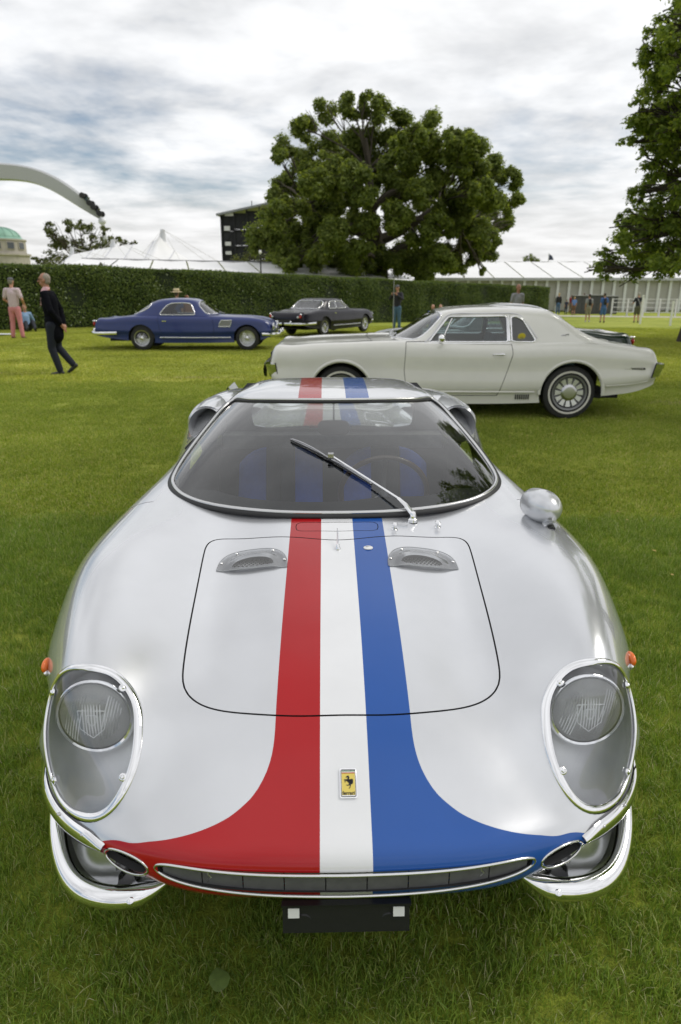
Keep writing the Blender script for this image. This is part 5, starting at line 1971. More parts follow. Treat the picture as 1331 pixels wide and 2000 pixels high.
for z in (.35, .75, 1.15, 1.45):
    for k in range(7):
        t = k / 7; t2 = (k + 1) / 7
        a = Vector((pa.x + (pb.x - pa.x) * t, pa.y + (pb.y - pa.y) * t - .08, 0)); b_ = Vector((pa.x + (pb.x - pa.x) * t2, pa.y + (pb.y - pa.y) * t2 - .08, 0))
        a.z = ground(a.x, a.y) + z; b_.z = ground(b_.x, b_.y) + z
        mb = MB(); mb.bar(a - off, b_ - off, .11, .05); mb.build('rail', WHITEP, fe)
DK = pmat('dark trade counter', (.06, .062, .065), .6, var=.3)
for k, (px0, px1, top_) in enumerate(((1122, 1150, 578), (1152, 1178, 577), (1180, 1206, 579))):
    a = at(px0, 600, 68); b_ = at(px1, 600, 68); g0 = ground(a.x, 68); zt2 = at(px0, top_, 68).z
    bn = empty('dark_cabin', ((a.x + b_.x) / 2, 68, g0), 0, ('dark waist-high cabinet behind the visitors, nearest the hedge', 'middle one of three dark cabinets before the marquee wall', 'dark cabinet beside the white rail fence')[k], 'cabinet', 'dark cabinets by the marquee wall')
    mb = MB(); mb.box((0, .5, (zt2 - g0) / 2), (b_.x - a.x, 1, zt2 - g0)); mb.build('housing', DK, bn)
    mb = MB(); mb.box((0, .45, zt2 - g0 + .03), (b_.x - a.x + .12, 1.2, .07)); mb.build('worktop', pmat('grey top', (.3, .3, .3), .5), bn)
    for q in (-1, 1):
        mb = MB(); mb.box((q * (b_.x - a.x) * .24, -.02, (zt2 - g0) * .5), ((b_.x - a.x) * .42, .03, (zt2 - g0) * .8)); mb.build('door', DK, bn)
for (px, y0, y1, D, lab) in ((1310, 590, 630, 40, 'white marker post standing on the lawn near the right tree trunk'), (1251, 578, 626, 44, 'thin white post on the lawn behind the man in the black shirt')):
    a = at(px, y1, D); g0 = ground(a.x, D); zt2 = at(px, y0, D).z
    mb = MB(); mb.box((0, 0, (zt2 - g0) / 2), (.09, .09, zt2 - g0)); o = mb.build('marker_post', WHITEP, None); o.location = (a.x, D, g0); tag(o, lab, 'post')
    mb = MB(); mb.box((0, 0, zt2 - g0 + .03), (.12, .12, .05)); mb.build('cap', WHITEP, o)
# flag above the right marquee
c = at(1076, 512, 100); t_ = at(1075, 500, 100)
mb = MB(); mb.tube([(0, 0, 0), (0, 0, t_.z - ground(c.x, 100) + .4)], .05, 6); fg = mb.build('flag_pole', ALU, None); fg.location = (c.x - .35, 100, ground(c.x, 100)); tag(fg, 'small dark flag flying above the right marquee roof', 'flag')
z = t_.z - ground(c.x, 100)
mb = MB(); mb.add([(0, 0, z + .3), (.5, .05, z), (.75, 0, z - .5), (0, .05, z - .55)], [(0, 1, 2, 3)]); mb.build('flag', pmat('dark flag', (.04, .05, .08), .7), fg, fixn=False)
# right side dark trunk/person edge: a dark post at the frame edge is the lime trunk itself

# ------------------------------------------------------------------ grass blades near the cars
def grass_patch(name, n, size, h, w0, seed, mat):
    rg = np.random.default_rng(seed)
    x = rg.random(n) * size - size / 2; y = rg.random(n) * size - size / 2
    a = rg.random(n) * 2 * math.pi
    hh_ = h * rg.uniform(.45, 1.35, n)
    lean = rg.uniform(.15, 1.1, n) * hh_
    la = rg.random(n) * 2 * math.pi
    dx, dy = np.cos(a) * w0 / 2, np.sin(a) * w0 / 2
    lx, ly = np.cos(la) * lean, np.sin(la) * lean
    hz = np.sqrt(np.maximum(hh_ ** 2 - lean ** 2 * .6, (hh_ * .35) ** 2))
    z0 = np.zeros(n)
    P = np.stack([np.stack([x - dx, y - dy, z0], 1), np.stack([x + dx, y + dy, z0], 1),
                  np.stack([x + dx * .8 + lx * .35, y + dy * .8 + ly * .35, hz * .6], 1), np.stack([x - dx * .8 + lx * .35, y - dy * .8 + ly * .35, hz * .6], 1),
                  np.stack([x + lx, y + ly, hz], 1)], axis=1).reshape(-1, 3)
    me = bpy.data.meshes.new(name)
    F = []
    for i in range(n):
        b = 5 * i
        F.append((b, b + 1, b + 2, b + 3)); F.append((b + 3, b + 2, b + 4))
    me.from_pydata(P.tolist(), [], F)
    me.materials.append(mat)
    return bpy.data.objects.new(name, me)


def grassmat(name, gain=1.0, far=0):
    m = bpy.data.materials.new(name)
    m.use_nodes = True
    t = m.node_tree
    for n in list(t.nodes): t.nodes.remove(n)
    o = nd(t, 'ShaderNodeOutputMaterial')
    geo = nd(t, 'ShaderNodeNewGeometry')
    oi = nd(t, 'ShaderNodeObjectInfo')
    big = noise_tex(t, geo.outputs['Position'], .5, 4, .6)
    v = mth(t, 'ADD', mth(t, 'MULTIPLY', geo.outputs['Random Per Island'], .7), mth(t, 'MULTIPLY', big, .3))
    col = ramp(t, v, [(.12, (.085, .145, .016)), (.40, (.155, .245, .026)), (.66, (.235, .33, .040)), (.78, (.32, .36, .08)), (.86, (.52, .48, .27))] if not far else [(.12, (.11, .165, .016)), (.40, (.20, .265, .028)), (.66, (.285, .345, .046)), (.80, (.36, .35, .08)), (.88, (.48, .43, .2))] if far == .5 else [(.15, (.17, .205, .022)), (.45, (.27, .31, .036)), (.68, (.36, .385, .055)), (.85, (.46, .43, .12))])
    tone = ramp(t, big, [(.3, (.98, .97, 1.25)), (.7, (1.46, 1.43, 1.75))])
    col = mixc(t, 1.0, col, tone, 'MULTIPLY')
    d = nd(t, 'ShaderNodeBsdfPrincipled'); lk(t, col, d.inputs['Base Color']); d.inputs['Roughness'].default_value = .5; d.inputs['Specular IOR Level'].default_value = .35
    tl = nd(t, 'ShaderNodeBsdfTranslucent'); lk(t, mixc(t, 1.0, col, (1.2, 1.25, .5), 'MULTIPLY'), tl.inputs[0])
    mxx = nd(t, 'ShaderNodeMixShader'); mxx.inputs[0].default_value = .35
    lk(t, d.outputs[0], mxx.inputs[1]); lk(t, tl.outputs[0], mxx.inputs[2]); lk(t, mxx.outputs[0], o.inputs[0])
    return m


GM = grassmat('grass blades')
GMF = grassmat('distant grass blades', 1.25, 1)
GMM = grassmat('middle grass blades', 1.0, .5)


def scatter(name, protos, pts, rots, scales):
    """one object whose geometry nodes place the blade patches"""
    me = bpy.data.meshes.new(name)
    me.from_pydata([tuple(p) for p in pts], [], [])
    for an, data in (('rz', rots), ('sc', scales)):
        at_ = me.attributes.new(an, 'FLOAT', 'POINT'); at_.data.foreach_set('value', np.asarray(data, dtype=np.float32))
    o = link(name, me)
    ng = bpy.data.node_groups.new(name + '_nodes', 'GeometryNodeTree')
    ng.interface.new_socket('Geometry', in_out='INPUT', socket_type='NodeSocketGeometry')
    ng.interface.new_socket('Geometry', in_out='OUTPUT', socket_type='NodeSocketGeometry')
    gi_ = ng.nodes.new('NodeGroupInput'); go = ng.nodes.new('NodeGroupOutput')
    jn = ng.nodes.new('GeometryNodeGeometryToInstance')
    for p in protos:
        oi = ng.nodes.new('GeometryNodeObjectInfo'); oi.inputs['Object'].default_value = p; oi.inputs['As Instance'].default_value = True
        ng.links.new(oi.outputs['Geometry'], jn.inputs[0])
    ip = ng.nodes.new('GeometryNodeInstanceOnPoints')
    ip.inputs['Pick Instance'].default_value = True
    ri = ng.nodes.new('FunctionNodeRandomValue'); ri.data_type = 'INT'
    for s_ in ri.inputs:
        if s_.name == 'Min' and s_.type == 'INT': s_.default_value = 0
        if s_.name == 'Max' and s_.type == 'INT': s_.default_value = len(protos) - 1
    na = ng.nodes.new('GeometryNodeInputNamedAttribute'); na.data_type = 'FLOAT'; na.inputs[0].default_value = 'rz'
    ns = ng.nodes.new('GeometryNodeInputNamedAttribute'); ns.data_type = 'FLOAT'; ns.inputs[0].default_value = 'sc'
    cx_ = ng.nodes.new('ShaderNodeCombineXYZ')
    ng.links.new(na.outputs['Attribute'], cx_.inputs[2])
    er = ng.nodes.new('FunctionNodeEulerToRotation')
    ng.links.new(cx_.outputs[0], er.inputs[0])
    ng.links.new(gi_.outputs[0], ip.inputs['Points'])
    ng.links.new(jn.outputs[0], ip.inputs['Instance'])
    out_i = [s_ for s_ in ri.outputs if s_.type == 'INT'][0]
    ng.links.new(out_i, ip.inputs['Instance Index'])
    ng.links.new(er.outputs[0], ip.inputs['Rotation'])
    ng.links.new(ns.outputs['Attribute'], ip.inputs['Scale'])
    ng.links.new(ip.outputs[0], go.inputs[0])
    md = o.modifiers.new('scatter', 'NODES'); md.node_group = ng
    return o


protoN = [grass_patch('blade_patch', 900, .25, .036, .0023, 40 + k, GM) for k in range(4)]
protoF = [grass_patch('blade_patch_far', 1500, .6, .024, .0050, 50 + k, GMM) for k in range(3)]
protoG = [grass_patch('blade_patch_farther', 1700, 1.3, .026, .012, 60 + k, GMF) for k in range(3)]
def gridpts(y0, y1, step, wide, seed):
    rg = np.random.default_rng(seed)
    out = []
    y = y0
    while y < y1:
        half = wide(y)
        for x in np.arange(-half, half, step):
            out.append((x + rg.uniform(-.3, .3) * step, y + rg.uniform(-.3, .3) * step))
        y += step
    a = np.array(out)
    z = ground(a[:, 0], a[:, 1])
    return np.column_stack([a, z]), rg.random(len(a)) * 2 * math.pi, rg.uniform(.8, 1.25, len(a))


pt, ro, scs = gridpts(-.6, 4.6, .17, lambda y: max(2.6, .62 * y + 1.7), 1)
g1 = scatter('near_grass', protoN, pt, ro, scs); tag(g1, 'short mown grass blades in front of and around the striped coupe', 'grass', kind='stuff')
pt, ro, scs = gridpts(4.6, 12.0, .42, lambda y: .60 * y + 4.5, 2)
g2 = scatter('mid_grass', protoF, pt, ro, scs); tag(g2, 'mown grass around the white hardtop coupe', 'grass', kind='stuff')
pt, ro, scs = gridpts(12.0, 34.0, 1.0, lambda y: .58 * y + 7, 3)
g3 = scatter('far_grass', protoG, pt, ro, scs); tag(g3, 'mown grass between the parked cars and the hedge', 'grass', kind='stuff')
# fallen leaf in the foreground
p0 = at(428, 1915, .605)
a_ = math.atan((1915 - 1000) / 1333) + TH
dl = (1.57 - .035) / math.tan(a_)
lf = empty('fallen_leaf', ((428 - 665.5) / 1333 * (dl * math.cos(TH) + 1.535 * math.sin(TH)), dl, .036), R(20), 'single green heart-shaped leaf lying on the grass near the bottom edge', 'leaf')
mb = MB()
out_ = [(0, -.03), (.016, -.022), (.026, -.004), (.024, .012), (.012, .026), (0, .036), (-.012, .026), (-.022, .012), (-.022, -.004), (-.014, -.024)]
mb.add([(0, 0, .006)] + [(x, y, .002 * math.sin(i)) for i, (x, y) in enumerate(out_)], [(0, i + 1, (i + 1) % 10 + 1) for i in range(10)])
mb.build('blade', pmat('fallen leaf', (.10, .15, .035), .5, var=.2, vscale=60), lf, smooth=True, fixn=False)
mb = MB(); mb.tube([(0, -.028, .004), (.002, -.05, .010)], .0012, 5); mb.build('stalk', pmat('stalk', (.2, .2, .08), .6), lf)
# a few small fallen leaves and clover heads caught in the turf
rg = np.random.default_rng(77)
n = 70
x = rg.uniform(-3.2, 3.2, n); y = rg.uniform(1.0, 9, n)
keep = ~((np.abs(x) < .85) & (y > 1.15) & (y < 5.3))
x = x[keep]; y = y[keep]
P = np.stack([x, y, np.full(len(x), .034)], 1)
Nn = np.tile(np.array([0, -.2, 1.0]), (len(x), 1)) + rg.normal(0, .25, (len(x), 3))
o = leaves_mesh('leaf_litter', P, Nn, .026, pmat('dry leaf', (.34, .25, .07), .7, var=.4, vscale=2), None, aspect=.7, rg=rg)
tag(o, 'scattered small dry yellow leaves lying in the lawn', 'leaves', kind='stuff')
# ------------------------------------------------------------------ parked classic cars
def sect_rows(st):
    rows = []
    for s in st:
        y, zc, xe, ze, xs, zs, xm, zm, xl, zl, xb, zb = s[:12]
        b = s[12] if len(s) > 12 else 0          # corner set-back
        r = [(0, y, zc), (xe * .5, y + b * .1, zc + (ze - zc) * .25), (xe, y + b * .35, ze), (xs, y + b * .7, zs), (xm, y + b, zm), ((xm + xl) / 2 + .012, y + b, (zm + zl) / 2), (xl, y + b, zl), (xl - .014, y + b, zl - .018), (xb, y + b, zb)]
        rows.append([(-p[0], p[1], p[2]) for p in r[:0:-1]] + r)
    return rows


def disc_wheel(parent, x, y, z, r, wd, s, style, white=False):
    wl = empty('wheel', (x, y, z), parent=parent)
    b = MB(); b.lathe([(r * .60, -wd / 2), (r * .88, -wd / 2), (r * .97, -wd * .42), (r, -wd * .25), (r, wd * .25), (r * .97, wd * .42), (r * .88, wd / 2), (r * .60, wd / 2)], 44, axis='X'); b.build('tyre', TYRE, wl, smooth=True)
    e = s * wd / 2
    if white:
        b = MB(); b.lathe([(r * .73, e + s * .001), (r * .735, e + s * .007), (r * .80, e + s * .007), (r * .805, e + s * .001)], 48, axis='X'); b.build('whitewall', pmat('whitewall', (.62, .60, .54), .6), wl, smooth=True)
    b = MB(); b.lathe([(r * .66, e - s * .01), (r * .655, e + s * .008), (r * .60, e + s * .004), (r * .56, e - s * .02), (r * .54, e - s * .05), (r * .3, e - s * .06), (.0001, e - s * .06)], 44, axis='X'); b.build('rim', pmat('dark grey wheel steel', (.22, .22, .225), .4, .7) if style == 'turbine' else STEEL, wl, smooth=True)  # turbine rims are painted dark grey between the bright spokes
    if style == 'turbine':
        for k in range(12):
            a = 2 * math.pi * k / 12
            q = Matrix.Rotation(a, 3, 'X')
            b = MB()
            b.add([q @ Vector(v) for v in ((e - s * .02, -.018, r * .26), (e - s * .02, .018, r * .26), (e - s * .012, .030, r * .53), (e - s * .012, -.030, r * .53), (e - s * .045, -.022, r * .26), (e - s * .045, .022, r * .26), (e - s * .05, .034, r * .53), (e - s * .05, -.034, r * .53))],
                  [(0, 1, 2, 3), (0, 4, 5, 1), (1, 5, 6, 2), (2, 6, 7, 3), (3, 7, 4, 0)]); b.build('spoke', pmat('bright alloy', (.75, .75, .76), .32, .7), wl)
        b = MB(); b.lathe([(r * .30, e - s * .03), (r * .30, e - s * .006), (r * .27, e + s * .002), (r * .20, e + s * .004), (.0001, e + s * .004)], 32, axis='X'); b.build('hub_cap', STEEL, wl, smooth=True)
    else:
        b = MB()
        for k in range(30):
            a = 2 * math.pi * k / 30; a2 = a + (.6 if k % 2 else -.6)
            b.tube([(e + s * .012, r * .12 * math.cos(a2), r * .12 * math.sin(a2)), (e - s * .03, r * .58 * math.cos(a), r * .58 * math.sin(a))], .0035, 4, cap=False)
        b.lathe([(r * .14, e - s * .03), (r * .14, e + s * .01), (r * .09, e + s * .02), (.0001, e + s * .02)], 16, axis='X'); b.build('wire_spokes', CHROME, wl, smooth=True)
        b = MB(); b.bar((e + s * .025, -.05, -.02), (e + s * .025, .05, .02), .018, .02); b.build('spinner', STEEL, wl)
    return wl


def classic(name, loc, rz, label, paint, stations, green, wheels, doors, sidewins, wsP, rwP, glass, wr=.31, wheelstyle='wire', white=False, trackx=.70, archr=.36, width=.15, res=(101, 200), cat='car', archflare=True, interior=(.03, .03, .035), seamc=None):
    """a complete coupe: skin with cut arches, doors and glazing"""
    root = empty(name, loc, rz, label, cat)
    M = grid_surface(sect_rows(stations), *res)
    seam = MB()
    for wy in wheels:
        P = M['P']
        f = np.hypot(P[:, 1] - wy, P[:, 2] - wr) - archr
        f = np.where(np.abs(P[:, 0]) < .5, 1., f)
        M, _, sg = clip(M, f); hem(M, sg, .06, seam); M = compact(M)
    # cabin opening
    P = M['P']
    gb = [r[-1] for r in green]
    foot = [(0, green[0][0][1] + .05)] + [(p[0] - .04, p[1] + .03) for p in [green[0][2], green[0][3], green[0][-1]]] + [(r[-1][0] - .03, r[-1][1]) for r in green[1:-1]] + [(green[-1][-1][0] - .08, green[-1][-1][1] - .1), (green[-1][3][0], green[-1][3][1] - .05), (0, green[-1][0][1] - .05)]
    foot = foot + [(-x, y) for x, y in foot[-2:0:-1]]
    f = sdf_poly(P[:, 0], P[:, 1], foot); f = np.where(P[:, 2] < green[0][0][2] - .12, 1., f)
    M, _, _ = clip(M, f); M = compact(M)
    dobjs = []
    for s in (1, -1):
        P = M['P']
        f = sdf_poly(P[:, 1], P[:, 2], doors); f = np.where(P[:, 0] * s < .55, 1., f)
        M, Dm = panel(M, f, .007, .012, seam); M = compact(M); dobjs.append(compact(Dm))
    mesh_from(M, 'body', paint, root)
    for Dm in dobjs: mesh_from(Dm, 'door', paint, root)
    seam.build('seam', SEAM, root, fixn=False)
    # cabin
    G = grid_surface([[(-p[0], p[1], p[2]) for p in r[:0:-1]] + r for r in green], 81, 90)
    glz = []
    P = G['P']
    zz = P[:, 2]
    for poly, side in [(w_, s) for w_ in sidewins for s in (1, -1)]:
        P = G['P']
        f = sdf_poly(P[:, 1], P[:, 2], curve([(a, b_, 0) for a, b_ in poly[1]], 60, closed=True)[:, :2] if poly[0] == 'round' else poly[1])
        f = np.where(P[:, 0] * side < green[2][3][0] - .12, 1., f)
        f = np.where(P[:, 0] * side < np.interp(P[:, 2], [.8, 1.0, 1.2, 1.3], [.3, .3, .3, .45]), 1., f)
        G, g_, sg = clip(G, f)
        glz.append(('side_window', compact(g_), G, sg)); 
    for poly, nm_ in ((wsP, 'windscreen'), (rwP, 'rear_window')):
        P = G['P']
        half = [(x, y) for x, y in poly]
        pp = half + [(-x, y) for x, y in half[::-1] if x > 1e-6]
        f = sdf_poly(P[:, 0], P[:, 1], pp)
        G, g_, sg = clip(G, f)
        glz.append((nm_, compact(g_), G, sg))
    mesh_from(compact(G), 'roof', paint, root)
    for nm_, g_, Gs, sg in glz:
        if not g_['F']: continue
        go_ = mk(nm_, g_['P'] - g_['N'] * .006, g_['F'], glass, root, True, N=g_['N'])
        mb = MB()
        lp = order_loop(sg)
        if len(lp) > 12:
            pts = [Vector(Gs['P'][i]) for i in lp]
            # even spacing
            c_ = [pts[0]]
            for p in pts[1:]:
                if (p - c_[-1]).length > .025: c_.append(p)
            mb.tube([p + Vector(Gs['N'][lp[0]]) * 0 for p in c_], .011, 6, True)
            mb.build('glass_trim', CHROME, go_, smooth=True, auto=80)
    # inside
    CABM = pmat('cabin ' + name + str(interior), interior, .8, var=.2)
    y0 = green[0][-1][1] + .1; y1 = green[-1][0][1] - .1
    mb = MB(); mb.box((0, (y0 + y1) / 2, .30), (1.3, y1 - y0, .04)); mb.box((0, y0 + .10, .62), (1.3, .2, .38)); mb.box((.70, (y0 + y1) / 2, .55), (.05, y1 - y0, .5)); mb.box((-.70, (y0 + y1) / 2, .55), (.05, y1 - y0, .5)); mb.build('cabin_floor', CABM, root)
    for s in (1, -1):
        mb = MB(); yb = y0 + .95
        mb.prism([(yb - .5, .36), (yb, .34), (yb + .12, .95), (yb + .04, .98), (yb - .08, .5), (yb - .5, .5)], s * .36 - .24, s * .36 + .24, axes='yz'); mb.build('seat', CABM, root)
    mb = MB(); mb.tube([Vector((.36, y0 + .36, .82)) + Matrix.Rotation(R(-65), 3, 'X') @ Vector((.19 * math.cos(a), .19 * math.sin(a), 0)) for a in np.linspace(0, 2 * math.pi, 28, endpoint=False)], .012, 6, True); mb.build('steering_wheel', BLACK, root, smooth=True)
    for wy in wheels:
        for s in (1, -1):
            disc_wheel(root, s * trackx, wy, wr, wr, width, s, wheelstyle, white)
    mb = MB(); L0 = stations[1][0] + .3; L1 = stations[-1][0] - .3
    mb.box((0, (L0 + L1) / 2, .26), (1.25, L1 - L0, .06)); mb.box((0, (wheels[0]), .5), (1.0, .9, .3)); mb.box((0, wheels[1], .45), (1.0, .9, .25)); mb.build('underside', BLACK, root)
    return root


def chrome_bar(root, name, pts, h, t, mat=None, n=10):
    mb = MB(); mb.tube(curve(pts, max(12, len(pts) * 6)).tolist() if len(pts) > 2 else pts, h / 2, n, flat=t / h if False else 1.0); return mb.build(name, mat or CHROME, root, smooth=True)


def band(root, name, pts, h, t, mat):
    """vertical-faced bumper band along pts with height h and thickness t"""
    c = curve(pts, max(10, len(pts) * 7))
    V = []; F = []
    n = len(c)
    for i in range(n):
        p = Vector(c[i]); d = Vector(c[min(i + 1, n - 1)]) - Vector(c[max(i - 1, 0)]); d.normalize()
        nn = Vector((d.y, -d.x, 0)).normalized()
        for a, b_ in ((0, -.5), (t * .7, -.42), (t, -.12), (t, .15), (t * .7, .42), (0, .5), (-t * .4, .4), (-t * .4, -.4)):
            V.append(p + nn * a + Vector((0, 0, b_ * h)))
    for i in range(n - 1):
        for k in range(8):
            k2 = (k + 1) % 8
            F.append((i * 8 + k, (i + 1) * 8 + k, (i + 1) * 8 + k2, i * 8 + k2))
    F += [tuple(range(8)), tuple((n - 1) * 8 + k for k in range(8))]
    mb = MB(); mb.add(V, F); return mb.build(name, mat, root, smooth=True, auto=50)


# ---- white hardtop coupe
WHITE = pmat('ivory paint', (.66, .65, .60), .28, 0, .9, .03, var=.02)
TINT = glassmat('tinted car glass', (.62, .72, .72), 1.0, 0.0, 1.5)
cst = [
    (.20, .34, .60, .34, .76, .35, .82, .36, .84, .34, .80, .33, .06),
    (.10, .45, .60, .45, .78, .46, .85, .48, .86, .44, .83, .40, .05),
    (.03, .66, .60, .66, .80, .66, .868, .66, .88, .50, .85, .42, .04),
    (.055, .81, .62, .81, .81, .80, .875, .77, .89, .48, .86, .38, .04),
    (.11, .872, .62, .872, .82, .868, .885, .82, .90, .44, .86, .30, .02),
    (.25, .892, .62, .888, .826, .884, .888, .835, .905, .42, .865, .27, .01),
    (.5, .908, .62, .895, .83, .895, .892, .84, .908, .40, .87, .25),
    (.92, .93, .62, .915, .835, .916, .895, .86, .912, .38, .87, .22),
    (1.5, .95, .62, .935, .835, .936, .895, .875, .915, .36, .88, .21),
    (2.2, .94, .62, .928, .825, .925, .897, .865, .915, .36, .88, .20),
    (2.9, .94, .62, .93, .82, .92, .898, .855, .917, .36, .88, .20),
    (3.3, .945, .62, .94, .82, .93, .900, .86, .917, .37, .88, .21),
    (3.73, .945, .62, .945, .83, .935, .905, .865, .917, .39, .88, .24),
    (4.2, .92, .62, .915, .825, .905, .895, .835, .908, .42, .87, .30),
    (4.62, .86, .62, .855, .81, .845, .875, .785, .885, .47, .85, .37),
    (4.76, .80, .61, .80, .79, .79, .85, .74, .865, .50, .83, .42, -.02),
    (4.80, .68, .6, .68, .78, .68, .84, .66, .85, .52, .81, .44, -.03),
    (4.72, .46, .6, .46, .76, .46, .81, .47, .82, .46, .79, .43, -.03),
]
cgr = [
    [(0, 1.52, .945), (.33, 1.55, .943), (.58, 1.65, .938), (.70, 1.74, .935), (.77, 1.80, .928), (.815, 1.86, .905)],
    [(0, 1.80, 1.09), (.32, 1.83, 1.087), (.55, 1.91, 1.07), (.665, 1.98, 1.045), (.75, 2.0, .985), (.82, 2.02, .905)],
    [(0, 2.13, 1.275), (.31, 2.14, 1.272), (.50, 2.17, 1.262), (.605, 2.19, 1.23), (.725, 2.20, 1.06), (.825, 2.20, .905)],
    [(0, 2.32, 1.318), (.30, 2.32, 1.314), (.51, 2.33, 1.302), (.625, 2.36, 1.258), (.735, 2.40, 1.07), (.828, 2.42, .905)],
    [(0, 2.85, 1.340), (.30, 2.85, 1.336), (.51, 2.85, 1.322), (.632, 2.87, 1.272), (.745, 2.90, 1.07), (.832, 2.92, .905)],
    [(0, 3.32, 1.322), (.30, 3.32, 1.319), (.51, 3.33, 1.306), (.632, 3.35, 1.258), (.75, 3.36, 1.08), (.838, 3.38, .91)],
    [(0, 3.50, 1.285), (.30, 3.50, 1.282), (.51, 3.52, 1.272), (.632, 3.56, 1.225), (.755, 3.62, 1.07), (.845, 3.70, .92)],
    [(0, 3.66, 1.15), (.30, 3.66, 1.15), (.50, 3.68, 1.145), (.63, 3.76, 1.11), (.755, 3.84, 1.02), (.85, 3.92, .92)],
    [(0, 3.90, .965), (.30, 3.90, .965), (.50, 3.93, .96), (.64, 4.02, .962), (.75, 4.12, .948), (.83, 4.22, .90)],
]
cdoor = [(1.72, .30), (1.68, .60), (1.70, .94), (2.97, .94), (2.985, .80), (2.93, .60), (2.83, .30)]
cside = [('poly', [(1.985, .935), (2.205, 1.195), (2.235, 1.222), (2.935, 1.232), (2.935, .935)]), ('poly', [(2.985, .935), (2.985, 1.230), (3.06, 1.222), (3.13, 1.185), (3.27, .955), (3.25, .935)])]
cws = [(0, 1.56), (.33, 1.59), (.57, 1.69), (.70, 1.80), (.70, 1.86), (.60, 2.13), (.56, 2.155), (.30, 2.135), (0, 2.125)]
crw = [(0, 3.53), (.50, 3.56), (.56, 3.60), (.58, 3.88), (.52, 3.90), (0, 3.88)]
CG = classic('hardtop_coupe', (-.91, 9.30, 0), -math.pi / 2, 'long ivory white hardtop coupe parked side-on just behind the striped coupe', WHITE, cst, cgr, (.915, 3.73), cdoor, cside, cws, crw, TINT, wr=.328, wheelstyle='turbine', white=True, trackx=.755, archr=.385, width=.19, res=(121, 240), interior=(.10, .17, .18))
# chrome pillar strip, vent divider, drip rail
for s in (1, -1):
    def sx(z): return float(np.interp(z, [.905, 1.07, 1.25], [.832, .738, .632]))
    mb = MB(); mb.tube([(s * (sx(z) + .004), 2.96, z) for z in (.94, 1.0, 1.07, 1.15, 1.235)], .017, 8); mb.build('pillar_trim', CHROME, CG, smooth=True)
    mb = MB(); mb.tube([(s * (sx(z) + .002), y, z) for y, z in ((2.14, .935), (2.19, 1.05), (2.27, 1.20))], .009, 8); mb.build('vent_divider', CHROME, CG, smooth=True)
    mb = MB(); mb.tube(curve([(s * (sx(z) + .012), y, z) for y, z in ((1.93, .93), (2.06, 1.06), (2.21, 1.235), (2.5, 1.262), (3.0, 1.262), (3.12, 1.225), (3.2, 1.12), (3.29, .98))], 40).tolist(), .008, 6); mb.build('drip_rail', STEEL, CG, smooth=True)
    mb = MB(); mb.tube([(s * .835, 1.80, .925), (s * .84, 2.4, .918), (s * .842, 2.97, .92)], .007, 6); mb.build('belt_trim', CHROME, CG, smooth=True)
    mb = MB(); mb.tube([(s * .935, 2.74, .795), (s * .945, 2.80, .798), (s * .937, 2.88, .798)], [.008, .010, .014], 8); mb.build('door_handle', CHROME, CG, smooth=True)
    mb = MB(); mb.lathe([(.013, 0), (.013, .012), (.0001, .013)], 12, axis='X', loc=(s * .903, 2.865, .75)); mb.build('key_lock', STEEL, CG, smooth=True)
    # arch lip flares
    for wy in (.915, 3.73):
        pts = []
        for a in np.linspace(R(-2), R(182), 26):
            z = .328 + .392 * math.sin(a)
            if z < .25: continue
            pts.append((s * (.900 + .012 * math.sin(a)), wy + .392 * math.cos(a), z))
        mb = MB(); mb.tube(pts, [.022] * len(pts), 8); mb.build('arch_lip', WHITE, CG, smooth=True)
    # rocker ridge
    mb = MB(); mb.tube([(s * .908, 1.36, .365), (s * .915, 2.2, .350), (s * .912, 3.28, .345)], .012, 8); mb.build('rocker_ridge', WHITE, CG, smooth=True)
    mb = MB(); mb.tube([(s * .905, 4.15, .42), (s * .893, 4.4, .435), (s * .87, 4.66, .47)], .012, 8); mb.build('rear_ridge', WHITE, CG, smooth=True)
    # louvres low on the quarter
    for k in range(7):
        mb = MB(); mb.box((s * .893, 3.06 + .026 * k, .285), (.012, .011, .060)); mb.build('louvre', BLACK, CG)
    mb = MB(); mb.box((s * .905, 4.46, .625), (.008, .285, .022)); mb.build('name_strip', pmat('dark strip', (.06, .06, .065), .4, .5), CG)
    for k in range(9):
        mb = MB(); mb.box((s * .911, 4.36 + .026 * k, .625), (.004, .013, .010)); mb.build('badge_letter', STEEL, CG)
    mb = MB(); mb.tube([(s * .79, 3.58, 1.005), (s * .79, 3.61, 1.015), (s * .79, 3.64, 1.0)], .007, 6); mb.tube([(s * .788, 3.66, 1.0), (s * .788, 3.67, 1.025), (s * .79, 3.63, 1.02)], .006, 6); mb.build('roof_badge', pmat('badge grey', (.3, .3, .32), .3, .8), CG, smooth=True)
# sticker on the near quarter window
mb = MB(); mb.lathe([(.046, 0), (.046, .002), (.0001, .0025)], 26, axis='X', loc=(.800, 3.10, 1.0), rot=Matrix.Rotation(R(30), 3, 'Y')); stk = mb.build('round_sticker', pmat('sticker yellow', (.75, .62, .05), .5), CG, smooth=True)
mb = MB()
for (dy, dz) in ((-.016, .004), (.0, .006), (.016, .004), (-.008, -.012), (.01, -.012)):
    mb.box((.804 - dz * .5, 3.10 + dy, 1.0 + dz), (.002, .010, .012), Matrix.Rotation(R(30), 3, 'Y'))
mb.build('sticker_mark', pmat('sticker ink', (.10, .10, .10), .6), stk)
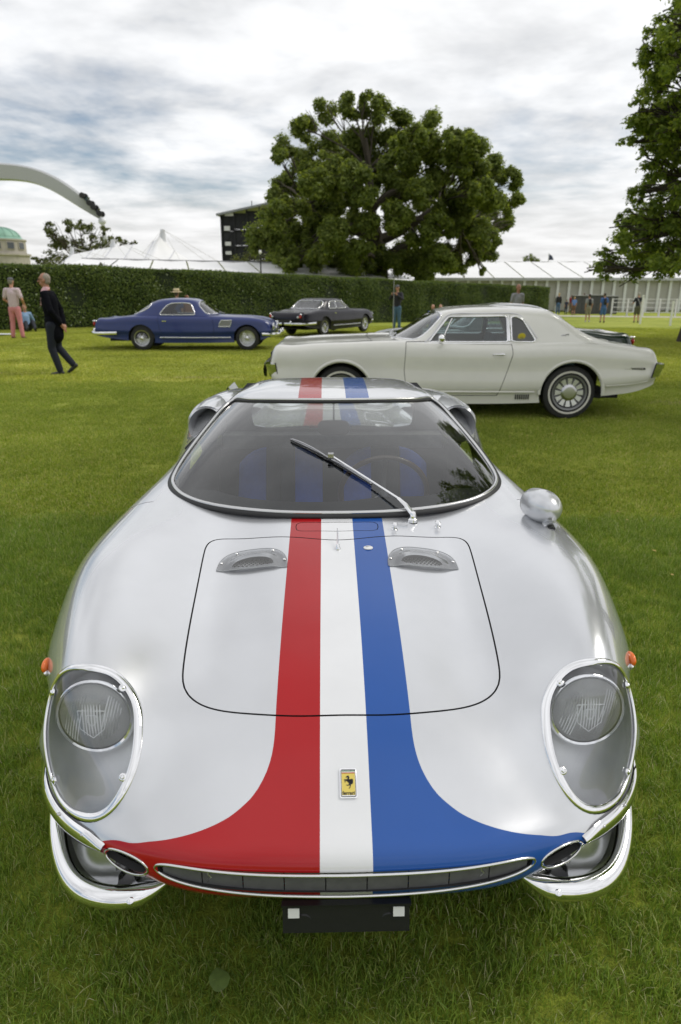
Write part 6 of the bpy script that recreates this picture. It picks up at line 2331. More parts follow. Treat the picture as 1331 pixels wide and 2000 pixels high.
# bumpers: chrome blades wrapping the corners
for (yb_, sgn) in ((-.03, 1), (4.83, -1)):
    band(CG, 'front_bumper' if sgn > 0 else 'rear_bumper', [(x, yb_ + sgn * .03 * (abs(x) / .85) ** 3, .60) for x in ((-.84, -.5, 0, .5, .84) if sgn > 0 else (.84, .5, 0, -.5, -.84))], .15, .03, CHROME)
for s in (1, -1):
    for (ya, yb, nm_) in ((-.03, .12, 'front_bumper_end'), (4.87, 4.73, 'rear_bumper_end')):
        mb = MB()
        d_ = .10 if ya < 1 else -.11
        V = [(s * .60, ya, .68), (s * .90, ya + d_ * .3, .68), (s * .915, yb, .68), (s * .60, ya + d_ * .45, .54), (s * .895, ya + d_ * .8, .53), (s * .905, yb + d_ * .35, .52), (s * .60, yb, .68), (s * .60, yb + d_ * .3, .53)]
        mb.add(V, [(0, 1, 4, 3), (1, 2, 5, 4), (0, 6, 2, 1), (3, 4, 5, 7), (6, 7, 5, 2)]); mb.build(nm_, CHROME, CG)
        mb = MB(); mb.tube([(s * .908, yb, .695), (s * .905, yb + d_ * .35, .515)], .008, 6); mb.build('bumper_edge', BLACK, CG)
# door mirror, wipers, exhaust
mb = MB(); mb.ball((.93, 2.12, .985), (.055, .045, .048), 16, 10); mb.tube([(.86, 2.14, .92), (.91, 2.12, .955)], .014, 8); mb.build('door_mirror', CHROME, CG, smooth=True)
for (x0, x1) in ((.55, .12), (.05, -.4)):
    mb = MB(); mb.tube([(x0, 1.58, .962), ((x0 + x1) / 2, 1.57, .985), (x1, 1.63, 1.0)], .009, 6); mb.build('wiper_arm', STEEL, CG, smooth=True)
mb = MB(); mb.tube([(.55, 3.95, .26), (.6, 4.2, .24), (.62, 4.55, .33), (.62, 4.66, .36)], .02, 8); mb.build('exhaust', BLACK, CG, smooth=True)
mb = MB(); mb.box((0, .045, .74), (1.1, .02, .10)); mb.build('grille', BLACK, CG)
mb = MB()
# hood cut and cowl line
seamh = MB()
for s in (1, -1):
    seamh.tube([(s * .70, .22, .872), (s * .72, .9, .924), (s * .72, 1.3, .944)], .003, 4)
seamh.tube([(-.72, 1.3, .944), (-.3, 1.26, .955), (.3, 1.26, .955), (.72, 1.3, .944)], .003, 4)
seamh.build('hood_gap', SEAM, CG)

# ---- blue grand tourer and dark coupe share one builder
def tourer(name, loc, rz, label, paint, roofz=0.0, notch=False, glass=None, wr=.305):
    t = [
        (.16, .30, .40, .30, .55, .32, .66, .34, .70, .33, .66, .31, .10),
        (.05, .40, .40, .40, .57, .41, .68, .43, .73, .42, .70, .36, .12),
        (.01, .56, .40, .56, .58, .57, .69, .56, .745, .46, .72, .36, .12),
        (.07, .67, .42, .67, .60, .675, .70, .63, .758, .46, .73, .34, .10),
        (.25, .745, .44, .735, .62, .755, .725, .70, .77, .44, .74, .30, .03),
        (.74, .83, .44, .805, .63, .825, .745, .75, .785, .44, .75, .22),
        (1.15, .862, .44, .84, .64, .838, .752, .765, .79, .44, .76, .20),
        (1.7, .885, .46, .865, .66, .855, .760, .775, .795, .42, .76, .19),
        (2.4, .88, .48, .865, .67, .862, .765, .785, .80, .42, .76, .19),
        (3.0, .88, .48, .87, .67, .865, .768, .795, .80, .42, .76, .19),
        (3.49, .875, .48, .868, .66, .862, .765, .80, .80, .44, .76, .22),
        (3.95, .845, .48, .842, .64, .838, .745, .785, .785, .46, .75, .27),
        (4.45, .795, .46, .797, .60, .80, .71, .755, .75, .48, .72, .33, -.02),
        (4.66, .735, .44, .74, .57, .745, .67, .71, .71, .50, .69, .37, -.04),
        (4.72, .56, .42, .56, .55, .56, .65, .56, .68, .50, .66, .38, -.05),
        (4.62, .36, .40, .36, .53, .36, .62, .37, .65, .38, .63, .36, -.05),
    ]
    dz = roofz
    if not notch:
        g = [
            [(0, 1.52, .885), (.28, 1.54, .883), (.48, 1.62, .878), (.58, 1.68, .872), (.64, 1.71, .868), (.69, 1.74, .85)],
            [(0, 1.76, 1.05), (.27, 1.78, 1.047), (.45, 1.83, 1.03), (.545, 1.85, 1.0), (.62, 1.85, .94), (.70, 1.86, .85)],
            [(0, 2.0, 1.225), (.26, 2.01, 1.222), (.42, 2.03, 1.208), (.515, 2.05, 1.17), (.605, 2.05, 1.03), (.705, 2.05, .85)],
            [(0, 2.2, 1.275), (.26, 2.2, 1.271), (.42, 2.21, 1.257), (.53, 2.22, 1.21), (.62, 2.25, 1.04), (.71, 2.25, .85)],
            [(0, 2.6, 1.29), (.26, 2.6, 1.286), (.42, 2.6, 1.272), (.535, 2.6, 1.22), (.63, 2.6, 1.05), (.71, 2.6, .852)],
            [(0, 3.0, 1.258), (.26, 3.0, 1.254), (.42, 3.0, 1.24), (.53, 3.0, 1.19), (.63, 3.0, 1.04), (.71, 3.0, .855)],
            [(0, 3.2, 1.195), (.26, 3.2, 1.19), (.41, 3.2, 1.175), (.52, 3.22, 1.125), (.62, 3.25, 1.0), (.70, 3.3, .855)],
            [(0, 3.5, 1.02), (.25, 3.5, 1.018), (.39, 3.5, 1.005), (.50, 3.52, .97), (.60, 3.54, .92), (.68, 3.58, .85)],
            [(0, 3.76, .86), (.24, 3.75, .86), (.38, 3.74, .86), (.48, 3.72, .862), (.56, 3.72, .86), (.64, 3.74, .838)],
        ]
        side = [('poly', [(2.065, .885), (2.085, .96), (2.16, 1.13), (2.22, 1.165), (2.40, 1.178), (2.66, 1.168), (2.78, 1.12), (2.88, 1.02), (2.97, .90), (2.965, .885)])]
        ws_ = [(0, 1.55), (.28, 1.57), (.47, 1.65), (.585, 1.735), (.61, 1.80), (.53, 1.96), (.47, 1.985), (.26, 1.975), (0, 1.965)]
        rw_ = [(0, 3.24), (.36, 3.24), (.50, 3.20), (.575, 3.25), (.595, 3.42), (.53, 3.66), (.44, 3.69), (.24, 3.71), (0, 3.72)]
    else:
        g = [
            [(0, 1.50, .885), (.28, 1.52, .883), (.50, 1.58, .878), (.60, 1.64, .872), (.65, 1.68, .868), (.70, 1.72, .85)],
            [(0, 1.76, 1.03), (.27, 1.78, 1.027), (.48, 1.83, 1.01), (.57, 1.86, .98), (.64, 1.86, .93), (.71, 1.86, .85)],
            [(0, 2.05, 1.175), (.28, 2.06, 1.172), (.46, 2.08, 1.160), (.55, 2.10, 1.13), (.625, 2.08, 1.01), (.715, 2.05, .85)],
            [(0, 2.3, 1.212), (.28, 2.3, 1.21), (.47, 2.3, 1.198), (.565, 2.3, 1.155), (.64, 2.3, 1.02), (.72, 2.25, .85)],
            [(0, 2.65, 1.22), (.28, 2.65, 1.218), (.47, 2.65, 1.205), (.57, 2.65, 1.16), (.645, 2.65, 1.02), (.72, 2.65, .852)],
            [(0, 3.0, 1.205), (.28, 3.0, 1.202), (.47, 3.0, 1.19), (.565, 3.0, 1.145), (.645, 3.0, 1.01), (.72, 3.0, .855)],
            [(0, 3.14, 1.165), (.28, 3.14, 1.16), (.46, 3.15, 1.15), (.55, 3.18, 1.10), (.635, 3.22, .99), (.71, 3.28, .855)],
            [(0, 3.42, 1.0), (.27, 3.42, 1.0), (.43, 3.43, .99), (.53, 3.45, .96), (.62, 3.48, .91), (.70, 3.52, .85)],
            [(0, 3.70, .868), (.26, 3.70, .868), (.42, 3.69, .868), (.52, 3.68, .87), (.59, 3.68, .865), (.66, 3.70, .845)],
        ]
        side = [('poly', [(2.02, .885), (2.10, 1.02), (2.20, 1.115), (2.62, 1.135), (2.62, .885)]), ('poly', [(2.68, .885), (2.68, 1.135), (2.90, 1.12), (3.0, 1.07), (3.12, .90), (3.11, .885)])]
        ws_ = [(0, 1.54), (.28, 1.56), (.49, 1.62), (.60, 1.71), (.61, 1.80), (.55, 2.02), (.50, 2.045), (.28, 2.04), (0, 2.03)]
        rw_ = [(0, 3.18), (.44, 3.19), (.53, 3.22), (.575, 3.36), (.555, 3.60), (.46, 3.65), (.26, 3.66), (0, 3.66)]
    dr = [(1.62, .26), (1.58, .55), (1.62, .80), (1.72, .90), (2.98, .90), (3.02, .75), (2.98, .55), (2.85, .26)]
    o = classic(name, loc, rz, label, paint, t, g, (.74, 3.46), dr, side, ws_, rw_, glass or TINT, wr=wr, trackx=.665, archr=.345, width=.15)
    for s in (1, -1):
        mb = MB(); mb.lathe([(.085, 0), (.088, -.02), (.075, -.035), (.0001, -.045)], 20, axis='Y', loc=(s * .60, .075, .60)); mb.build('headlight', pmat('lamp glass', (.6, .62, .62), .1, .6), o, smooth=True)
        mb = MB(); mb.tube([Vector((s * .60 + .09 * math.cos(a), .07, .60 + .09 * math.sin(a))) for a in np.linspace(0, 2 * math.pi, 20, endpoint=False)], .009, 6, True); mb.build('lamp_rim', CHROME, o, smooth=True)
        mb = MB(); mb.ball((s * .60, 4.70, .66), (.05, .03, .055), 12, 8); mb.build('tail_light', pmat('red lens', (.45, .02, .012), .2, 0, .5), o, smooth=True)
        mb = MB(); mb.ball((s * .52, 4.72, .64), (.04, .03, .04), 12, 8); mb.build('reverse_light', pmat('lamp glass', (.6, .62, .62), .1, .6), o, smooth=True)
        mb = MB(); mb.ball((s * .62, 4.68, .735), (.035, .05, .02), 10, 6); mb.build('fin_trim', CHROME, o, smooth=True)
        mb = MB(); mb.box((s * .79, 2.85, .735), (.02, .11, .018)); mb.build('door_handle', CHROME, o)
        # side vent
        mb = MB(); c_ = [(1.10, .60), (1.40, .60), (1.43, .67), (1.36, .755), (1.14, .755), (1.09, .70)]
        if not notch:
            mb.tube([(s * .803, y, z) for y, z in ((1.16, .60), (1.46, .60), (1.42, .70), (1.38, .755), (1.11, .755), (1.13, .68))], .009, 6, True); mb.build('vent_frame', CHROME, o, smooth=True)
            mb = MB(); mb.add([(s * .800, y, z) for y, z in ((1.16, .60), (1.46, .60), (1.38, .755), (1.11, .755))], [(0, 1, 2, 3)]); mb.build('vent_mesh', pmat('vent mesh', (.25, .25, .26), .4, .7), o, fixn=False)
        mb = MB(); mb.tube([(s * .79, 1.15, .33), (s * .797, 2.0, .325), (s * .795, 2.98, .33)], .010, 6); mb.build('sill_trim', CHROME, o, smooth=True)
        band(o, 'bumper_quarter', [(s * .25, 4.80, .43), (s * .58, 4.78, .43), (s * .74, 4.64, .43), (s * .775, 4.35, .435), (s * .785, 4.08, .44)][::(-1 if s > 0 else 1)] if False else [(s * .05, 4.81, .43), (s * .55, 4.79, .43), (s * .73, 4.66, .43), (s * .785, 4.35, .435), (s * .795, 4.08, .44)][::(1 if s > 0 else -1)], .085, -.03, CHROME)
        band(o, 'front_bumper', [(s * .25, -.07, .40), (s * .55, -.03, .40), (s * .72, .12, .40), (s * .78, .35, .41)][::(-1 if s > 0 else 1)], .08, -.03, CHROME)
        mb = MB(); mb.ball((s * .30, -.09, .43), (.03, .04, .09), 10, 8); mb.ball((s * .30, 4.82, .45), (.03, .04, .09), 10, 8); mb.build('overrider', CHROME, o, smooth=True)
    mb = MB(); mb.tube([Vector((.26 * math.cos(a), .0 + .03 * abs(math.cos(a)), .53 + .11 * math.sin(a))) for a in np.linspace(0, 2 * math.pi, 24, endpoint=False)], .012, 6, True)
    mb.tube([(-.26, .0, .53), (.26, 0, .53)], .008, 6); mb.build('grille_ring', CHROME, o, smooth=True)
    mb = MB(); mb.box((0, .03, .53), (.46, .03, .17)); mb.build('grille_mesh', BLACK, o)
    mb = MB(); mb.tube([(.0, 1.4, .90), (.0, 1.55, .94)], .005, 5); mb.tube([(.3, 1.50, .90), (.15, 1.6, .97), (.05, 1.66, 1.02)], .006, 5); mb.build('wiper', STEEL, o)
    mb = MB(); mb.box((0, 4.74, .50), (.5, .012, .11)); mb.build('number_plate', pmat('plate black', (.02, .02, .02), .4), o)
    return o


BLUEP = pmat('deep blue paint', (.005, .020, .13), .28, .0, .35, .03, var=.04)
DARKP = pmat('aubergine paint', (.006, .005, .012), .25, .0, .2, .03, spec=.3)
GREENP = pmat('dark green paint', (.008, .022, .014), .18, .1, .9, .02)
GT1 = tourer('grand_tourer', (-1.67, 18.9, 0), math.pi / 2, 'deep blue classic coupe with wire wheels parked side-on before the hedge', BLUEP, glass=glassmat('clear car glass', (.62, .68, .68), 1, 0, 1.5))
# dark coupe: rear three-quarter
ang = math.atan2(.50, .866)
# forward direction (towards its nose) points right and away
fw = Vector((.53, .848, 0))
rearw = Vector((-.55, 24.0, 0))                       # near rear wheel
side = Vector((fw.y, -fw.x, 0))                       # to its right flank, towards the camera
nose = rearw + fw * 3.46 - side * .72
rz_ = math.atan2(fw.x, -fw.y)
GT2 = tourer('notchback_coupe', (nose.x, nose.y, -.02), math.atan2(-(-fw.x), -fw.y), 'dark aubergine classic coupe seen from behind, close to the hedge', DARKP, notch=True, glass=glassmat('clear car glass', (.62, .68, .68), 1, 0, 1.5))
GT3 = tourer('green_coupe', (.42, 12.9, 0), -math.pi / 2, 'dark green classic coupe mostly hidden behind the ivory hardtop', GREENP)
# ------------------------------------------------------------------ people
def blob(name, parts, voxel, mat, parent, smooth_it=4, mats=None, regions=None):
    """parts: tapered limbs and balls, merged into one continuous skin.
    ('L', p0, r0, p1, r1[, flat]) limb, ('B', c, (rx,ry,rz)[, rot]) ball"""
    mb = MB()
    for p in parts:
        if p[0] == 'L':
            _, a, ra, b, rb = p[:5]
            fl = p[5] if len(p) > 5 else 1.0
            a = Vector(a); b = Vector(b)
            n = 5
            pts = [a.lerp(b, i / (n - 1)) for i in range(n)]
            rr = [ra + (rb - ra) * i / (n - 1) for i in range(n)]
            up = p[6] if len(p) > 6 else (0, 1, 0)
            mb.tube(pts, rr, 14, flat=fl, up=Vector(up))
            mb.ball(a, (ra, ra * fl, ra) if fl != 1 else ra, 14, 9); mb.ball(b, (rb, rb * fl, rb) if fl != 1 else rb, 14, 9)
        else:
            mb.ball(p[1], p[2], 16, 10, p[3] if len(p) > 3 else None)
    me = bpy.data.meshes.new('tmp'); me.from_pydata([tuple(v) for v in mb.V], [], mb.F); me.update()
    bm = bmesh.new(); bm.from_mesh(me); bmesh.ops.remove_doubles(bm, verts=bm.verts, dist=1e-5); bmesh.ops.recalc_face_normals(bm, faces=bm.faces); bm.to_mesh(me); bm.free()
    o = bpy.data.objects.new('tmp', me); C.objects.link(o)
    rm = o.modifiers.new('r', 'REMESH'); rm.mode = 'VOXEL'; rm.voxel_size = voxel; rm.use_smooth_shade = True
    sm = o.modifiers.new('s', 'SMOOTH'); sm.iterations = smooth_it; sm.factor = .5
    dg = bpy.context.evaluated_depsgraph_get()
    m2 = bpy.data.meshes.new_from_object(o.evaluated_get(dg))
    bpy.data.objects.remove(o); bpy.data.meshes.remove(me)
    m2.name = name
    m2.materials.clear()
    m2.materials.append(mat)
    m2.polygons.foreach_set('use_smooth', [True] * len(m2.polygons))
    return link(name, m2, parent)


SKIN = pmat('skin', (.48, .25, .17), .5, var=.08)
SKIN_T = pmat('tanned skin', (.38, .18, .115), .5, var=.08)


def person(loc, rz, label, H=1.75, pose=None, top=(.1, .1, .1), bottom=(.02, .03, .06), hair=(.05, .035, .02), shorts=False, longsleeve=False, jacket=None, arms=None, legs=None, hat=None, lean=0, glasses=False, voxel=.014, shoes=(.02, .02, .02), seated=False, topmat=None, skin=None, headturn=0, group=None, build=1.0, shirt_open=None, bottommat=None):
    """arms: (elbow, wrist) offsets per side from the shoulder; legs: (knee, ankle) per side; facing -Y locally"""
    k = H / 1.75
    sk_ = skin or SKIN
    root = empty('person', loc, rz, label, 'person', group)
    hip = .90 if not seated else .14
    def P(x, y, z): return Vector((x * k, y * k, z * k))
    pel = P(0, 0, hip)
    ch = pel + P(0, -lean * .5, .38)
    nk = pel + P(0, -lean, .56)
    hc = nk + P(0, -.015 - lean * .15, .175)
    shs = [nk + P(s * .165 * build, .01, -.065) for s in (1, -1)]
    A = arms or [((.045, .03, -.28), (.03, -.04, -.53))] * 2
    if len(A) == 1: A = A * 2
    el = []; wr_ = []
    for i, s in enumerate((1, -1)):
        e, w_ = A[i]
        el.append(shs[i] + P(s * e[0], e[1], e[2])); wr_.append(shs[i] + P(s * w_[0], w_[1], w_[2]))
    Lg = legs or [((.10, -.01, -.42), (.11, .02, -.82)), ((.10, -.02, -.42), (.12, .0, -.82))]
    hips = [pel + P(s * .09, 0, -.04) for s in (1, -1)]
    kn = []; an = []
    for i, s in enumerate((1, -1)):
        a_, b_ = Lg[i]
        kn.append(pel + P(s * a_[0], a_[1], a_[2])); an.append(pel + P(s * b_[0], b_[1], b_[2]))
    # ---- skin: one continuous body
    pr = [('L', pel + P(0, 0, .02), .115 * k, ch, .125 * k, .72), ('L', ch, .125 * k, nk + P(0, .01, -.08), .10 * k, .7), ('L', nk + P(0, .01, -.05), .055 * k, hc + P(0, .012, -.06), .052 * k),
          ('B', hc + P(0, .010, .025), (.073 * k, .092 * k, .098 * k)), ('B', hc + P(0, -.028, -.045), (.052 * k, .058 * k, .062 * k)), ('B', hc + P(0, -.04, -.085), (.033 * k, .035 * k, .028 * k)),
          ('L', hc + P(0, -.088, .022), .010 * k, hc + P(0, -.112, -.022), .016 * k), ('B', hc + P(0, -.083, .035), (.045 * k, .016 * k, .014 * k)),
          ('B', hc + P(0, -.090, -.060), (.026 * k, .012 * k, .010 * k))]
    for s in (1, -1):
        pr.append(('B', hc + P(s * .076, .012, -.008), (.012 * k, .022 * k, .034 * k)))
    for i, s in enumerate((1, -1)):
        pr += [('L', shs[i], .058 * k, el[i], .040 * k), ('L', el[i], .040 * k, wr_[i], .027 * k)]
        # palm and fingers
        d = (wr_[i] - el[i]).normalized()
        side_ = d.cross(Vector((0, 1, 0)));  side_ = side_.normalized() if side_.length > .1 else Vector((1, 0, 0))
        pc_ = wr_[i] + d * .055 * k
        pr.append(('L', wr_[i], .026 * k, pc_, .033 * k))
        for f_ in range(4):
            st_ = pc_ + side_ * ((f_ - 1.5) * .019 * k) + d * .02 * k
            ln_ = (.068, .076, .072, .056)[f_] * k
            cr_ = Vector((0, -.35, 0))
            m_ = st_ + (d + cr_ * .25).normalized() * ln_ * .55
            pr += [('L', st_, .0105 * k, m_, .0095 * k), ('L', m_, .0095 * k, m_ + (d + cr_).normalized() * ln_ * .5, .008 * k)]
        th = wr_[i] + d * .02 * k - side_ * (.026 * k * s)
        pr += [('L', th, .012 * k, th + (d - side_ * .6 * s).normalized() * .055 * k, .0095 * k)]
        pr += [('L', hips[i], .085 * k, kn[i], .058 * k), ('L', kn[i], .056 * k, an[i], .038 * k)]
    blob('body', pr, voxel * .85, sk_, root, 2)
    tm_ = topmat or pmat('cloth %.3f %.3f %.3f' % tuple(top), top, .85, var=.12, vscale=8, bump=.15, bscale=90)
    # ---- shirt or jacket
    g = .018 * k
    tp = [('L', pel + P(0, 0, .05), .130 * k * build + g * .3, ch, .148 * k * build, .74 if not jacket else .95), ('L', ch, .148 * k * build, nk + P(0, .012, -.085), .105 * k, .72), ('L', shs[0] - P(.02, 0, 0), .072 * k, shs[1] + P(.02, 0, 0), .072 * k),
          ('L', nk + P(0, .012, -.07), .070 * k, nk + P(0, .008, -.025), .060 * k)]
    if jacket:
        tp += [('L', pel + P(0, .0, .05), .155 * k, pel + P(0, .01, -.11), .165 * k, .95), ('L', pel + P(0, .01, -.11), .162 * k, pel + P(0, .02, -.20), .152 * k, .95)]
    for i, s in enumerate((1, -1)):
        if longsleeve or jacket:
            tp += [('L', shs[i], .072 * k, el[i], .056 * k), ('L', el[i], .056 * k, el[i].lerp(wr_[i], .93), .043 * k)]
        else:
            tp += [('L', shs[i], .071 * k, shs[i].lerp(el[i], .72), .060 * k)]
    blob('jacket' if jacket else 'shirt', tp, voxel, tm_, root, 3)
    if jacket:
        mbx = MB()
    # ---- trousers
    bmn = bottommat or pmat('cloth %.3f %.3f %.3f' % tuple(bottom), bottom, .85, var=.12, vscale=8, bump=.15, bscale=90)
    bt = [('L', pel + P(0, 0, .07), .126 * k, pel + P(0, .01, -.03), .138 * k, .80)]
    for i, s in enumerate((1, -1)):
        if shorts:
            bt += [('L', hips[i], .100 * k, hips[i].lerp(kn[i], .92), .084 * k)]
        else:
            bt += [('L', hips[i], .102 * k, kn[i], .072 * k), ('L', kn[i], .072 * k, kn[i].lerp(an[i], .97), .060 * k)]
    blob('shorts' if shorts else 'trousers', bt, voxel, bmn, root, 3)
    # ---- shoes
    for i, s in enumerate((1, -1)):
        a_ = an[i]
        shin = (an[i] - kn[i]).normalized()
        fwd = Vector((0, -1, 0))
        fwd = (fwd - shin * fwd.dot(shin) * .9).normalized()
        if abs(shin.z) > .9: fwd = Vector((0, -1, 0)); 
        heel = a_ + shin * .045 * k - fwd * .03 * k
        blob('shoe', [('L', heel, .036 * k, heel + fwd * .12 * k + shin * .012 * k, .036 * k), ('L', heel + fwd * .12 * k + shin * .012 * k, .036 * k, heel + fwd * .20 * k + shin * .02 * k, .025 * k), ('L', a_, .040 * k, heel, .036 * k)], voxel * .8, pmat('shoe %.2f' % shoes[0], shoes, .5), root, 2)
    # ---- hair
    if hair is not None:
        hm_ = pmat('hair %.2f' % hair[0], hair, .7, var=.3, vscale=60, bump=.4, bscale=200)
        blob('hair', [('B', hc + P(0, .030, .034), (.075 * k, .082 * k, .086 * k)), ('B', hc + P(0, .045, -.01), (.067 * k, .058 * k, .068 * k))], voxel * .8, hm_, root, 2)
    if hat == 'cap':
        blob('cap', [('B', hc + P(0, .01, .065), (.087 * k, .10 * k, .062 * k)), ('B', hc + P(0, -.10, .045), (.06 * k, .06 * k, .010 * k))], voxel * .8, pmat('cap cloth', (.10, .10, .11), .8), root, 1)
    if hat == 'straw':
        mbx = MB(); mbx.lathe([(.001, .125), (.07, .125), (.088, .11), (.095, .03)], 24, loc=hc + P(0, .01, .03)); mbx.lathe([(.095, .032), (.18, .02), (.182, .024), (.095, .04)], 24, loc=hc + P(0, .01, .03)); h_ = mbx.build('straw_hat', pmat('straw', (.62, .52, .32), .8, var=.15, vscale=60), root, smooth=True)
        mbx = MB(); mbx.lathe([(.098, .035), (.097, .065)], 24, loc=hc + P(0, .01, .03)); mbx.build('hat_band', pmat('hat band', (.2, .14, .08), .8), h_, smooth=True)
    # eyes
    mbx = MB()
    for s in (1, -1):
        mbx.ball(hc + P(s * .028, -.092, .018), (.011 * k, .007 * k, .006 * k), 8, 6)
    mbx.build('eyes', pmat('eye dark', (.03, .02, .015), .3), root, smooth=True)
    if glasses:
        mbx = MB()
        for s in (1, -1):
            mbx.tube([hc + P(s * .030, -.108, .018) + Vector((.022 * k * math.cos(a), 0, .015 * k * math.sin(a))) for a in np.linspace(0, 2 * math.pi, 12, endpoint=False)], .0025, 5, True)
            mbx.tube([hc + P(s * .052, -.106, .022), hc + P(s * .08, .01, .018)], .003, 5)
        mbx.build('glasses', BLACK, root)
    root['_hc'] = 0
    del root['_hc']
    return root, dict(pel=pel, ch=ch, nk=nk, hc=hc, sh=shs, el=el, wr=wr_, kn=kn, an=an, k=k)


def backpack(loc, rz, label, info, col):
    k = info['k']
    r = empty('backpack', loc, rz, label, 'backpack')
    c = info['ch'] + Vector((0, .20 * k, -.02))
    blob('bag', [('L', c + Vector((0, .0, -.14)), .11, c + Vector((0, -.01, .12)), .095, .8), ('B', c + Vector((0, .06, -.06)), (.09, .06, .10))], .018, pmat('bag %.2f' % col[0], col, .8, var=.15), r, 3)
    for s in (1, -1):
        mb = MB(); mb.tube([c + Vector((s * .08, -.05, .17)), info['sh'][0 if s > 0 else 1] + Vector((-s * .05, -.06, .075)), info['sh'][0 if s > 0 else 1] + Vector((-s * .06, -.15, -.06)), c + Vector((s * .12, -.16, -.12))], .018, 6, flat=.5); mb.build('strap', pmat('strap', (.02, .02, .022), .8), r, smooth=True)
    return r


def stand(px, py, D=None):
    """ground point seen at photo pixel"""
    for D in np.arange(8, 90, .05):
        p = at(px, py, D)
        if p.z <= ground(p.x, D):
            return Vector((p.x, D, ground(p.x, D)))


# man in black blazer striding to the left, hands behind his back
pA = stand(117, 731)
BLAZER = pmat('black wool blazer', (.004, .0042, .007), .95, var=.2, spec=.12, vscale=20, bump=.2, bscale=120)
rA, iA = person(pA, R(-90), 'man in black blazer, pink shirt and navy trousers walking left with hands behind his back', 1.80, jacket=True, topmat=BLAZER, bottom=(.006, .009, .019), hair=(.27, .23, .19), glasses=True,
                arms=[((.06, .10, -.27), (-.10, .19, -.50)), ((.06, .10, -.27), (-.07, .19, -.52))], legs=[((.08, -.05, -.42), (.07, .05, -.83)), ((.08, .0, -.42), (.08, .24, -.73))], lean=.04, voxel=.011, skin=SKIN_T)
mb = MB()
nk = iA['nk']
PINK = pmat('pink shirt', (.70, .42, .46), .8, var=.05)
blob('shirt_front', [('L', nk + Vector((0, -.005, .035)), .066, nk + Vector((0, -.03, -.025)), .082, .95), ('L', nk + Vector((0, -.075, -.04)), .058, nk + Vector((0, -.135, -.24)), .030, .6)], .009, PINK, rA, 2)
for s in (1, -1):
    mb = MB(); mb.add([nk + Vector((s * .062, -.045, .01)), nk + Vector((s * .075, -.09, -.06)), nk + Vector((s * .045, -.135, -.13)), nk + Vector((s * .008, -.150, -.27)), nk + Vector((s * .075, -.115, -.16))], [(0, 1, 2), (1, 4, 2), (2, 4, 3)]); mb.build('lapel', BLAZER, rA, fixn=False)

# man in pink trousers seen from behind
pB = stand(37, 661)
m = bpy.data.materials.new('striped shirt'); m.use_nodes = True; t = m.node_tree; b_ = t.nodes['Principled BSDF']
tcn = nd(t, 'ShaderNodeTexCoord'); sp = nd(t, 'ShaderNodeSeparateXYZ'); lk(t, tcn.outputs['Object'], sp.inputs[0])
sn = mth(t, 'GREATER_THAN', mth(t, 'SINE', mth(t, 'MULTIPLY', sp.outputs[0], 230.0)), .35)
lk(t, mixc(t, sn, (.66, .55, .57), (.38, .26, .30)), b_.inputs['Base Color']); b_.inputs['Roughness'].default_value = .85
rB, iB = person(pB, R(175), 'grey-haired man in striped shirt and pink trousers standing with his back turned', 1.85, topmat=m, longsleeve=False, bottom=(.56, .215, .225), hair=(.22, .20, .17), arms=[((.09, .0, -.26), (.04, -.20, -.38)), ((.09, .0, -.26), (.02, -.20, -.38))], legs=[((.12, -.01, -.42), (.155, .02, -.83)), ((.11, -.02, -.42), (.14, -.01, -.83))], voxel=.013, shoes=(.10, .03, .02), build=1.15, hat='cap')
# seated person in blue behind him
pS = stand(45, 648)
rS, iS = person(pS + Vector((.0, .4, 0)), R(35), 'person in pale blue shirt sitting on the grass behind the pink trousers', 1.72, seated=True, top=(.22, .34, .52), longsleeve=True, bottom=(.02, .022, .03), hair=(.12, .08, .05), arms=[((.12, .12, -.24), (.16, .16, -.50)), ((.10, -.05, -.25), (.05, -.22, -.40))], legs=[((.16, -.40, .22), (.14, -.78, -.05)), ((.10, -.42, .20), (.16, -.80, -.05))], voxel=.016)
pp = stand(8, 655)
mb = MB(); mb.prism([(-.32, -.2), (.30, -.24), (.34, .18), (-.28, .22)], .02, .03, axes='xy'); o = mb.build('paper_sheet', pmat('white paper', (.7, .72, .76), .7), None); o.location = pp + Vector((0, 0, .02)); tag(o, 'white paper lying on the grass beside the seated person', 'paper')

# straw-hatted couple behind the blue coupe
for (px, py, lab, kw) in ((345, 570, 'person in straw hat standing behind the blue coupe roof', dict(hat='straw', top=(.05, .08, .2), hair=(.1, .08, .06))), (365, 578, 'brown-haired person beside the straw hat behind the blue coupe', dict(top=(.3, .12, .05), hair=(.16, .06, .02)))):
    D = 21.0
    c = at(px, py, D); H_ = (c.z - ground(c.x, D)) + (.02 if 'hat' in kw else .0)
    person((c.x, D, ground(c.x, D)), R(160), lab, H_ / .985, voxel=.02, **kw)
# photographer with backpack in front of the hedge
pF = stand(775, 643)
rF, iF = person(pF, R(-28), 'photographer in dark fleece and jeans raising a camera before the hedge', 1.78, top=(.022, .022, .030), longsleeve=True, bottom=(.065, .13, .20), hair=(.08, .06, .05), hat='cap', arms=[((.10, -.12, -.20), (-.07, -.30, -.03)), ((.10, -.12, -.20), (-.07, -.30, -.03))], voxel=.015, build=1.1)
backpack(pF, R(-28), 'black backpack worn by the photographer by the hedge', iF, (.02, .02, .022))
cm = empty('camera_body', pF, R(-28), 'small black camera held up by the photographer at the hedge', 'camera')
cc = (iF['wr'][0] + iF['wr'][1]) / 2 + Vector((0, -.05, .02))
mb = MB(); mb.box(cc, (.13, .06, .09)); mb.lathe([(.03, 0), (.035, -.06), (.0001, -.06)], 14, axis='Y', loc=cc + Vector((0, -.03, 0))); mb.build('camera_case', BLACK, cm)
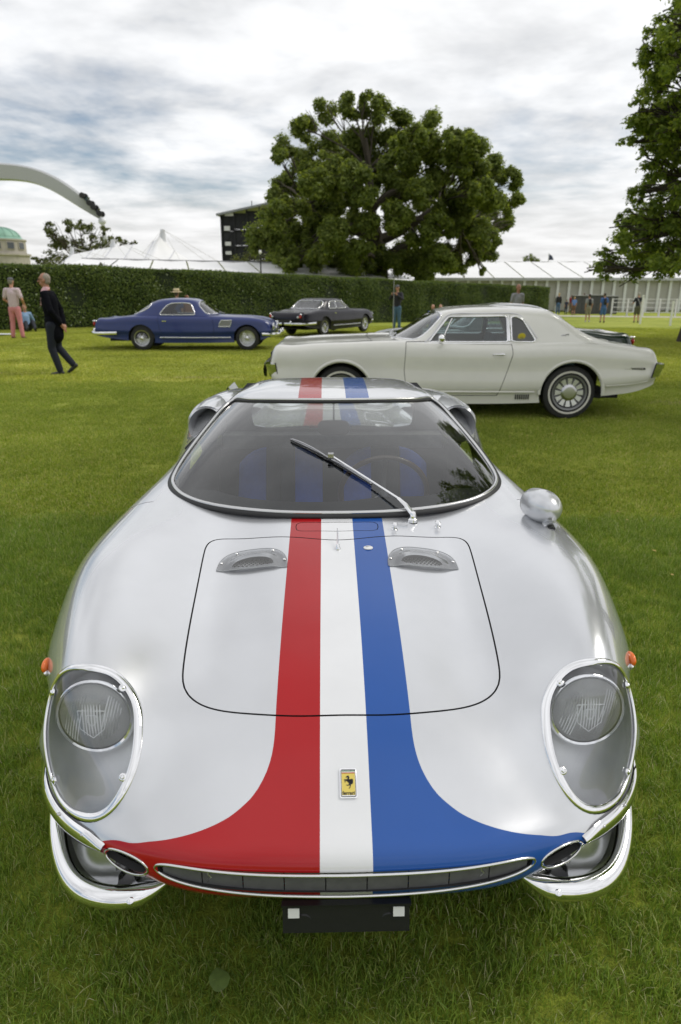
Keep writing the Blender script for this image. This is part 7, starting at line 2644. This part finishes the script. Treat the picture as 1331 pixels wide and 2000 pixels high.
# thin pole standing by the photographer
pq = stand(768, 645)
mb = MB(); mb.tube([(0, 0, 0), (0, 0, at(767, 545, pq.y).z - pq.z)], .016, 6); o = mb.build('thin_pole', pmat('grey pole', (.3, .3, .3), .5), None); o.location = pq; tag(o, 'thin grey pole stuck in the lawn beside the photographer', 'pole')
mb = MB(); mb.lathe([(.03, 0), (.03, .05), (.0001, .06)], 10); mb.build('ground_socket', BLACK, o)
# two people sitting by the hedge
for (px, py, lab, top_, hr) in ((846, 601, 'person in blue jacket sitting on the lawn by the hedge', (.03, .06, .30), (.16, .09, .05)), (861, 603, 'dark-haired person sitting beside the blue jacket by the hedge', (.02, .02, .03), (.02, .015, .012))):
    D = 33.0; c = at(px, py, D)
    person((c.x, D, ground(c.x, D)), R(-20), lab, 1.8, seated=True, top=top_, longsleeve=True, hair=hr, legs=[((.16, -.35, .22), (.14, -.70, -.05)), ((.10, -.36, .22), (.16, -.70, -.05))], arms=[((.10, -.08, -.24), (.02, -.30, -.30))] * 2, voxel=.02)
# man in grey shirt behind the white coupe's roof
D = 24.0; c = at(1013, 568, D); g0 = ground(c.x, D)
person((c.x, D, g0), R(10), 'man in grey checked shirt whose head shows over the white car roof', 1.70, top=(.30, .30, .32), hair=(.20, .12, .07), voxel=.016, skin=SKIN_T)
# visitors on the path side at right
VIS = [
    (1075, 603, 571, 'man in grey t-shirt and red shorts, leftmost of the visitors by the marquee', dict(top=(.22, .22, .22), bottom=(.20, .03, .03), shorts=True, hair=(.03, .02, .02)), 180, None),
    (1089, 614, 573, 'blonde woman in black top and blue jeans near the marquee wall', dict(top=(.02, .02, .022), bottom=(.07, .13, .24), hair=(.48, .34, .15), longsleeve=True), 170, None),
    (1105, 614, 585, 'small child in dark clothes between the blonde woman and the red shirt', dict(top=(.03, .035, .06), bottom=(.04, .045, .07), hair=(.1, .06, .03)), 180, None),
    (1114, 612, 576, 'woman in a red top behind the child in blue', dict(top=(.36, .03, .06), bottom=(.25, .2, .16), shorts=True, hair=(.12, .07, .04)), 190, None),
    (1119.5, 616, 580, 'blond child in light blue top and brown shorts', dict(top=(.12, .22, .45), bottom=(.14, .08, .04), shorts=True, hair=(.5, .36, .18)), 180, None),
    (1138, 611, 573, 'person in blue top and pale trousers before the dark cabinets', dict(top=(.07, .13, .38), bottom=(.45, .45, .47), hair=(.06, .04, .03)), 200, None),
    (1147, 629, 575, 'man in grey t-shirt and khaki shorts wearing a black backpack', dict(top=(.30, .30, .30), bottom=(.23, .21, .15), shorts=True, hair=(.03, .02, .02), shoes=(.6, .6, .6)), 180, ('black backpack on the man in khaki shorts', (.015, .015, .017))),
    (1176, 630, 573, 'man in blue t-shirt and blue shorts wearing a dark backpack', dict(top=(.05, .13, .36), bottom=(.05, .12, .28), shorts=True, hair=(.04, .03, .02)), 180, ('dark backpack on the man in blue shorts', (.02, .02, .025))),
    (1242, 630, 572, 'man in black t-shirt and olive shorts with a white shoulder strap, rightmost visitor', dict(top=(.014, .015, .022), bottom=(.085, .085, .05), shorts=True, hair=(.35, .33, .3), arms=[((.12, .0, -.24), (.10, -.20, -.30)), ((.12, .0, -.24), (.10, -.22, -.26))]), 175, None),
]
for (px, fy, hy, lab, kw, face, bag) in VIS:
    p = stand(px, fy)
    H_ = at(px, hy, p.y).z - p.z
    H_ = max(.9, min(2.0, H_))
    r_, i_ = person(p, R(face), lab, H_ / .985, voxel=.022 * H_ / 1.75, **kw)
    if bag: backpack(p, R(face), bag[0], i_, bag[1])
    if px == 1242:
        mb = MB(); mb.tube([i_['sh'][0] + Vector((0, .02, .09)), i_['ch'] + Vector((0, .13, 0)), i_['pel'] + Vector((-.14, .12, .1))], .028, 6, flat=.4); mb.build('shoulder_strap', pmat('white strap', (.6, .6, .6), .7), r_, smooth=True)
# white information card on a wire stand behind the striped coupe
cs = empty('card_stand', (0, 0, 0), 0, 'small white card on a black wire stand beside the striped coupe roof', 'sign')
D = 5.2
a = at(432, 781, D); tp_ = at(446, 757, D)
cs.location = (a.x, D, 0)
b = MB(); b.tube([(0, 0, 0), Vector((a.x, D, a.z)) - cs.location, tp_ - cs.location], .006, 6); b.tube([(.25, .25, 0), tp_ - cs.location + Vector((.04, .02, 0))], .006, 6); b.build('wire_stand', BLACK, cs)
q4 = [at(447, 756, D), at(458, 746, D), at(470, 766, D), at(459, 777, D)]
b = MB(); b.add([v - cs.location for v in q4] + [v - cs.location + Vector((0, .008, 0)) for v in q4], [(0, 1, 2, 3), (7, 6, 5, 4), (0, 4, 5, 1), (1, 5, 6, 2), (2, 6, 7, 3), (3, 7, 4, 0)]); b.build('card', pmat('white card', (.78, .78, .78), .5), cs)
